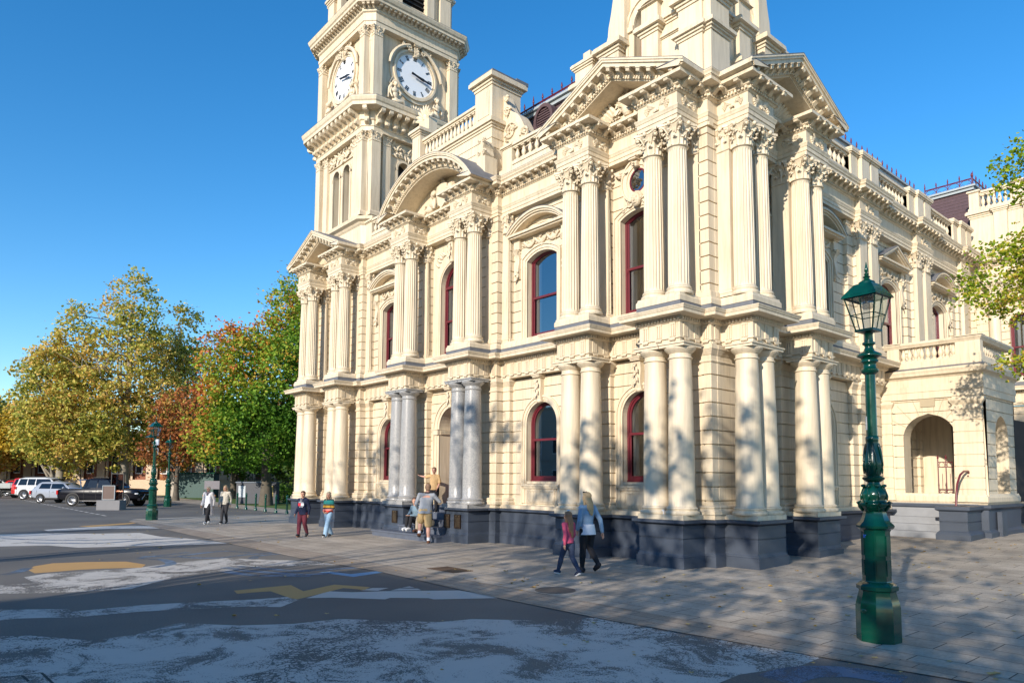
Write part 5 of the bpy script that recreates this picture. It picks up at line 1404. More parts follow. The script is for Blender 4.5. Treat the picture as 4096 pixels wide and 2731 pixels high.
# ------------------------------------------------------------------ street lamps
def lamp_post():
    root=empty('street_lamp','tall glossy green lamp post with glass lantern, standing large on the near pavement','street lamp',(5.29,-3.62,0),R(-5))
    m=MB(); m.lathe(0,0,[(.235,0),(.238,.03),(.238,.40),(.225,.46),(.196,.57),(.20,.585),(.222,.60),(.224,.64),(.19,.67),(.157,.69),(.154,.70)],8,R(22.5))
    m.lathe(0,0,[(.154,.70),(.154,1.26),(.165,1.285),(.20,1.31),(.205,1.335),(.19,1.355),(.157,1.385),(.135,1.44),(.122,1.49),(.125,1.52),(.15,1.56)],8,R(22.5),cap=False)
    for k in range(8):
        a=PI/4*k; m.merge2(boxmb(Matrix.Rotation(a,4,'Z'),-.045,.045,-.149,-.142,.76,.94)); m.merge2(boxmb(Matrix.Rotation(a,4,'Z'),-.045,.045,-.149,-.142,.99,1.22))
    m.ell((-.05,-.222,.36),(.035,.01,.028),10,6)
    m.obj('base',M['green'],root,30)
    m=MB(); m.lathe(0,0,[(.12,1.50),(.15,1.55),(.18,1.585),(.175,1.60),(.138,1.61),(.13,1.63),(.144,1.68),(.14,1.72),(.118,1.76),(.09,1.80),(.07,1.82),(.066,1.84),(.085,1.85),(.118,1.875),(.122,1.895),(.10,1.91),(.075,1.92),(.085,1.94),(.107,2.02),(.105,2.08),(.083,2.20),(.068,2.30),(.07,2.33),(.074,2.36),(.068,2.38),(.062,2.39)],28)
    for k in range(8):
        a=k*PI/4
        for z0,z1,r0,r1 in ((1.63,1.80,.15,.10),(1.94,2.3,.105,.075)):
            pts=[((r0+(r1-r0)*u+.012*math.sin(u*PI))*math.cos(a+.1*math.sin(u*5)),(r0+(r1-r0)*u+.012*math.sin(u*PI))*math.sin(a+.1*math.sin(u*5)),z0+(z1-z0)*u) for u in [q/7 for q in range(8)]]
            m.tube(pts,[.004,.012,.016,.014,.012,.010,.008,.004],6)
        m.ell((.12*math.cos(a),.12*math.sin(a),1.80),(.026,.026,.02),8,5)
        m.tube([(.13*math.cos(a),.13*math.sin(a),1.5),(.165*math.cos(a),.165*math.sin(a),1.56),(.185*math.cos(a),.185*math.sin(a),1.60),(.16*math.cos(a),.16*math.sin(a),1.615)],[.01,.02,.02,.012],6)
    m.obj('ornamental_collar',M['green'],root,60)
    m=MB(); 
    m.lathe(0,0,[(.062,2.38),(.060,2.5),(.057,3.13)],16,cap=False)
    m.lathe(0,0,[(.057,3.12),(.095,3.15),(.10,3.165),(.10,3.18),(.075,3.20),(.07,3.24),(.075,3.26),(.098,3.275),(.098,3.295),(.085,3.31),(.10,3.325),(.135,3.34),(.138,3.355),(.13,3.37),(.10,3.385),(.06,3.41),(.055,3.43),(.045,3.45),(.05,3.475),(.072,3.49),(.072,3.51),(.05,3.52),(.047,3.60),(.055,3.625),(.11,3.645)],28)
    m.obj('shaft',M['green'],root,50)
    m=MB(); h0,h1=.10,.186
    z0,z1=3.66,4.05
    m.box(-h0-.01,h0+.01,-h0-.01,h0+.01,z0-.02,z0+.008)
    cs=[(-1,-1),(1,-1),(1,1),(-1,1)]
    for i in range(4):
        a,b=cs[i],cs[(i+1)%4]
        m.tube([(a[0]*h0,a[1]*h0,z0),(a[0]*h1,a[1]*h1,z1)],.009,6)
        for (h,z,r_) in ((h1,z1,.011),(h0,z0,.009),(h0+(h1-h0)*.47,z0+(z1-z0)*.47,.006)): m.tube([(a[0]*h,a[1]*h,z),(b[0]*h,b[1]*h,z)],r_,6)
        p=lambda h,z:((a[0]+b[0])/2*h,(a[1]+b[1])/2*h,z)
        m.tube([p(h0,z0),p(h1,z1)],.007,5)
    m.obj('lantern_frame',DGRN,root,50)
    m=MB(); 
    m.tbox((0,0),(h1+.03,h1+.03),(h1+.018,h1+.018),z1+.0,z1+.03); m.tbox((0,0),(h1+.018,h1+.018),(.105,.105),z1+.031,z1+.17)
    m.lathe(0,0,[(.10,4.20),(.10,4.215),(.09,4.25),(.045,4.275),(.03,4.30),(.045,4.315),(.02,4.33),(.03,4.35),(.012,4.365),(.024,4.39),(.016,4.43),(.003,4.50)],20)
    m.obj('lantern_roof',M['green'],root,40)
    m=MB()
    for i in range(4):
        a,b=cs[i],cs[(i+1)%4]; e=.004
        m.face((a[0]*(h0-e),a[1]*(h0-e),z0),(b[0]*(h0-e),b[1]*(h0-e),z0),(b[0]*(h1-e),b[1]*(h1-e),z1),(a[0]*(h1-e),a[1]*(h1-e),z1))
    m.obj('lantern_glass',M['lampglass'],root)
    m=MB(); m.lathe(0,0,[(.06,z1),(.075,z1-.02),(.072,z1-.10),(.045,z1-.13),(.0,z1-.135)],18,cap=False); m.obj('bulb_cover',glass('frosted',(.75,.75,.75),.2,.2),root,60)
    return root
DGRN=simple('dark_green_frame',(.002,.03,.02),.3)
LAMP=lamp_post()
# number strip on the shaft, painted white with black figures
def text(s,size,mat,ext=.002,align='CENTER'):
    cu=bpy.data.curves.new('t','FONT'); cu.body=s; cu.size=size; cu.extrude=ext; cu.align_x=align; cu.align_y='CENTER'
    o=bpy.data.objects.new('t',cu); C.objects.link(o); dg=bpy.context.evaluated_depsgraph_get(); me=bpy.data.meshes.new_from_object(o.evaluated_get(dg)); bpy.data.objects.remove(o)
    me.materials.clear(); me.materials.append(mat); return me
L2=copy_tree(LAMP); L2.location=(-24.75,-3.93,0); L2.rotation_euler=(0,0,R(10)); L2['label']='green lamp post with a curved side arm, between parked cars and two walking women'
L3=copy_tree(LAMP); L3.location=(-39.5,.64,0); L3.rotation_euler=(0,0,R(40)); L3['label']='shaded dark lamp post beside the park trees, just right of the pale-lit lamp'
for o in (LAMP,L2,L3): o['group']='cast iron street lamps'
m=MB(); m.box(-.012,.012,-.066,-.060,2.46,2.62); ns=m.obj('number_strip',simple('white_vinyl',(.7,.7,.68),.5),LAMP); ns.rotation_euler=(0,0,R(-36))
for k,ch in enumerate('750106'):
    t=text(ch,.022,M['black'],.0008); o=link('numeral',t,ns,(0,-.067,2.608-k*.0245)); o.rotation_euler=(PI/2,0,0)
m=MB(); m.box(-.02,.02,-.152,-.146,1.195,1.23); st=m.obj('blue_sticker',simple('blue_sticker',(.02,.16,.8),.4),LAMP); st.rotation_euler=(0,0,R(-22))
# second lamp's side arm with a small shade and a banner bracket
m=MB(); m.tube([(-.06,0,3.45),(-.2,0,3.85),(-.3,0,3.95),(-.42,0,3.9),(-.45,0,3.75)],.018,7); m.lathe(-.45,0,[(.03,3.74),(.05,3.70),(.22,3.62),(.225,3.60)],16,cap=False); m.obj('side_arm',M['green'],L2,50)
m=MB(); m.box(.07,.33,-.02,.02,3.25,3.5); m.tube([(.0,0,3.1),(.3,0,3.1)],.012,5); m.tube([(.3,0,3.1),(.3,0,2.85)],.012,5); m.obj('sensor_box',simple('pale_box',(.55,.6,.65),.4),L2)

# ------------------------------------------------------------------ bollards
def bollard():
    root=empty('bollard','green cast-iron bollard','bollard',(-34.36,3.17,0),group='green bollards along the park edge')
    m=MB(); m.lathe(0,0,[(.09,0),(.09,.1),(.06,.14),(.052,.2),(.048,.75),(.065,.77),(.065,.80),(.045,.82),(.06,.87),(.05,.93),(.02,.97),(.0,.975)],14,cap=False); m.obj('post',M['green'],root,50)
    m=MB(); m.lathe(0,0,[(.066,.55),(.07,.56),(.066,.58)],14); m.obj('ring',M['green'],root)
    return root
BO=bollard()
for i,(x,y) in enumerate(((-34.36,3.17),(-32.71,3.09),(-31.13,3.05),(-29.35,2.9),(-27.81,2.85),(-26.47,2.88))):
    b=BO if i==0 else copy_tree(BO); b.location=(x,y,.01)
    b['label']=['farthest green bollard, just right of the two women','second bollard from the women','third bollard from the women, in shade before the grey bins','bollard in front of the leaning tree trunk','sunlit bollard right of the tree trunk','bollard closest to the corner of the hall'][i]

# ------------------------------------------------------------------ trees
BARK=simple('bark',(.10,.085,.065),.9,var=.35,scale=5,bump=.5,bscale=12); BARK2=simple('plane_bark',(.26,.23,.18),.9,var=.4,scale=3,bump=.4,bscale=8)
def foliage_mesh(ells,n,ls,seed,mat,clump=.55,per=22,round_=False):
    rd=random.Random(seed); m=MB(); V=m.v; Fc=m.f
    vol=[max(.1,(e[3]*e[4]*e[5])**(.75)) for e in ells]; tot=sum(vol); nc=max(1,n//per)
    for e,v in zip(ells,vol):
        for c in range(max(1,int(nc*v/tot))):
            while 1:
                p=Vector((rd.uniform(-1,1),rd.uniform(-1,1),rd.uniform(-1,1)))
                if .05<p.length<1: break
            rr=p.length; p=p*((.62+.38*rr) if rd.random()<.78 else .8*rr)/rr*1.0 if rr>0 else p
            nz_=noise.noise(Vector((p.x*2.1+seed,p.y*2.1,p.z*2.1+e[0])))
            p=p*(1+.28*nz_)
            if nz_<-.38: continue
            per_=per
            c0=Vector((e[0]+p.x*e[3],e[1]+p.y*e[4],e[2]+p.z*e[5])); cs=clump*rd.uniform(.6,1.3)
            for k in range(int(per*rd.uniform(.6,1.4))):
                q=c0+Vector((rd.gauss(0,cs),rd.gauss(0,cs),rd.gauss(0,cs*.7)))*.6
                s=ls*rd.uniform(.6,1.25); a=rd.random()*6.283; t=rd.gauss(0,.6); u=rd.random()*6.283
                ax=Vector((math.cos(a)*math.cos(t),math.sin(a)*math.cos(t),math.sin(t))); 
                b=ax.cross(Vector((math.cos(u),math.sin(u),rd.uniform(.2,1.5)))); 
                if b.length<.01: continue
                b.normalize(); i=len(V); nn=ax.cross(b)*s*.12
                for w in (ax*s*.62,ax*s*.1+b*s*.42-nn,-ax*s*.5,ax*s*.1-b*s*.42-nn):
                    z=q+w; V.append((z.x,z.y,z.z))
                if round_:
                    V+= [tuple(q+ax*s*.35+b*s*.38),tuple(q-ax*s*.38+b*s*.26),tuple(q-ax*s*.38-b*s*.26),tuple(q+ax*s*.35-b*s*.38)]
                    Fc.append([i,i+4,i+1,i+5,i+2,i+6,i+3,i+7])
                else: Fc.append([i,i+1,i+2,i+3])
    return m.mesh('crown',mat)
def trunk_mesh(h,r,ells,seed,mat,lean=(0,0),nb=9,fork=.3):
    rd=random.Random(seed); m=MB(); top=Vector((lean[0],lean[1],h))
    pts=[]; rs=[]
    for k in range(9):
        u=k/8; pts.append((lean[0]*u*u+rd.gauss(0,.05)*u,lean[1]*u*u+rd.gauss(0,.05)*u,h*u)); rs.append(r*(1.35 if k==0 else 1)*(1-.75*u))
    m.tube(pts,rs,10)
    for k in range(nb):
        e=ells[k%len(ells)]; u=fork+(.9-fork)*rd.random(); i=int(u*8); s=Vector(pts[i])
        q=Vector((rd.uniform(-.75,.75),rd.uniform(-.75,.75),rd.uniform(-.4,.75))); t=Vector((e[0]+q.x*e[3],e[1]+q.y*e[4],e[2]+q.z*e[5]))
        if t.z<s.z: t.z=s.z+.3
        mid=(s+t)/2+Vector((rd.gauss(0,.3),rd.gauss(0,.3),.25)); m.tube([s,(s*.7+mid*.3),mid,t],[rs[i]*.6,rs[i]*.5,rs[i]*.3,.025],7)
        for j in range(4):
            w=mid.lerp(t,rd.random()); z=w+Vector((rd.gauss(0,1),rd.gauss(0,1),rd.uniform(0,1.2)))*min(1.4,e[3]*.35); m.tube([w,(w+z)/2+Vector((0,0,.1)),z],[rs[i]*.2,rs[i]*.12,.012],5)
    return m.mesh('trunk',mat,60)
def tree(label,loc,ells,n,ls,seed,mat,r=.3,h=None,bark=None,lean=(0,0),group=None,name='autumn_tree',clump=.55,per=22,nb=9,fork=.3):
    root=empty(name,label,'tree',loc,0,group); h=h or max(e[2] for e in ells)
    link('trunk',trunk_mesh(h,r,ells,seed,bark or BARK,lean,nb,fork),root); link('crown',foliage_mesh(ells,n,ls,seed,mat,clump,per,mat is LIME),root); return root
GOLD=leafmat('plane_leaves',[(0,(.09,.14,.025)),(.25,(.28,.32,.05)),(.5,(.58,.52,.10)),(.75,(.72,.50,.13)),(1,(.56,.26,.07))])
GRN=leafmat('maple_leaves',[(0,(.07,.17,.015)),(.35,(.18,.34,.03)),(.58,(.38,.44,.045)),(.74,(.55,.36,.05)),(.88,(.62,.22,.05)),(1,(.55,.15,.07))],posw=(-.02,-.095,.058,-.72))
RED=leafmat('red_leaves',[(0,(.12,.09,.03)),(.3,(.30,.10,.03)),(.6,(.46,.16,.05)),(.85,(.55,.30,.07)),(1,(.40,.34,.07))])
YEL=leafmat('yellow_leaves',[(0,(.2,.2,.03)),(.4,(.55,.40,.04)),(.8,(.70,.48,.05)),(1,(.6,.34,.05))])
LIME=leafmat('lime_leaves',[(0,(.07,.18,.01)),(.35,(.19,.32,.015)),(.65,(.38,.43,.03)),(.9,(.58,.44,.06)),(1,(.5,.25,.06))],.35)
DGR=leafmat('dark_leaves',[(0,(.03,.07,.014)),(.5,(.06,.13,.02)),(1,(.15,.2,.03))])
PLG='autumn trees beyond the parked cars'
# (x,y,z,rx,ry,rz) relative to the trunk base
tree('tallest golden plane tree, its spire left of the lamp with the side arm',(-60,2.5,0),[(0,0,9.5,4.0,4.0,7),(0,.3,15.5,2.4,2.4,4.4),(.5,-2.8,7,3,3,4),(.5,2.8,7,3.2,3.2,4.6)],24000,.26,11,GOLD,.42,17,BARK2,group=PLG)
tree('golden plane tree with a narrower top, left of the tallest one',(-62,-1.9,0),[(0,0,7.8,3.6,3.8,5.4),(0,.6,13.0,1.7,1.7,3.8),(1,-1.4,9.5,1.9,1.9,3.4)],18000,.26,12,GOLD,.4,13,BARK2,group=PLG)
tree('green gold tree with a pointed dark top, just right of the tallest',(-62,7.2,0),[(0,0,8.5,3.2,3.2,6.2),(0,.2,14.5,1.7,1.7,3.9)],13000,.26,13,GOLD,.35,15,BARK2,group=PLG)
tree('broad low golden tree at the far left over the white cars',(-78,-8.5,0),[(0,0,6,4.4,4.4,4.4),(0,-.3,9.6,1.8,1.8,2.5),(0,3,5.5,3,3,3.6)],22000,.28,14,GOLD,.4,9,BARK2,group=PLG)
tree('yellow tree behind the tray truck, brightest low branches',(-80,-6,0),[(0,0,6.4,3.6,5.4,3.0)],12000,.3,15,YEL,.28,5,BARK,group=PLG)
tree('yellow low-branched tree above the white wagon',(-73,-1.0,0),[(0,0,6.4,3.2,5.2,2.8)],10000,.3,25,YEL,.28,5,BARK2,group=PLG)
tree('rust red tree between the golden trees and the green maple',(-52,4.6,0),[(0,0,6.2,1.9,2.3,2.7),(0,-.8,4.0,1.6,2.0,1.8)],4500,.24,16,RED,.22,6,BARK,group=PLG)
tree('big green and orange maple beside the hall, over the bollards',(-38.3,6.5,0),[(0,1.2,8.0,5.2,5.0,4.8),(0,3.0,12.6,3.6,3.4,4.2),(0,-2.2,8.2,2.8,2.7,3.8),(0,-1.6,4.6,3.2,3.8,2.3),(0,4,5.2,4,4,2.8)],56000,.215,17,GRN,.36,12,BARK,(-.3,-.9),group=PLG)
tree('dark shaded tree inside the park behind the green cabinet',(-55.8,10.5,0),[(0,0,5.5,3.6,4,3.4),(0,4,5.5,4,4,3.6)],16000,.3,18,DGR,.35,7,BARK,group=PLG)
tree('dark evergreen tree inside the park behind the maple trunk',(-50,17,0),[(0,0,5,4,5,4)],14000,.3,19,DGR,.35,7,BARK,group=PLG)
tree('orange topped tree at the park rear, rising against the hall pediment',(-44,14,0),[(0,0,9,3.8,3.8,6.5),(-.5,-1,15.2,2.5,2.5,3.0)],18000,.26,20,leafmat('orange_leaves',[(0,(.12,.09,.01)),(.4,(.32,.14,.02)),(.8,(.42,.17,.03)),(1,(.32,.08,.03))]),.35,13,BARK,group=PLG)
tree('small leafy street tree with lime and yellow leaves at the right edge',(7.7,6.2,.15),[(-3.2,-.2,6.15,1.0,.9,.85),(-2.3,.3,6.7,1.1,1.0,.95),(-3.05,-.1,8.5,.5,.55,.5),(-2.3,.0,8.9,.8,.8,.6),(-3.05,.2,4.25,.6,.6,.28),(-1.8,.6,4.6,.9,.9,.5),(-.4,0,7.4,2.3,2.3,3.2)],46000,.068,21,LIME,.14,8,BARK,clump=.25,per=30,name='street_tree',nb=14,fork=.25)
# planting under the park trees
def shrub(label,loc,r,seed,mat):
    root=empty('shrub',label,'shrub',loc,0,'park shrubs'); link('foliage',foliage_mesh([(0,0,r*.7,r*1.2,r*1.2,r*.8)],1400,.12,seed,mat,.25,16),root)
    m=MB(); m.tube([(0,0,0),(0,0,r)],.04,6); m.obj('stem',BARK,root)
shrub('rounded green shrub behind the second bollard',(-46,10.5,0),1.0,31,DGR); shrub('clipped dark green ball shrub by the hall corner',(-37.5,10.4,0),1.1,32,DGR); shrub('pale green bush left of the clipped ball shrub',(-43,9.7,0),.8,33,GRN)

# ------------------------------------------------------------------ street trees and buildings behind the viewpoint (they shade the scene)
SG='street trees on the near side of the road'
sp=[((5.4,-19.5,0),[(0,0,5.0,3.4,2.8,2.3),(-1.2,0,8.6,2.6,2.2,1.9)],3300,41),((11.2,-20.0,0),[(0,0,6.6,3.0,2.6,2.0),(-2.2,0,10.0,2.8,2.4,1.5)],1700,42),((.2,-22.0,0),[(0,0,10.6,3.4,2.6,1.5)],260,43),((-7.2,-21,0),[(0,0,9.9,3.6,2.8,1.5)],240,44),((13.5,-9.5,0),[(0,0,5.6,2.4,2.3,1.8)],420,45),((-15.0,-22,0),[(0,0,9.6,3.8,2.8,1.5)],300,46)]
lb=['dense street tree straight behind the camera','dense street tree behind the camera towards the side street','airy street tree facing the hall corner','airy street tree facing the hall entrance','street tree beside the camera on the side street','airy street tree facing the left pavilion']
for (loc,el,n,sd_),l in zip(sp,lb): tree(l,loc,el,n,.30,sd_,GOLD,.22,6,BARK,group=SG,name='street_tree',clump=.85,per=34,nb=12)
BRK=simple('red_brick',(.26,.10,.06),.85,var=.2,scale=8); RND=simple('render_wall',(.42,.38,.32),.8,var=.1)
def shop(label,x0,x1,y0,y1,h,mat,nf,name='shop_building',face=1):
    root=empty(name,label,'building',((x0+x1)/2,(y0+y1)/2,0),group=None); cx_,cy_=(x0+x1)/2,(y0+y1)/2; w,d=(x1-x0)/2,(y1-y0)/2
    m=MB(); m.box(-w,w,-d,d,0,h); m.box(-w-.1,w+.1,-d-.1,d+.1,h,h+.25); 
    yf=d if face>0 else -d; m.box(-w,w,yf-.0,yf+face*.12,3.9,4.15) if face>0 else m.box(-w,w,yf-.12,yf,3.9,4.15); m.obj('wall',mat,root)
    n=int(2*w/3)
    for f_ in range(nf):
        for k in range(n):
            x=-w+(k+.5)*2*w/n; z=1+f_*3.6
            q=MB(); a,b=(yf+.002,yf+.05) if face>0 else (yf-.05,yf-.002); q.box(x-.65,x+.65,a,b,z,z+1.9); wn=q.obj('window',M['dial'],root)
            q=MB(); a,b=(yf+.051,yf+.055) if face>0 else (yf-.055,yf-.051); q.box(x-.58,x+.58,a,b,z+.07,z+1.83); q.obj('pane',M['dark'],wn)
for i,(x0,x1,h,mt,nf) in enumerate(((-62,-44,9.5,RND,2),(-43,-31,8.2,BRK,2),(-30,-19,10.4,RND,3),(-18,-9,9.3,BRK,2),(-8,5.8,9.6,RND,2),(6.6,17,12.4,BRK,3),(18,34,10.5,RND,3))):
    shop('%s shop building, %s in the row behind the camera counted from the park end'%('red brick' if mt is BRK else 'pale rendered',['first','second','third','fourth','fifth','sixth','seventh'][i]),x0,x1,-52,-38,h,mt,nf)
# long brick hall behind the plane trees
def brick_hall():
    root=empty('brick_hall','long low brick building with cream pilasters seen under the plane trees','building',(-78,8,0),R(49))
    m=MB(); m.box(-17,17,-5,5,0,6.5); m.obj('wall',BRK,root)
    m=MB(); m.box(-17.1,17.1,-5.2,-5,0,1.6); m.box(-17.1,17.1,-5.25,-5,5.4,6.6)
    for k in range(14): x=-16.6+k*2.55; m.box(x-.4,x+.4,-5.3,-5.2,1.6,5.4); m.box(x+.5,x+.75,-5.26,-5.2,1.6,5.4)
    m.obj('pilasters',simple('sand_render',(.60,.46,.33),.8),root)
    for k in range(13):
        x=-15.3+k*2.55; m=MB(); m.box(x-.35,x+.35,-5.06,-5.0,2.2,4.8); wn=m.obj('window',M['dial'],root)
        m=MB(); m.box(x-.28,x+.28,-5.09,-5.061,2.3,4.7); m.obj('pane',M['dark'],wn)
brick_hall()
m=MB(); m.box(-1,1,0,.3,0,3.2); 
wb=empty('white_shed','low white building with a flat roof at the far left behind the cars','building',(-98,-7,0),R(49)); m=MB(); m.box(-12,9,0,6,0,2.6); m.obj('wall',simple('white_wall',(.7,.68,.66),.7),wb); m=MB(); m.box(-12.4,9.4,-.4,6.4,3.4,3.8); m.box(-12,9,.5,6,2.6,3.4); m.obj('roof',M['dark'],wb)
# park fence, cabinets
fr=empty('park_fence','black iron railing along the back of the park lawn','fence',(-58,16,0),R(12)); m=MB()
for k in range(90): m.tube([(-18+k*.4,0,0),(-18+k*.4,0,1.9)],.025,4)
m.obj('pickets',M['black'],fr); m=MB(); m.box(-18,18,-.02,.02,1.7,1.75); m.box(-18,18,-.02,.02,.3,.35); m.obj('rails',M['black'],fr)
bk=empty('brick_annex','shaded brick building behind the park fence','building',(-66,26,0),R(12)); m=MB(); m.box(-26,40,0,6,0,4.6); m.obj('wall',BRK,bk)
for k in range(10): m=MB(); m.box(-22+k*4,-21+k*4,-.05,-.0,.0,4.2); m.obj('pilaster',RND,bk)
ut=empty('utility_cabinet','large dark green utility cabinet with a pale stone pillar at its left','cabinet',(-60,8.2,0),R(49)); m=MB(); m.box(-1.1,2.2,-.6,.6,0,2.2); m.obj('body',simple('cabinet_green',(.02,.07,.065),.5),ut); m=MB(); m.box(-1.9,-1.15,-.6,.5,0,2.3); m.obj('pillar',RND,ut); m=MB(); m.box(-2.0,2.3,-.7,.7,2.2,2.32); m.obj('lid',M['green'],ut)
bn=empty('bin_enclosure','grey double bin enclosure with posters behind the bollards','bin',(-40.8,7.0,0),R(49)); m=MB(); m.box(-1.5,1.3,-.35,.35,.05,1.5); m.obj('body',simple('bin_grey',(.05,.055,.07),.5,metal=.2),bn); m=MB(); m.box(-1.55,1.35,-.4,.4,1.5,1.58); m.obj('lid',simple('bin_lid',(.12,.15,.2),.4),bn)
for x,c_ in ((.85,(.5,.4,.15)),(-1.1,(.45,.5,.55))): m=MB(); m.box(x-.25,x+.25,-.37,-.352,.5,1.3); m.obj('poster',simple('poster',c_,.6,var=.5,scale=8),bn)
bs=empty('banner_stand','pale printed banner on a low frame above an orange bench','sign',(-49,6.6,0),R(49)); m=MB(); m.box(-.8,.4,-.02,.02,.95,1.6); m.obj('banner',simple('banner_grey',(.16,.15,.17),.6),bs); m=MB(); m.box(-.8,.2,-.3,-.1,.4,.5); m.obj('bench_seat',simple('orange_bench',(.5,.2,.05),.6),bs); m=MB(); m.box(-.85,-.8,-.02,.02,0,.9); m.box(.36,.41,-.02,.02,0,.95); m.obj('frame',M['black'],bs)
# notice board on a concrete block by the utility truck
sb=empty('notice_block','two framed panels standing on a grey concrete block in front of the black utility truck','sign',(-36.6,-3.1,0),R(49)); m=MB(); m.box(-.65,.65,-.35,.35,.0,.55); m.obj('block',simple('concrete',(.2,.2,.21),.8,bump=.2),sb)
m=MB(); m.box(-.05,.6,.02,.06,.55,2.05); m.obj('panel',glass('tint',(.45,.3,.25),.1),sb); m=MB(); m.band([(-.05,.6),(-.05,2.02),(.6,2.02),(.6,.6)],[(-.09,.56),(-.09,2.06),(.64,2.06),(.64,.56)],.0,.08,closed=True); m.obj('frame',M['black'],sb)
m=MB(); m.box(-.4,.25,-.2,-.17,.6,1.35); m.obj('panel',simple('panel_brown',(.10,.06,.05),.4),sb); m=MB(); m.band([(-.4,.6),(-.4,1.35),(.25,1.35),(.25,.6)],[(-.43,.57),(-.43,1.38),(.28,1.38),(.28,.57)],-.22,-.15,closed=True); m.obj('frame',M['zinc'],sb)
# ------------------------------------------------------------------ parked cars (x forward)
TYRE=simple('tyre',(.015,.015,.016),.8); ALLOY=simple('alloy',(.45,.46,.48),.3,metal=.8); TRIM=simple('dark_trim',(.02,.02,.022),.5)
REDL=simple('red_lens',(.45,.01,.01),.2); HEADL=simple('head_lens',(.7,.72,.75),.1); CHROME=simple('chrome',(.55,.55,.57),.2,metal=.9)
def paint(n,c): return simple(n,c,.16 if max(c)<.05 else .28,var=.03,coat=0 if max(c)<.05 else .6,spec=.35)
def loft(m,secs):
    rows=[[m.vt(x,y,z) for y,z in pts] for x,pts in secs]
    n=len(rows[0])
    for a,b in zip(rows,rows[1:]):
        for k in range(n): m.f.append([a[k],b[k],b[(k+1)%n],a[(k+1)%n]])
    m.f.append(rows[0][:]); m.f.append(rows[-1][::-1])
def bsec(x,w,z0,zb,cr=.03):
    P=[(w*.80,z0),(w*.97,z0+.10),(w,z0+(zb-z0)*.45),(w*.985,z0+(zb-z0)*.8),(w*.93,zb-.01),(w*.6,zb+cr*.7),(0,zb+cr)]
    return (x,P+[(-y,z) for y,z in P[::-1][1:]])
def gsec(x,wb,wt,z0,z1):
    P=[(wb,z0),(wb*.99,z0+.02),((wb+wt)/2+.015,(z0+z1)/2),(wt,z1-.05),(wt*.9,z1-.012),(0,z1+.012)]
    return (x,P+[(-y,z) for y,z in P[::-1][1:]])
def wheel(root,x,y,r,s):
    m=MB(); X=Matrix.Translation((x,y,r))@Matrix.Rotation(PI/2*s,4,'X')
    q=MB(X); q.lathe(0,0,[(r*.62,-.10),(r*.9,-.11),(r*.99,-.08),(r,.0),(r*.99,.08),(r*.92,.11),(r*.64,.105),(r*.6,.06)],28); w=q.obj('wheel',TYRE,root,40)
    q=MB(X); q.lathe(0,0,[(r*.63,.095),(r*.66,.108),(r*.60,.10),(r*.56,.05)],28,cap=False); q.lathe(0,0,[(.0,.095),(.06,.093),(.07,.06)],12,cap=False)
    for k in range(6):
        a=k*PI/3; c,s_=math.cos(a),math.sin(a); 
        for o in (-.055,.055): q.tube([(c*.05-s_*o*.3,s_*.05+c*o*.3,.085),(c*r*.6-s_*o,s_*r*.6+c*o,.085)],.016,5)
    q.obj('rim',ALLOY,w,40)
    q=MB(X); q.lathe(0,0,[(0,-.02),(r*.58,-.02),(r*.58,.04),(0,.04)],20,cap=False); q.obj('brake_disc',TRIM,w)
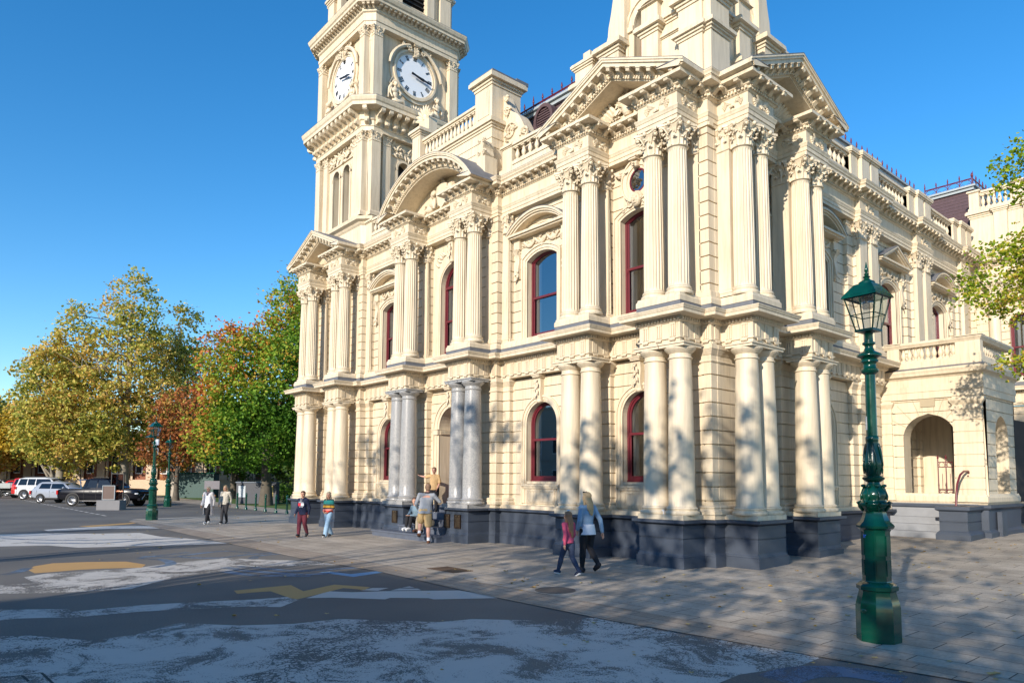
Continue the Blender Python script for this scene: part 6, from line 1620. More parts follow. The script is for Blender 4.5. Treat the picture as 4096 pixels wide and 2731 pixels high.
def car(name,label,loc,rz,kind,pt,L=4.7,W=.92,H=1.75,r=.38,belt=1.08,cat='car',group='cars parked beside the park'):
    root=empty(name,label,cat,loc,rz,group); h=L/2; z0=.30
    xf=h-.95; xr=-h+ (1.05 if kind in('ute','tray') else .85)
    m=MB()
    if kind in('ute','tray'):
        hb=1.10
        if kind=='ute': S=[bsec(-h,W*.93,.5,1.02),bsec(-h+.05,W*.97,.45,1.06),bsec(-h+.3,W,.42,1.08,0),bsec(-.9,W,.36,1.10,0),bsec(.0,W,z0,1.10),bsec(.75,W,z0,1.10),bsec(1.2,W,.36,1.12),bsec(h-.5,W*.98,.42,1.09),bsec(h-.14,W*.92,.44,1.02),bsec(h-.02,W*.82,.46,.90),bsec(h,W*.7,.5,.72)]
        else: S=[bsec(-.35,W*.95,z0,1.12),bsec(.0,W*.95,z0,1.12),bsec(.9,W*.95,z0,1.12),bsec(h-.5,W*.93,.4,1.02),bsec(h-.1,W*.88,.42,.92),bsec(h,W*.78,.46,.8)]
        c0,c1=(-.98,1.05) if kind=='ute' else (-.35,1.0)
        G=[gsec(c0-.06,W*.90,W*.80,1.08,1.14),gsec(c0+.10,W*.91,W*.74,1.08,H-.06),gsec(c0+.5,W*.92,W*.72,1.08,H),gsec(c1-.95,W*.92,W*.72,1.08,H-.01),gsec(c1-.5,W*.92,W*.72,1.08,H-.08),gsec(c1+.12,W*.90,W*.80,1.07,1.14)]
    else:
        bk=-h; 
        S=[bsec(bk,W*.86,.42,belt-.12),bsec(bk+.06,W*.94,.38,belt-.02),bsec(bk+.4,W,z0,belt),bsec(0,W,z0-.02,belt),bsec(.9,W,z0-.02,belt),bsec(1.25,W*.99,.34,belt-.05),bsec(h-.45,W*.96,.38,belt-.16),bsec(h-.1,W*.88,.4,belt-.27),bsec(h,W*.76,.44,belt-.38)]
        G=[gsec(bk+.04,W*.86,W*.78,belt-.04,belt+.06),gsec(bk+(.22 if kind!='hatch' else .5),W*.90,W*.73,belt-.02,H-.09),gsec(bk+.7,W*.92,W*.72,belt-.02,H-.01),gsec(-.1,W*.92,W*.72,belt-.02,H),gsec(.35,W*.92,W*.72,belt-.02,H-.08),gsec(1.15,W*.90,W*.80,belt-.03,belt+.05)]
    loft(m,S); b=m.obj('body',pt,root,45)
    m=MB(); loft(m,G); m.obj('cabin',pt,root,45)
    # side, front and rear glass set into the cabin
    x0,x1=G[1][0],G[4][0]; zb=belt+.07 if kind not in('ute','tray') else 1.17
    for s in (-1,1):
        def yw(z): return s*(W*.915+(W*.735-W*.915)*max(0,(z-belt))/(H-belt)+.012)
        zt=H-.13; xm=(x0+x1)/2+.1
        quads=[(x0+.22,xm-.05),(xm+.03,x1-.02)]
        if kind in('suv','wagon'): quads=[(x0+.12,x0+.75),(x0+.83,xm+.05),(xm+.13,x1-.02)]
        if kind=='tray': quads=[(x0+.15,x1-.05)]
        for i,(a,c) in enumerate(quads):
            last=i==len(quads)-1; first=i==0
            m=MB(); P=[(a-(.10 if first else 0),zb),(c+(.42 if last else 0),zb),(c+(.02 if last else 0),zt),(a+(.04 if first else 0),zt)]
            m.face(*[(x,yw(z),z) for x,z in P]); m.obj('side_window',M['carglass'],root)
            q=MB(); q.face(*[(x,yw(z)-s*.006,z) for x,z in P]); q.obj('dark_glass_backing',TRIM,root)  # dark sheet over the solid cabin, coloured as a dim interior
        m=MB()
        for xx in [x0+.02]+[ (quads[i][1]+quads[i+1][0])/2 for i in range(len(quads)-1)]: m.box(xx-.004,xx+.004,s*W*.995-.006,s*W*.995+.006,.45,belt-.05)
        m.box(-h*.55,h*.5,s*(W+.0)-.012,s*(W+.0)+.012,z0+.02,z0+.10); m.obj('door_seams',TRIM,root)
        for k in range(max(1,len(quads)-(0 if kind in('ute','tray') else 1))):
            xx=quads[k+(0 if kind in('ute','tray') else 1)][0]+.12; m=MB(); m.box(xx,xx+.17,s*W-.02,s*W+.03,belt-.16,belt-.12); m.obj('handle',pt if kind!='ute' else CHROME,root)
        m=MB(); m.ell((x1+.30,s*(W+.08),zb+.06),(.08,.13,.09),8,6); m.obj('mirror',pt,root,50)
        m=MB(); m.box(-h-.01,-h+.10,s*W*.93-.09,s*W*.93+.035,belt-.34,belt-.08) if kind in('ute','hatch') else m.box(-h-.0,-h+.22,s*W*.90-.10,s*W*.90+.07,belt-.24,belt-.06)
        if kind!='tray': m.obj('tail_light',REDL,root)
        m=MB(); m.ell((h-.22,s*W*.80,belt-.27),(.2,.13,.09),10,6); m.obj('headlight',HEADL,root,50)
        for x in (xr,xf):
            q=MB(Matrix.Translation((x,s*(W-.02),r))@Matrix.Rotation(PI/2,4,'X')); q.lathe(0,0,[(r*1.13,-.03),(r*1.13,.03)],28); q.obj('wheel_arch',TRIM,root)
            wheel(root,x,s*(W-.05),r,s*-1)
    m=MB(); m.face((x1+.10,-W*.70,H-.12),(x1+.10,W*.70,H-.12),(x1+.66,W*.80,zb),(x1+.66,-W*.80,zb)); m.obj('windscreen',M['carglass'],root)
    m=MB(); m.face((x0-.06,-W*.68,H-.15),(x0-.06,W*.68,H-.15),(x0-.2 if kind not in('hatch',) else x0-.4,W*.78,zb+.02),(x0-.2 if kind not in('hatch',) else x0-.4,-W*.78,zb+.02)); m.obj('rear_window',M['carglass'],root)
    m=MB(); m.box(h-.10,h+.06,-W*.8,W*.8,.38,.55); m.box(-h-.05,-h+.08,-W*.8,W*.8,.42,.55); m.obj('bumper',pt,root)
    m=MB(); m.box(-h-.055,-h-.045,-.2,.2,.62,.74); m.obj('number_plate',M['dial'],root)
    if kind=='ute':
        m=MB(); 
        for s in (-1,1): m.tube([(-1.15,s*.72,1.1),(-1.25,s*.70,1.55),(-1.35,s*.66,1.66)],.035,7); m.tube([(-1.15,s*.74,1.12),(-1.9,s*.78,1.12)],.03,6)
        m.tube([(-1.35,-.66,1.66),(-1.35,.66,1.66)],.035,7); m.obj('sports_bar',CHROME,root,50)
        m=MB(); m.box(-.5,.5,-.55,.55,H+.02,H+.05)
        for x in (-.5,0,.5): m.box(x-.02,x+.02,-.62,.62,H,H+.04)
        m.obj('roof_rack',TRIM,root)
        m=MB(); m.tube([(h+.1,-.6,.45),(h+.16,-.35,.75),(h+.16,.35,.75),(h+.1,.6,.45)],.035,7); m.obj('nudge_bar',CHROME,root,50)
        m=MB(); m.box(-.9,1.0,-W-.06,-W+.02,.32,.36); m.box(-.9,1.0,W-.02,W+.06,.32,.36); m.obj('side_step',CHROME,root)
    if kind=='tray':
        m=MB(); m.box(-h,-.42,-W,W,.85,.92)
        for s in (-1,1): m.box(-h,-.42,s*W-.02,s*W+.02,.92,1.28)
        m.box(-h,-h+.03,-W,W,.92,1.28); m.obj('tray',ALLOY,root)
        m=MB(); m.box(-h+.1,-.3,-.4,.4,.45,.85); m.obj('chassis',TRIM,root)
        m=MB(); m.box(-h-.02,-h+.02,-W,-W+.45,.68,.80); m.obj('tail_light',REDL,root)
    if kind in('suv','wagon'):
        m=MB(); 
        for s in (-1,1): m.tube([(x0+.2,s*W*.62,H+.0),(x0+.3,s*W*.62,H+.05),(x1-.4,s*W*.62,H+.05),(x1-.3,s*W*.62,H-.01)],.018,6)
        m.obj('roof_rails',TRIM,root)
    return root
WHT=paint('white_car_paint',(.62,.63,.64)); BLKP=paint('black_car_paint',(.008,.008,.012)); SILV=paint('silver_car_paint',(.30,.33,.38)); REDP=paint('red_car_paint',(.55,.02,.02))
car('utility_truck','black dual-cab utility truck with chrome sports bar, nearest of the parked vehicles',(-43.0,-2.15,0),R(47),'ute',BLKP,5.25,.92,1.78,.40,1.08,'utility truck')
car('hatchback','small silver blue hatchback half hidden behind the black utility truck',(-50.1,-3.3,0),R(41),'hatch',SILV,4.1,.86,1.5,.32,.95)
car('wagon','white four-wheel-drive wagon with roof rails, left of the silver hatchback',(-59.05,-2.9,0),R(45),'suv',WHT,4.9,.95,1.8,.40,1.1)
car('tray_truck','red tray truck with a silver drop-side tray, left of the white wagon',(-65.3,-4.1,0),R(43),'tray',REDP,5.2,.92,1.75,.37,1.12,'tray truck')
car('red_car','red hatchback behind the tray truck, only its roof and bonnet showing',(-72.3,-3.0,0),R(43),'hatch',REDP,4.3,.88,1.5,.33,.95)
car('white_car','white wagon at the far left edge of the row',(-77.3,-4.4,0),R(43),'wagon',WHT,4.7,.92,1.55,.34,.98)
car('white_van','white wagon parked in the street far behind the park fence',(-70,19.5,0),R(20),'wagon',WHT,4.7,.92,1.6,.34,1.0,group='cars parked behind the park')
car('blue_car','pale blue car parked behind the park fence near the hall corner',(-58,21.5,0),R(20),'hatch',paint('blue_car_paint',(.25,.38,.5)),4.3,.9,1.5,.33,.98,group='cars parked behind the park')
# ------------------------------------------------------------------ people
SKIN=simple('skin',(.55,.31,.21),.5,var=.05); SKIN2=simple('skin_ruddy',(.56,.30,.22),.5,var=.06); LIP=simple('lip',(.42,.14,.11),.5); EYE=simple('eye',(.03,.02,.02),.2)
def fuse(mb,name,mat,parent,voxel=.011,smooth=2):
    me=mb.mesh('tmp',None); o=bpy.data.objects.new('tmp',me); C.objects.link(o)
    md=o.modifiers.new('r','REMESH'); md.mode='VOXEL'; md.voxel_size=voxel
    if smooth: s=o.modifiers.new('s','SMOOTH'); s.iterations=smooth; s.factor=.5
    dg=bpy.context.evaluated_depsgraph_get(); me2=bpy.data.meshes.new_from_object(o.evaluated_get(dg)); bpy.data.objects.remove(o); bpy.data.meshes.remove(me)
    me2.name=name; me2.materials.clear(); me2.materials.append(mat); me2.shade_smooth()
    return link(name,me2,parent)
def limb(m,pts,rs,n=12):
    m.tube(pts,rs,n)
    for p,r in zip(pts,rs): m.ell(p,(r,r,r),12,8)
def V(*a): return Vector(a)
BASE=dict(pelvis=(0,0,.525),waist=(0,.005,.61),chest=(0,.0,.73),neck=(0,-.005,.83),head=(0,.012,.925),
 shL=(-.098,0,.80),shR=(.098,0,.80),elL=(-.125,-.01,.63),elR=(.125,-.01,.63),wrL=(-.13,.03,.485),wrR=(.13,.03,.485),
 hipL=(-.048,0,.515),hipR=(.048,0,.515),knL=(-.052,.01,.285),knR=(.052,.01,.285),anL=(-.052,-.01,.045),anR=(.052,-.01,.045))
def person(label,loc,fwd,H,pose,o):
    """o: outfit. Local frame: x to the right hand, y forward, z up"""
    rz=math.atan2(-fwd[0],fwd[1]); root=empty('person',label,'person',loc,rz,None)
    J={k:Vector(v)*H for k,v in {**BASE,**pose}.items()}; s=H; k_=o.get('build',1.0); yaw=o.get('head_yaw',0); tilt=o.get('head_tilt',0)
    hd=J['head']; HR=Matrix.Rotation(yaw,3,'Z')@Matrix.Rotation(tilt,3,'X')
    def hp(x,y,z): return hd+HR@(Vector((x,y,z))*s*o.get('hs',1))
    hs=s*o.get('hs',1)
    b=MB()
    def E(c,r): b.ell(c,r,16,10,HR)
    E(hp(0,-.004,.012),(.0445*hs,.056*hs,.055*hs)); E(hp(0,.012,-.022),(.036*hs,.042*hs,.045*hs)); E(hp(0,.026,-.045),(.022*hs,.022*hs,.018*hs))
    E(hp(0,.056,-.012),(.0075*hs,.014*hs,.014*hs)); E(hp(0,.05,.012),(.030*hs,.012*hs,.007*hs)); E(hp(0,.049,-.032),(.015*hs,.009*hs,.006*hs))
    for q in (-1,1): E(hp(q*.045,-.004,-.006),(.006*hs,.013*hs,.018*hs)); E(hp(q*.024,.036,-.016),(.014*hs,.014*hs,.013*hs))
    limb(b,[J['neck']-V(0,0,.02)*s,hd-V(0,.002,.03)*s],[.031*s,.029*s])
    c,w,p=J['chest'],J['waist'],J['pelvis']
    def torso(m,ex,lo=None):
        rs=[(.082*k_,.058*k_),(.070*k_,.050*k_),(.088*k_,.060*k_)]
        a=lambda P,q: m.ell(P,((q[0])*s+ex,(q[1])*s+ex,.085*s+ex*.5),16,10)
        a(p,rs[0]); a(w,rs[1]); a(c,rs[2]); a((p+w)/2,((rs[0][0]+rs[1][0])/2,(rs[0][1]+rs[1][1])/2)); a((c+w)/2,((rs[2][0]+rs[1][0])/2,(rs[2][1]+rs[1][1])/2))
        for h in ('L','R'): limb(m,[c.lerp(J['neck'],.5),J['sh'+h]],[.045*s+ex,.036*s+ex])
    torso(b,-.016)
    for h in ('L','R'):
        sh,el,wr=J['sh'+h],J['el'+h],J['wr'+h]
        limb(b,[sh,sh.lerp(el,.5),el],[.030*s,.026*s,.021*s]); limb(b,[el,el.lerp(wr,.3),wr],[.022*s,.023*s,.0145*s])
        d=(wr-el).normalized(); side=V(1 if h=='R' else -1,0,0); pn=d.cross(V(0,1,0)); 
        if pn.length<.2: pn=d.cross(V(0,0,1))
        pn.normalize(); fw=pn.cross(d).normalized()   # fw spreads the fingers, pn is the palm normal
        if o.get('hand'+h): d=Vector(o['hand'+h]).normalized(); pn=d.cross(V(0,1,0.01)).normalized(); fw=pn.cross(d).normalized()
        pc=wr+d*.028*s; X=Matrix((fw,pn,d)).transposed()
        b.ell(pc,(.022*s,.011*s,.030*s),10,8,X)
        curl=-pn if (pn.x*side.x)>0 else pn
        cu=o.get('curl',.45)
        for i,(off,L_) in enumerate(((-.017,.036),(-.006,.042),(.006,.040),(.017,.031))):
            a=wr+d*.050*s+fw*off*s; m1=a+(d+curl*cu*.4)*L_*.45*s; t=m1+(d*(1-cu*.6)+curl*cu)*L_*.55*s
            b.tube([a-d*.01*s,a,m1,t],[.0055*s,.0055*s,.005*s,.004*s],7); b.ell(t,(.004*s,)*3,6,4)
        ts=fw if (fw.y>0) else -fw
        a=wr+d*.014*s+ts*.014*s; t1=a+(ts*.6+d*.7)*.022*s; t2=t1+(d+curl*.5)*.018*s; b.tube([a,t1,t2],[.008*s,.0065*s,.0048*s],7)
        hip,kn,an=J['hip'+h],J['kn'+h],J['an'+h]
        limb(b,[hip,hip.lerp(kn,.4),kn],[.048*s*min(k_,1.08),.046*s*min(k_,1.08),.034*s]); limb(b,[kn,kn.lerp(an,.35),an],[.033*s,.036*s,.021*s])
        toe=J.get('to'+h) or an+V(0,.085,-.022)*s; b.tube([an-V(0,.015,.015)*s,an-V(0,-.02,.02)*s,toe],[.022*s,.024*s,.014*s],8)
    body=fuse(b,'body',o.get('skin',SKIN),root,.0085 if H>1.3 else .0075,1)
    e=MB()
    for q in (-1,1): e.ell(hp(q*.0185,.0475,.0),(.006*hs,.005*hs,.0045*hs),8,6,HR)
    e.obj('eyes',EYE,root,60)
    e=MB(); e.ell(hp(0,.056,-.033),(.012*hs,.004*hs,.0035*hs),8,6,HR); e.obj('mouth',LIP,root,60)
    # hair
    h=MB(); hair=o['hair']
    if o.get('cap'): pass
    if hair!='none':
        h.ell(hp(0,-.012,.022),(.050*hs,.056*hs,.053*hs),18,12,HR); h.ell(hp(0,.022,.048),(.040*hs,.028*hs,.020*hs),12,8,HR)
        for q in (-1,1): h.ell(hp(q*.040,-.006,.012),(.012*hs,.026*hs,.030*hs),10,8,HR)
        h.ell(hp(0,-.03,-.015),(.040*hs,.034*hs,.042*hs),12,8,HR)
        rd=random.Random(int(H*1000))
        if hair in('long','tail'):
            L0=o.get('hl',.2); nst=26
            for k in range(nst):
                a=PI+(-1.05+2.1*k/(nst-1)) if hair=='long' else PI+rd.uniform(-.25,.25)
                x0_,y0_=-math.sin(a)*.043,math.cos(a)*.048
                L1=L0*rd.uniform(.85,1.1)*(1-.25*abs(k/(nst-1)*2-1))
                pts=[hp(x0_*.8,y0_*.8,.03),hp(x0_*1.05,y0_*1.05-.004,-.02)]
                for u in (.35,.7,1): 
                    q=hp(x0_*(1.0+.15*math.sin(k)*u),y0_*1.0-.012*u-.01,-.02); pts.append(q+V(rd.gauss(0,.006),rd.gauss(0,.004)+o.get('hback',-.02)*u,-L1*u)*s)
                h.tube(pts,[.012*s,.015*s,.014*s,.011*s,.004*s],7)
            if hair=='long':
                for q in (-1,1):
                    for j in range(3): h.tube([hp(q*.03,.02-.01*j,.04),hp(q*.046,.012-.012*j,.0),hp(q*.047,.008-.012*j,-.045)+V(0,0,0),hp(q*.05,.004-.012*j,-.06)+V(0,0,-L0*.45)*s],[.006*s,.011*s,.011*s,.004*s],6)
        else:
            for k in range(14):
                a=rd.uniform(-1.2,1.2); h.ell(hp(.03*math.sin(a),.035*math.cos(a),.05+rd.uniform(-.008,.008)),(.014*hs,.014*hs,.008*hs),8,5,HR)
        fuse(h,'hair',o['hairmat'],root,.008,1)
    # clothes
    t=MB(); ex=o.get('ex',.014); sl=o.get('sleeve',1.0)
    hem=o.get('hem',.50)*H; seated=J['pelvis'].z<.3*H
    def trunk(m,secs,n=22,sx=1.0):
        rows=[]
        for (c_,rx,ry) in secs: rows.append([m.vt(c_.x+rx*math.cos(2*PI*k/n)*(1+.02*math.sin(k*3)),c_.y+ry*math.sin(2*PI*k/n)*(1+.03*math.sin(k*2+c_.z*9)),c_.z+.004*math.sin(k*1.7)) for k in range(n)])
        for a_,b_ in zip(rows,rows[1:]):
            for k in range(n): m.f.append([a_[k],a_[(k+1)%n],b_[(k+1)%n],b_[k]])
        m.f.append(rows[0][::-1]); m.f.append(rows[-1][:])
    nk=J['neck']; lo=p.copy(); lo.z=(p.z-.01*s) if seated else hem
    lx_=.012 if o.get('loose') else .0
    trunk(t,[(lo,.086*s*k_+ex*.7+lx_,.064*s*k_+ex*.7+lx_),((lo+w)/2,.083*s*k_+ex*.7+lx_,.060*s*k_+ex*.7+lx_),(w,.074*s*k_+ex*.6+lx_*.7,.054*s*k_+ex*.6+lx_*.7),((w+c)/2,.080*s*k_+ex*.5,.058*s*k_+ex*.5),(c,.090*s*k_+ex*.4,.062*s*k_+ex*.4),(c.lerp(nk,.55),.086*s,.050*s),(c.lerp(nk,.85),.055*s,.040*s),(nk+V(0,0,.012)*s,.036*s,.034*s)])
    for q in ('L','R'): limb(t,[c.lerp(nk,.55),J['sh'+q]],[.044*s,.036*s+ex*.3])
    for q in ('L','R'):
        sh,el,wr=J['sh'+q],J['el'+q],J['wr'+q]
        if sl<=.5: limb(t,[sh,sh.lerp(el,sl*2)],[.033*s+ex*.3,.034*s+ex*.5])
        else: limb(t,[sh,sh.lerp(el,.5),el],[.034*s+ex*.3,.028*s+ex*.4,.024*s+ex*.45]); limb(t,[el,el.lerp(wr,.5),el.lerp(wr,(sl-.5)*1.9)],[.024*s+ex*.45,.022*s+ex*.4,.018*s+ex*.4])
    top=fuse(t,'top',o['top'],root,.010,3)
    if o.get('coat'):
        q=MB(); 
        rows=[]
        for u in (0,.2,.4,.6,.8,1):
            z=J['chest'].z+.06*s-(J['chest'].z+.06*s-o['coat'][1]*H)*u; rr=(.105+.03*u)*s; row=[]
            for k in range(21):
                a=-PI/2+(-2.25+4.5*k/20)+0; wv=1+.04*math.sin(k*2.1)*u
                row.append(q.vt(J['chest'].x+rr*1.0*math.cos(a)*wv,J['chest'].y+rr*.78*math.sin(a)*wv-.02*u*s,z))
            rows.append(row)
        for a_,b_ in zip(rows,rows[1:]):
            for k in range(20): q.f.append([a_[k],a_[k+1],b_[k+1],b_[k]])
        q.obj('cardigan',o['coat'][0],root,60)
        q=MB()
        for sd in ('L','R'): limb(q,[J['sh'+sd],J['el'+sd]],[.052*s,.046*s]); limb(q,[J['el'+sd],J['el'+sd].lerp(J['wr'+sd],.9)],[.045*s,.036*s])
        fuse(q,'cardigan_sleeves',o['coat'][0],root,.012,2)
    l=MB(); le=o.get('leg',1.0); lx=o.get('lx',.012)
    l.ell(p,(.083*s*k_+lx,.060*s*k_+lx,.070*s),16,10)
    for q in ('L','R'):
        hip,kn,an=J['hip'+q],J['kn'+q],J['an'+q]
        if le<=.5: e_=hip.lerp(kn,le*2); limb(l,[hip,e_],[.054*s*min(k_,1.15)+lx,.052*s*min(k_,1.12)+lx])
        else: limb(l,[hip,hip.lerp(kn,.4),kn],[.058*s*k_+lx,.052*s*k_+lx,.037*s+lx+o.get('flare',0)*.3]); limb(l,[kn,kn.lerp(an,.35),kn.lerp(an,le)],[.036*s+lx+o.get('flare',0)*.3,.038*s+lx+o.get('flare',0)*.5,.025*s+lx*.8+o.get('flare',0)])
    fuse(l,o.get('legname','trousers'),o['legs'],root,.010,2)
    for q in ('L','R'):
        f=MB(); an=J['an'+q]; toe=J.get('to'+q) or an+V(0,.085,-.022)*s; dr=(toe-an); 
        heel=an-dr.normalized()*.03*s; heel.z=an.z-.018*s+ (0 if abs(dr.z)<.05*s else dr.z*-.2)
        f.tube([heel,an+V(0,0,-.012)*s,an.lerp(toe,.55)-V(0,0,.004)*s,toe],[.026*s,.031*s,.029*s,.022*s],12); f.ell(toe,(.023*s,)*3,10,6); f.ell(heel,(.026*s,)*3,10,6)
        if o.get('boot'): limb(f,[an,an.lerp(J['kn'+q],.25)],[.028*s,.030*s]); f.tube([heel+V(0,0,.0),heel-V(0,0,.03)*s],[.016*s,.013*s],8)
        fuse(f,'shoe',o['shoes'],root,.008,1)
        f=MB(); f.tube([heel-V(0,0,.022)*s,toe-V(0,0,.016)*s],[.02*s,.018*s],8); so_=f.obj('sole',o.get('sole',M['dial']),root,60)
    for fn in o.get('extra',[]): fn(root,J,s,hp,hs)
    return root
def cloth(n,c,**k): return simple(n,c,.9,var=.12,scale=9,bump=.35,bscale=25,**k)
def banded(n,bands):
    m,N,L,b=newmat(n); b.inputs['Roughness'].default_value=.9; tc=N.new('ShaderNodeTexCoord'); sp=N.new('ShaderNodeSeparateXYZ'); L.new(tc.outputs['Object'],sp.inputs['Vector'])
    mr=N.new('ShaderNodeMapRange'); mr.inputs['From Max'].default_value=1.6; L.new(sp.outputs['Z'],mr.inputs['Value']); cr=N.new('ShaderNodeValToRGB'); cr.color_ramp.interpolation='CONSTANT'; e=cr.color_ramp.elements
    while len(e)<len(bands): e.new(.5)
    for i,(z,c) in enumerate(bands): e[i].position=z/1.6; e[i].color=rgb(c)
    L.new(mr.outputs['Result'],cr.inputs['Fac']); L.new(cr.outputs['Color'],b.inputs['Base Color']); return m
BLOND=simple('blonde_hair',(.42,.29,.15),.6,var=.35,scale=40); BROWN=simple('brown_hair',(.10,.05,.03),.6,var=.3,scale=40); GING=simple('auburn_hair',(.28,.13,.06),.55,var=.35,scale=40); GREY=simple('short_fair_hair',(.22,.13,.08),.7,var=.3,scale=40); PLAT=simple('pale_hair',(.55,.45,.30),.6,var=.25,scale=40)
BLK=cloth('black_cloth',(.012,.012,.016)); WHC=cloth('white_cloth',(.75,.76,.8)); SHW=cloth('white_shoe',(.7,.7,.7))
WALK=dict(hipL=(-.046,.01,.515),hipR=(.046,-.01,.515),knL=(-.045,.09,.29),anL=(-.042,.14,.055),toL=(-.042,.22,.05),knR=(.045,-.02,.285),anR=(.042,-.14,.075),toR=(.042,-.07,.018),elL=(-.125,-.06,.64),wrL=(-.12,-.04,.49),elR=(.125,.0,.63),wrR=(.12,.10,.50))
def walk(**k): d=dict(WALK); d.update(k); return d
CAMD=(.753,-.653); LEFT=(-.656,-.755)
def mixd(a,b): v=Vector((CAMD[0]*a+LEFT[0]*b,CAMD[1]*a+LEFT[1]*b)); v.normalize(); return (v.x,v.y)
def scarf(root,J,s,hp,hs):
    m=MB(); c=J['neck']; m.tube([(c.x+.05*s*math.cos(a),c.y+.045*s*math.sin(a)+.01,c.z+.01*math.sin(a*3)) for a in [k*PI/6 for k in range(13)]],.022*s,8); m.tube([(c.x+.01,c.y+.05*s,c.z-.01),(c.x,c.y+.075*s,c.z-.07*s)],[.03*s,.022*s],8); fuse(m,'scarf',simple('patterned_scarf',(.12,.10,.12),.9,var=.9,scale=40),root,.009,1)
person('woman in a long pale grey cardigan and black leggings, left of the walking pair',(-20.35,-3.0,.012),mixd(1,.15),1.50,walk(),dict(hair='short',hairmat=PLAT,top=WHC,legs=BLK,shoes=cloth('grey_trainer',(.6,.6,.58)),coat=(cloth('pale_grey_knit',(.52,.50,.50)),.24),hem=.44,loose=True,lx=.004,head_tilt=-.15,extra=[scarf]))
person('long-haired woman in a patterned cream blouse and dark trousers, right of the walking pair',(-20.36,-2.34,.012),mixd(1,-.05),1.54,walk(knL=(-.03,.02,.285),anL=(-.02,-.10,.07),toL=(-.02,-.04,.018),knR=(.04,.08,.29),anR=(.035,.12,.05),toR=(.05,.19,.045)),dict(hair='long',hl=.12,hairmat=BLOND,top=simple('patterned_blouse',(.50,.46,.38),.9,var=.7,scale=28),legs=cloth('charcoal_cloth',(.03,.03,.035)),shoes=cloth('black_trainer',(.03,.03,.03)),hem=.50,loose=True,lx=.006,ex=.022,head_tilt=-.1))
def logo(root,J,s,hp,hs):
    c=J['chest']; y=c.y+.060*s+.034
    m=MB(); m.box(c.x-.10,c.x,y-.02,y,c.z-.085,c.z+.005); q=m.obj('white_print',M['dial'],root); m=MB(); m.box(c.x+.001,c.x+.10,y-.02,y,c.z-.085,c.z+.005); m.obj('red_print',simple('red_print',(.55,.02,.04),.8),root)
    for tx,z,sz in (('HILFIGER',c.z+.03,.042),('DENIM',c.z-.115,.042)):
        o=link('print_lettering',text(tx,sz,M['dial'],.001),root,(c.x,y-.001,z)); o.rotation_euler=(PI/2,0,PI)
    m=MB()
    for q in (-1,1): m.tube([(c.x+q*.02,y-.025,J['neck'].z+.0),(c.x+q*.025,y-.005,c.z+.09),(c.x+q*.022,y,c.z+.04)],.004,5)
    m.obj('drawcord',WHC,root)
    m=MB(); n=J['neck']; m.tube([(n.x+.055*s*math.cos(a),n.y-.01+.05*s*math.sin(a),n.z-.005-.012*math.sin(a)) for a in [k*PI/8 for k in range(17)]],.022*s,8); m.ell((n.x,n.y-.06*s,n.z-.02),(.065*s,.035*s,.05*s),12,8); fuse(m,'hood',NAVY,root,.01,1)
NAVY=cloth('navy_hoodie',(.012,.018,.05))
person('boy in a navy hooded jumper with white and red print and maroon trousers',(-12.5,-2.62,.012),mixd(1,.30),1.44,walk(knR=(.045,.06,.29),anR=(.03,.10,.05),toR=(.02,.18,.045),hipR=(.046,.01,.515),hipL=(-.046,-.01,.515),knL=(-.045,-.01,.285),anL=(-.045,-.12,.075),toL=(-.05,-.06,.018)),dict(hair='short',hairmat=BROWN,top=NAVY,legs=cloth('maroon_cloth',(.14,.025,.04)),shoes=cloth('black_trainer',(.04,.04,.045)),sole=simple('orange_sole',(.5,.2,.1),.6),hem=.48,loose=True,ex=.024,extra=[logo],head_yaw=.25,hs=1.06))
STR=banded('striped_knit',[(0,(.62,.13,.10)),(.79,(.5,.04,.03)),(.83,(.65,.22,.18)),(.875,(.02,.02,.03)),(.915,(.50,.27,.03)),(.985,(.05,.07,.04)),(1.03,(.02,.22,.20)),(1.10,(.02,.22,.20)),(1.15,(.012,.012,.02))])
person('blonde girl in a colourful striped jumper and pale blue jeans',(-11.97,-2.0,.012),mixd(.9,.45),1.42,walk(elL=(-.13,-.0,.64),wrL=(-.05,.10,.555),elR=(.13,.0,.64),wrR=(.04,.11,.57)),dict(hair='long',hl=.17,hairmat=PLAT,top=STR,legs=cloth('pale_denim',(.26,.40,.55)),shoes=cloth('black_canvas_shoe',(.02,.02,.02)),hem=.52,loose=True,ex=.022,flare=.022,head_yaw=.55,head_tilt=-.05,hs=1.05,lx=.014))
# boy on the entrance steps with one hand on the column
TAN=cloth('tan_tshirt',(.56,.36,.17))
person('boy in a tan t-shirt with one arm stretched to a granite column',(-10.05,.68,.80),(.62,-.78),1.43,dict(shR=(.095,0,.80),elR=(.20,-.03,.775),wrR=(.34,-.06,.80),elL=(-.125,.0,.64),wrL=(-.10,.06,.53),hipL=(-.05,0,.515),chest=(-.02,0,.73),head=(.0,.012,.925)),dict(hair='short',hairmat=simple('light_brown_hair',(.16,.09,.05),.6,var=.3,scale=40),skin=SKIN2,top=TAN,sleeve=.42,legs=BLK,shoes=BLK,hem=.49,loose=True,ex=.024,build=1.15,handR=(.9,-.3,.3),head_yaw=.1,hs=1.05))
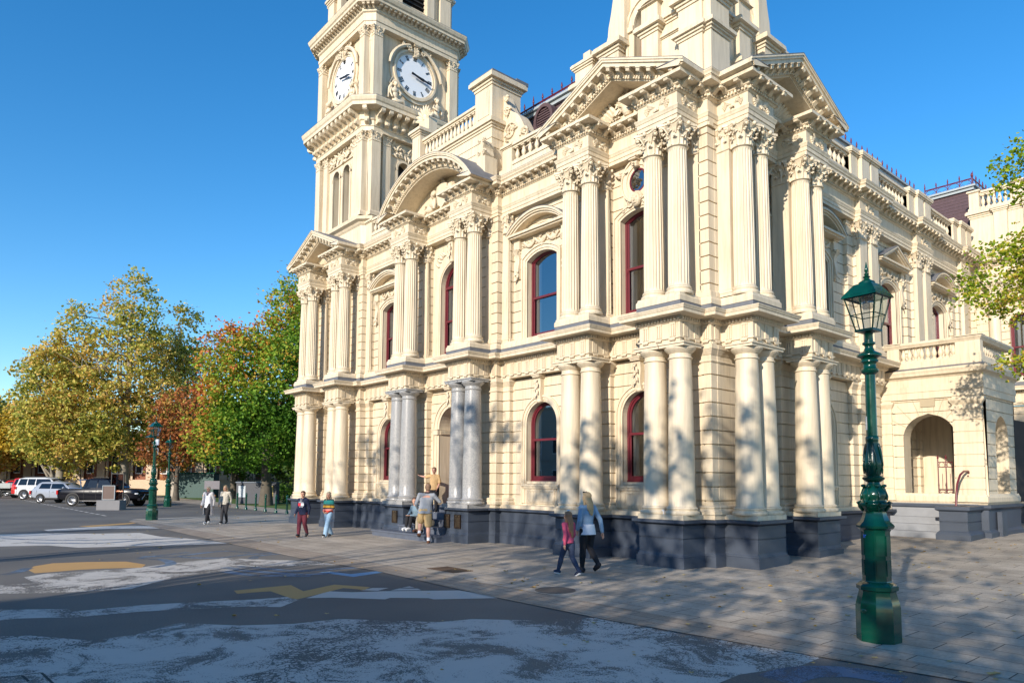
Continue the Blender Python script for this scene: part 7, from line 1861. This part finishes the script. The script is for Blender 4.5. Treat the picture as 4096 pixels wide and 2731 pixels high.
# seated pair on the steps
SIT=dict(pelvis=(0,0,.04),waist=(0,.03,.13),chest=(0,.06,.25),neck=(0,.075,.345),head=(0,.10,.44),shL=(-.098,.06,.315),shR=(.098,.06,.315),elL=(-.13,.12,.17),elR=(.13,.12,.17),wrL=(-.04,.24,.16),wrR=(.03,.25,.16),
  hipL=(-.05,.0,.03),hipR=(.05,.0,.03),knL=(-.055,.23,.12),knR=(.055,.23,.12),anL=(-.05,.27,-.08),anR=(.05,.27,-.08),toL=(-.05,.355,-.10),toR=(.05,.355,-.10))
person('seated young woman in a grey-blue top and black leggings on the entrance steps',(-9.95,.02,.47),mixd(.75,.6),1.58,SIT,dict(hair='tail',hl=.13,hback=-.03,hairmat=BROWN,top=cloth('grey_blue_knit',(.16,.24,.30)),legs=BLK,shoes=SHW,hem=.0,lx=.004,head_yaw=.75,extra=[]))
person('seated person in navy and beige, mostly hidden behind the man in shorts',(-9.25,-.02,.47),mixd(.75,.55),1.68,SIT,dict(hair='short',hairmat=BROWN,top=NAVY,legs=cloth('beige_trousers',(.36,.30,.22)),shoes=cloth('brown_boot',(.08,.035,.02)),sole=BLK,hem=.0,lx=.010))
def collar(root,J,s,hp,hs):
    m=MB(); n=J['neck']; m.tube([(n.x+.036*s*math.cos(a),n.y+.036*s*math.sin(a),n.z+.015) for a in [k*PI/8 for k in range(17)]],.014*s,8); m.obj('collar',cloth('dark_collar',(.03,.015,.02)),root,60)
def socks(root,J,s,hp,hs):
    m=MB()
    for q in ('L','R'): m.tube([J['an'+q],J['an'+q].lerp(J['kn'+q],.22)],[.027*s,.029*s],12)
    m.obj('socks',WHC,root,60)
person('man in a grey jumper and tan shorts seen from behind, leaning on a pedestal',(-8.35,-.78,.0),(-.80,.60),1.72,dict(pelvis=(-.01,0,.54),waist=(0,.03,.62),chest=(.02,.055,.735),neck=(.025,.07,.835),head=(.035,.10,.925),shL=(-.10,.05,.81),shR=(.13,.06,.80),elL=(-.165,.06,.655),wrL=(-.13,.15,.56),elR=(.235,.10,.69),wrR=(.20,.22,.69),hipL=(-.058,0,.53),hipR=(.045,0,.53),
  knL=(-.085,.10,.36),anL=(-.10,.05,.16),toL=(-.12,.13,.13),knR=(.05,.02,.29),anR=(.06,-.03,.045)),dict(hair='short',hairmat=GREY,skin=SKIN2,top=cloth('grey_jumper',(.27,.29,.32)),legs=cloth('tan_shorts',(.47,.34,.17)),legname='shorts',leg=.44,lx=.012,shoes=cloth('brown_shoe',(.12,.045,.02)),sole=BLK,hem=.50,loose=True,ex=.02,build=1.28,extra=[collar,socks]))
# woman and girl walking past the corner
def shirt_tail(root,J,s,hp,hs):
    m=MB(); p=J['pelvis']; m.tube([(p.x,p.y,.60*s),(p.x,p.y-.0,.535*s),(p.x,p.y-.005,.47*s)],[.085*s,.097*s,.103*s],20,cap=False); m.obj('shirt_tail',WHC,root,60)
def sunnies(root,J,s,hp,hs):
    m=MB()
    for q in (-1,1): m.ell(hp(q*.022,.03,.068),(.02*hs,.01*hs,.012*hs),8,6)
    m.obj('sunglasses',BLK,root,60)
person('blonde woman in a light blue jacket and black jeans walking past the corner',(-.93,-1.9,.012),(-.985,.10),1.60,walk(knL=(-.035,.05,.29),anL=(-.03,.07,.055),toL=(-.03,.15,.028),knR=(.045,.01,.30),anR=(.05,-.14,.12),toR=(.05,-.075,.055),elL=(-.13,-.0,.64),wrL=(-.11,.06,.53),elR=(.15,-.07,.65),wrR=(.165,-.09,.50)),dict(hair='long',hl=.20,hairmat=BLOND,top=cloth('light_blue_jacket',(.22,.33,.46)),legs=BLK,shoes=cloth('black_boot',(.012,.013,.02)),sole=BLK,boot=True,hem=.56,lx=.005,ex=.022,head_yaw=.1,extra=[shirt_tail,sunnies]))
def bow(root,J,s,hp,hs):
    m=MB(); 
    for q in (-1,1): m.ell(hp(q*.016,-.01,.085),(.018*hs,.008*hs,.010*hs),8,6)
    m.obj('hair_bow',simple('pale_blue_bow',(.5,.6,.75),.6),root,60)
person('auburn-haired girl in a pink top and dark leggings beside the blonde woman',(-.90,-2.47,.012),(-.99,.02),1.22,walk(knL=(-.04,.11,.30),anL=(-.035,.20,.065),toL=(-.035,.28,.045),knR=(.045,-.03,.29),anR=(.045,-.19,.085),toR=(.045,-.11,.02)),dict(hair='long',hl=.30,hairmat=GING,top=cloth('pink_knit',(.50,.07,.14)),legs=simple('navy_striped_leggings',(.03,.045,.09),.9,var=.5,scale=30),shoes=cloth('navy_flat_shoe',(.03,.04,.08)),hem=.51,loose=True,ex=.014,lx=.006,hs=1.12,head_yaw=.1,extra=[bow]))
# paper cup left on the corner pedestal
m=MB(); m.lathe(-.66,.20,[(.026,1.124),(.036,1.215),(.038,1.222),(.030,1.222)],16); tag(m.obj('paper_cup',M['dial'],None,50),'white paper cup left between two column bases on the corner pedestal','cup')
SUN_E=4.9; SKY_S=.115; EXPO=.32
# ------------------------------------------------------------------ camera, sky, sun
cam=bpy.data.cameras.new('camera'); co=bpy.data.objects.new('camera',cam); C.objects.link(co)
F_,PXX,PYY,PI_,RO,YA=2827.4457,2054.3154,1690.6879,.0797,.0057,-.856
cam.sensor_width=36; cam.lens=F_/4096*36; cam.shift_x=-(PXX-2048)/4096; cam.shift_y=(PYY-1365.5)/4096; cam.clip_end=2000
f=Vector((math.sin(YA)*math.cos(PI_),math.cos(YA)*math.cos(PI_),math.sin(PI_))); r=Vector((math.cos(YA),-math.sin(YA),0)); u=r.cross(f)
r2=r*math.cos(RO)+u*math.sin(RO); u2=-r*math.sin(RO)+u*math.cos(RO)
co.matrix_world=Matrix(((r2.x,u2.x,-f.x,8.8334),(r2.y,u2.y,-f.y,-12.3417),(r2.z,u2.z,-f.z,1.85),(0,0,0,1)))
bpy.context.scene.camera=co
EL=R(20); AZ=math.atan2(.31,-.95)     # horizontal direction towards the sun: (+.31,-.95)
sd=Vector((math.sin(AZ)*math.cos(EL),math.cos(AZ)*math.cos(EL),math.sin(EL)))
sl=bpy.data.lights.new('sun','SUN'); sl.energy=SUN_E; sl.angle=R(.53); sl.color=(1,.90,.765)
so=bpy.data.objects.new('sun',sl); C.objects.link(so); so.rotation_euler=sd.to_track_quat('Z','Y').to_euler()
w=bpy.data.worlds.new('World'); bpy.context.scene.world=w; w.use_nodes=True
N=w.node_tree.nodes; L=w.node_tree.links; bg=N['Background']; bg.inputs['Strength'].default_value=SKY_S
sk=N.new('ShaderNodeTexSky'); sk.sky_type='NISHITA'; sk.sun_disc=False; sk.sun_elevation=EL; sk.sun_rotation=AZ
sk.air_density=1.0; sk.dust_density=.15; sk.ozone_density=3.0
hs=N.new('ShaderNodeHueSaturation'); hs.inputs['Saturation'].default_value=1.32; hs.inputs['Value'].default_value=1.6
L.new(sk.outputs['Color'],hs.inputs['Color']); L.new(hs.outputs['Color'],bg.inputs['Color'])
vs=bpy.context.scene.view_settings; vs.view_transform='Standard'; vs.look='None'; vs.exposure=EXPO; vs.gamma=1
bpy.context.scene.cycles.max_bounces=6; bpy.context.scene.cycles.transparent_max_bounces=16
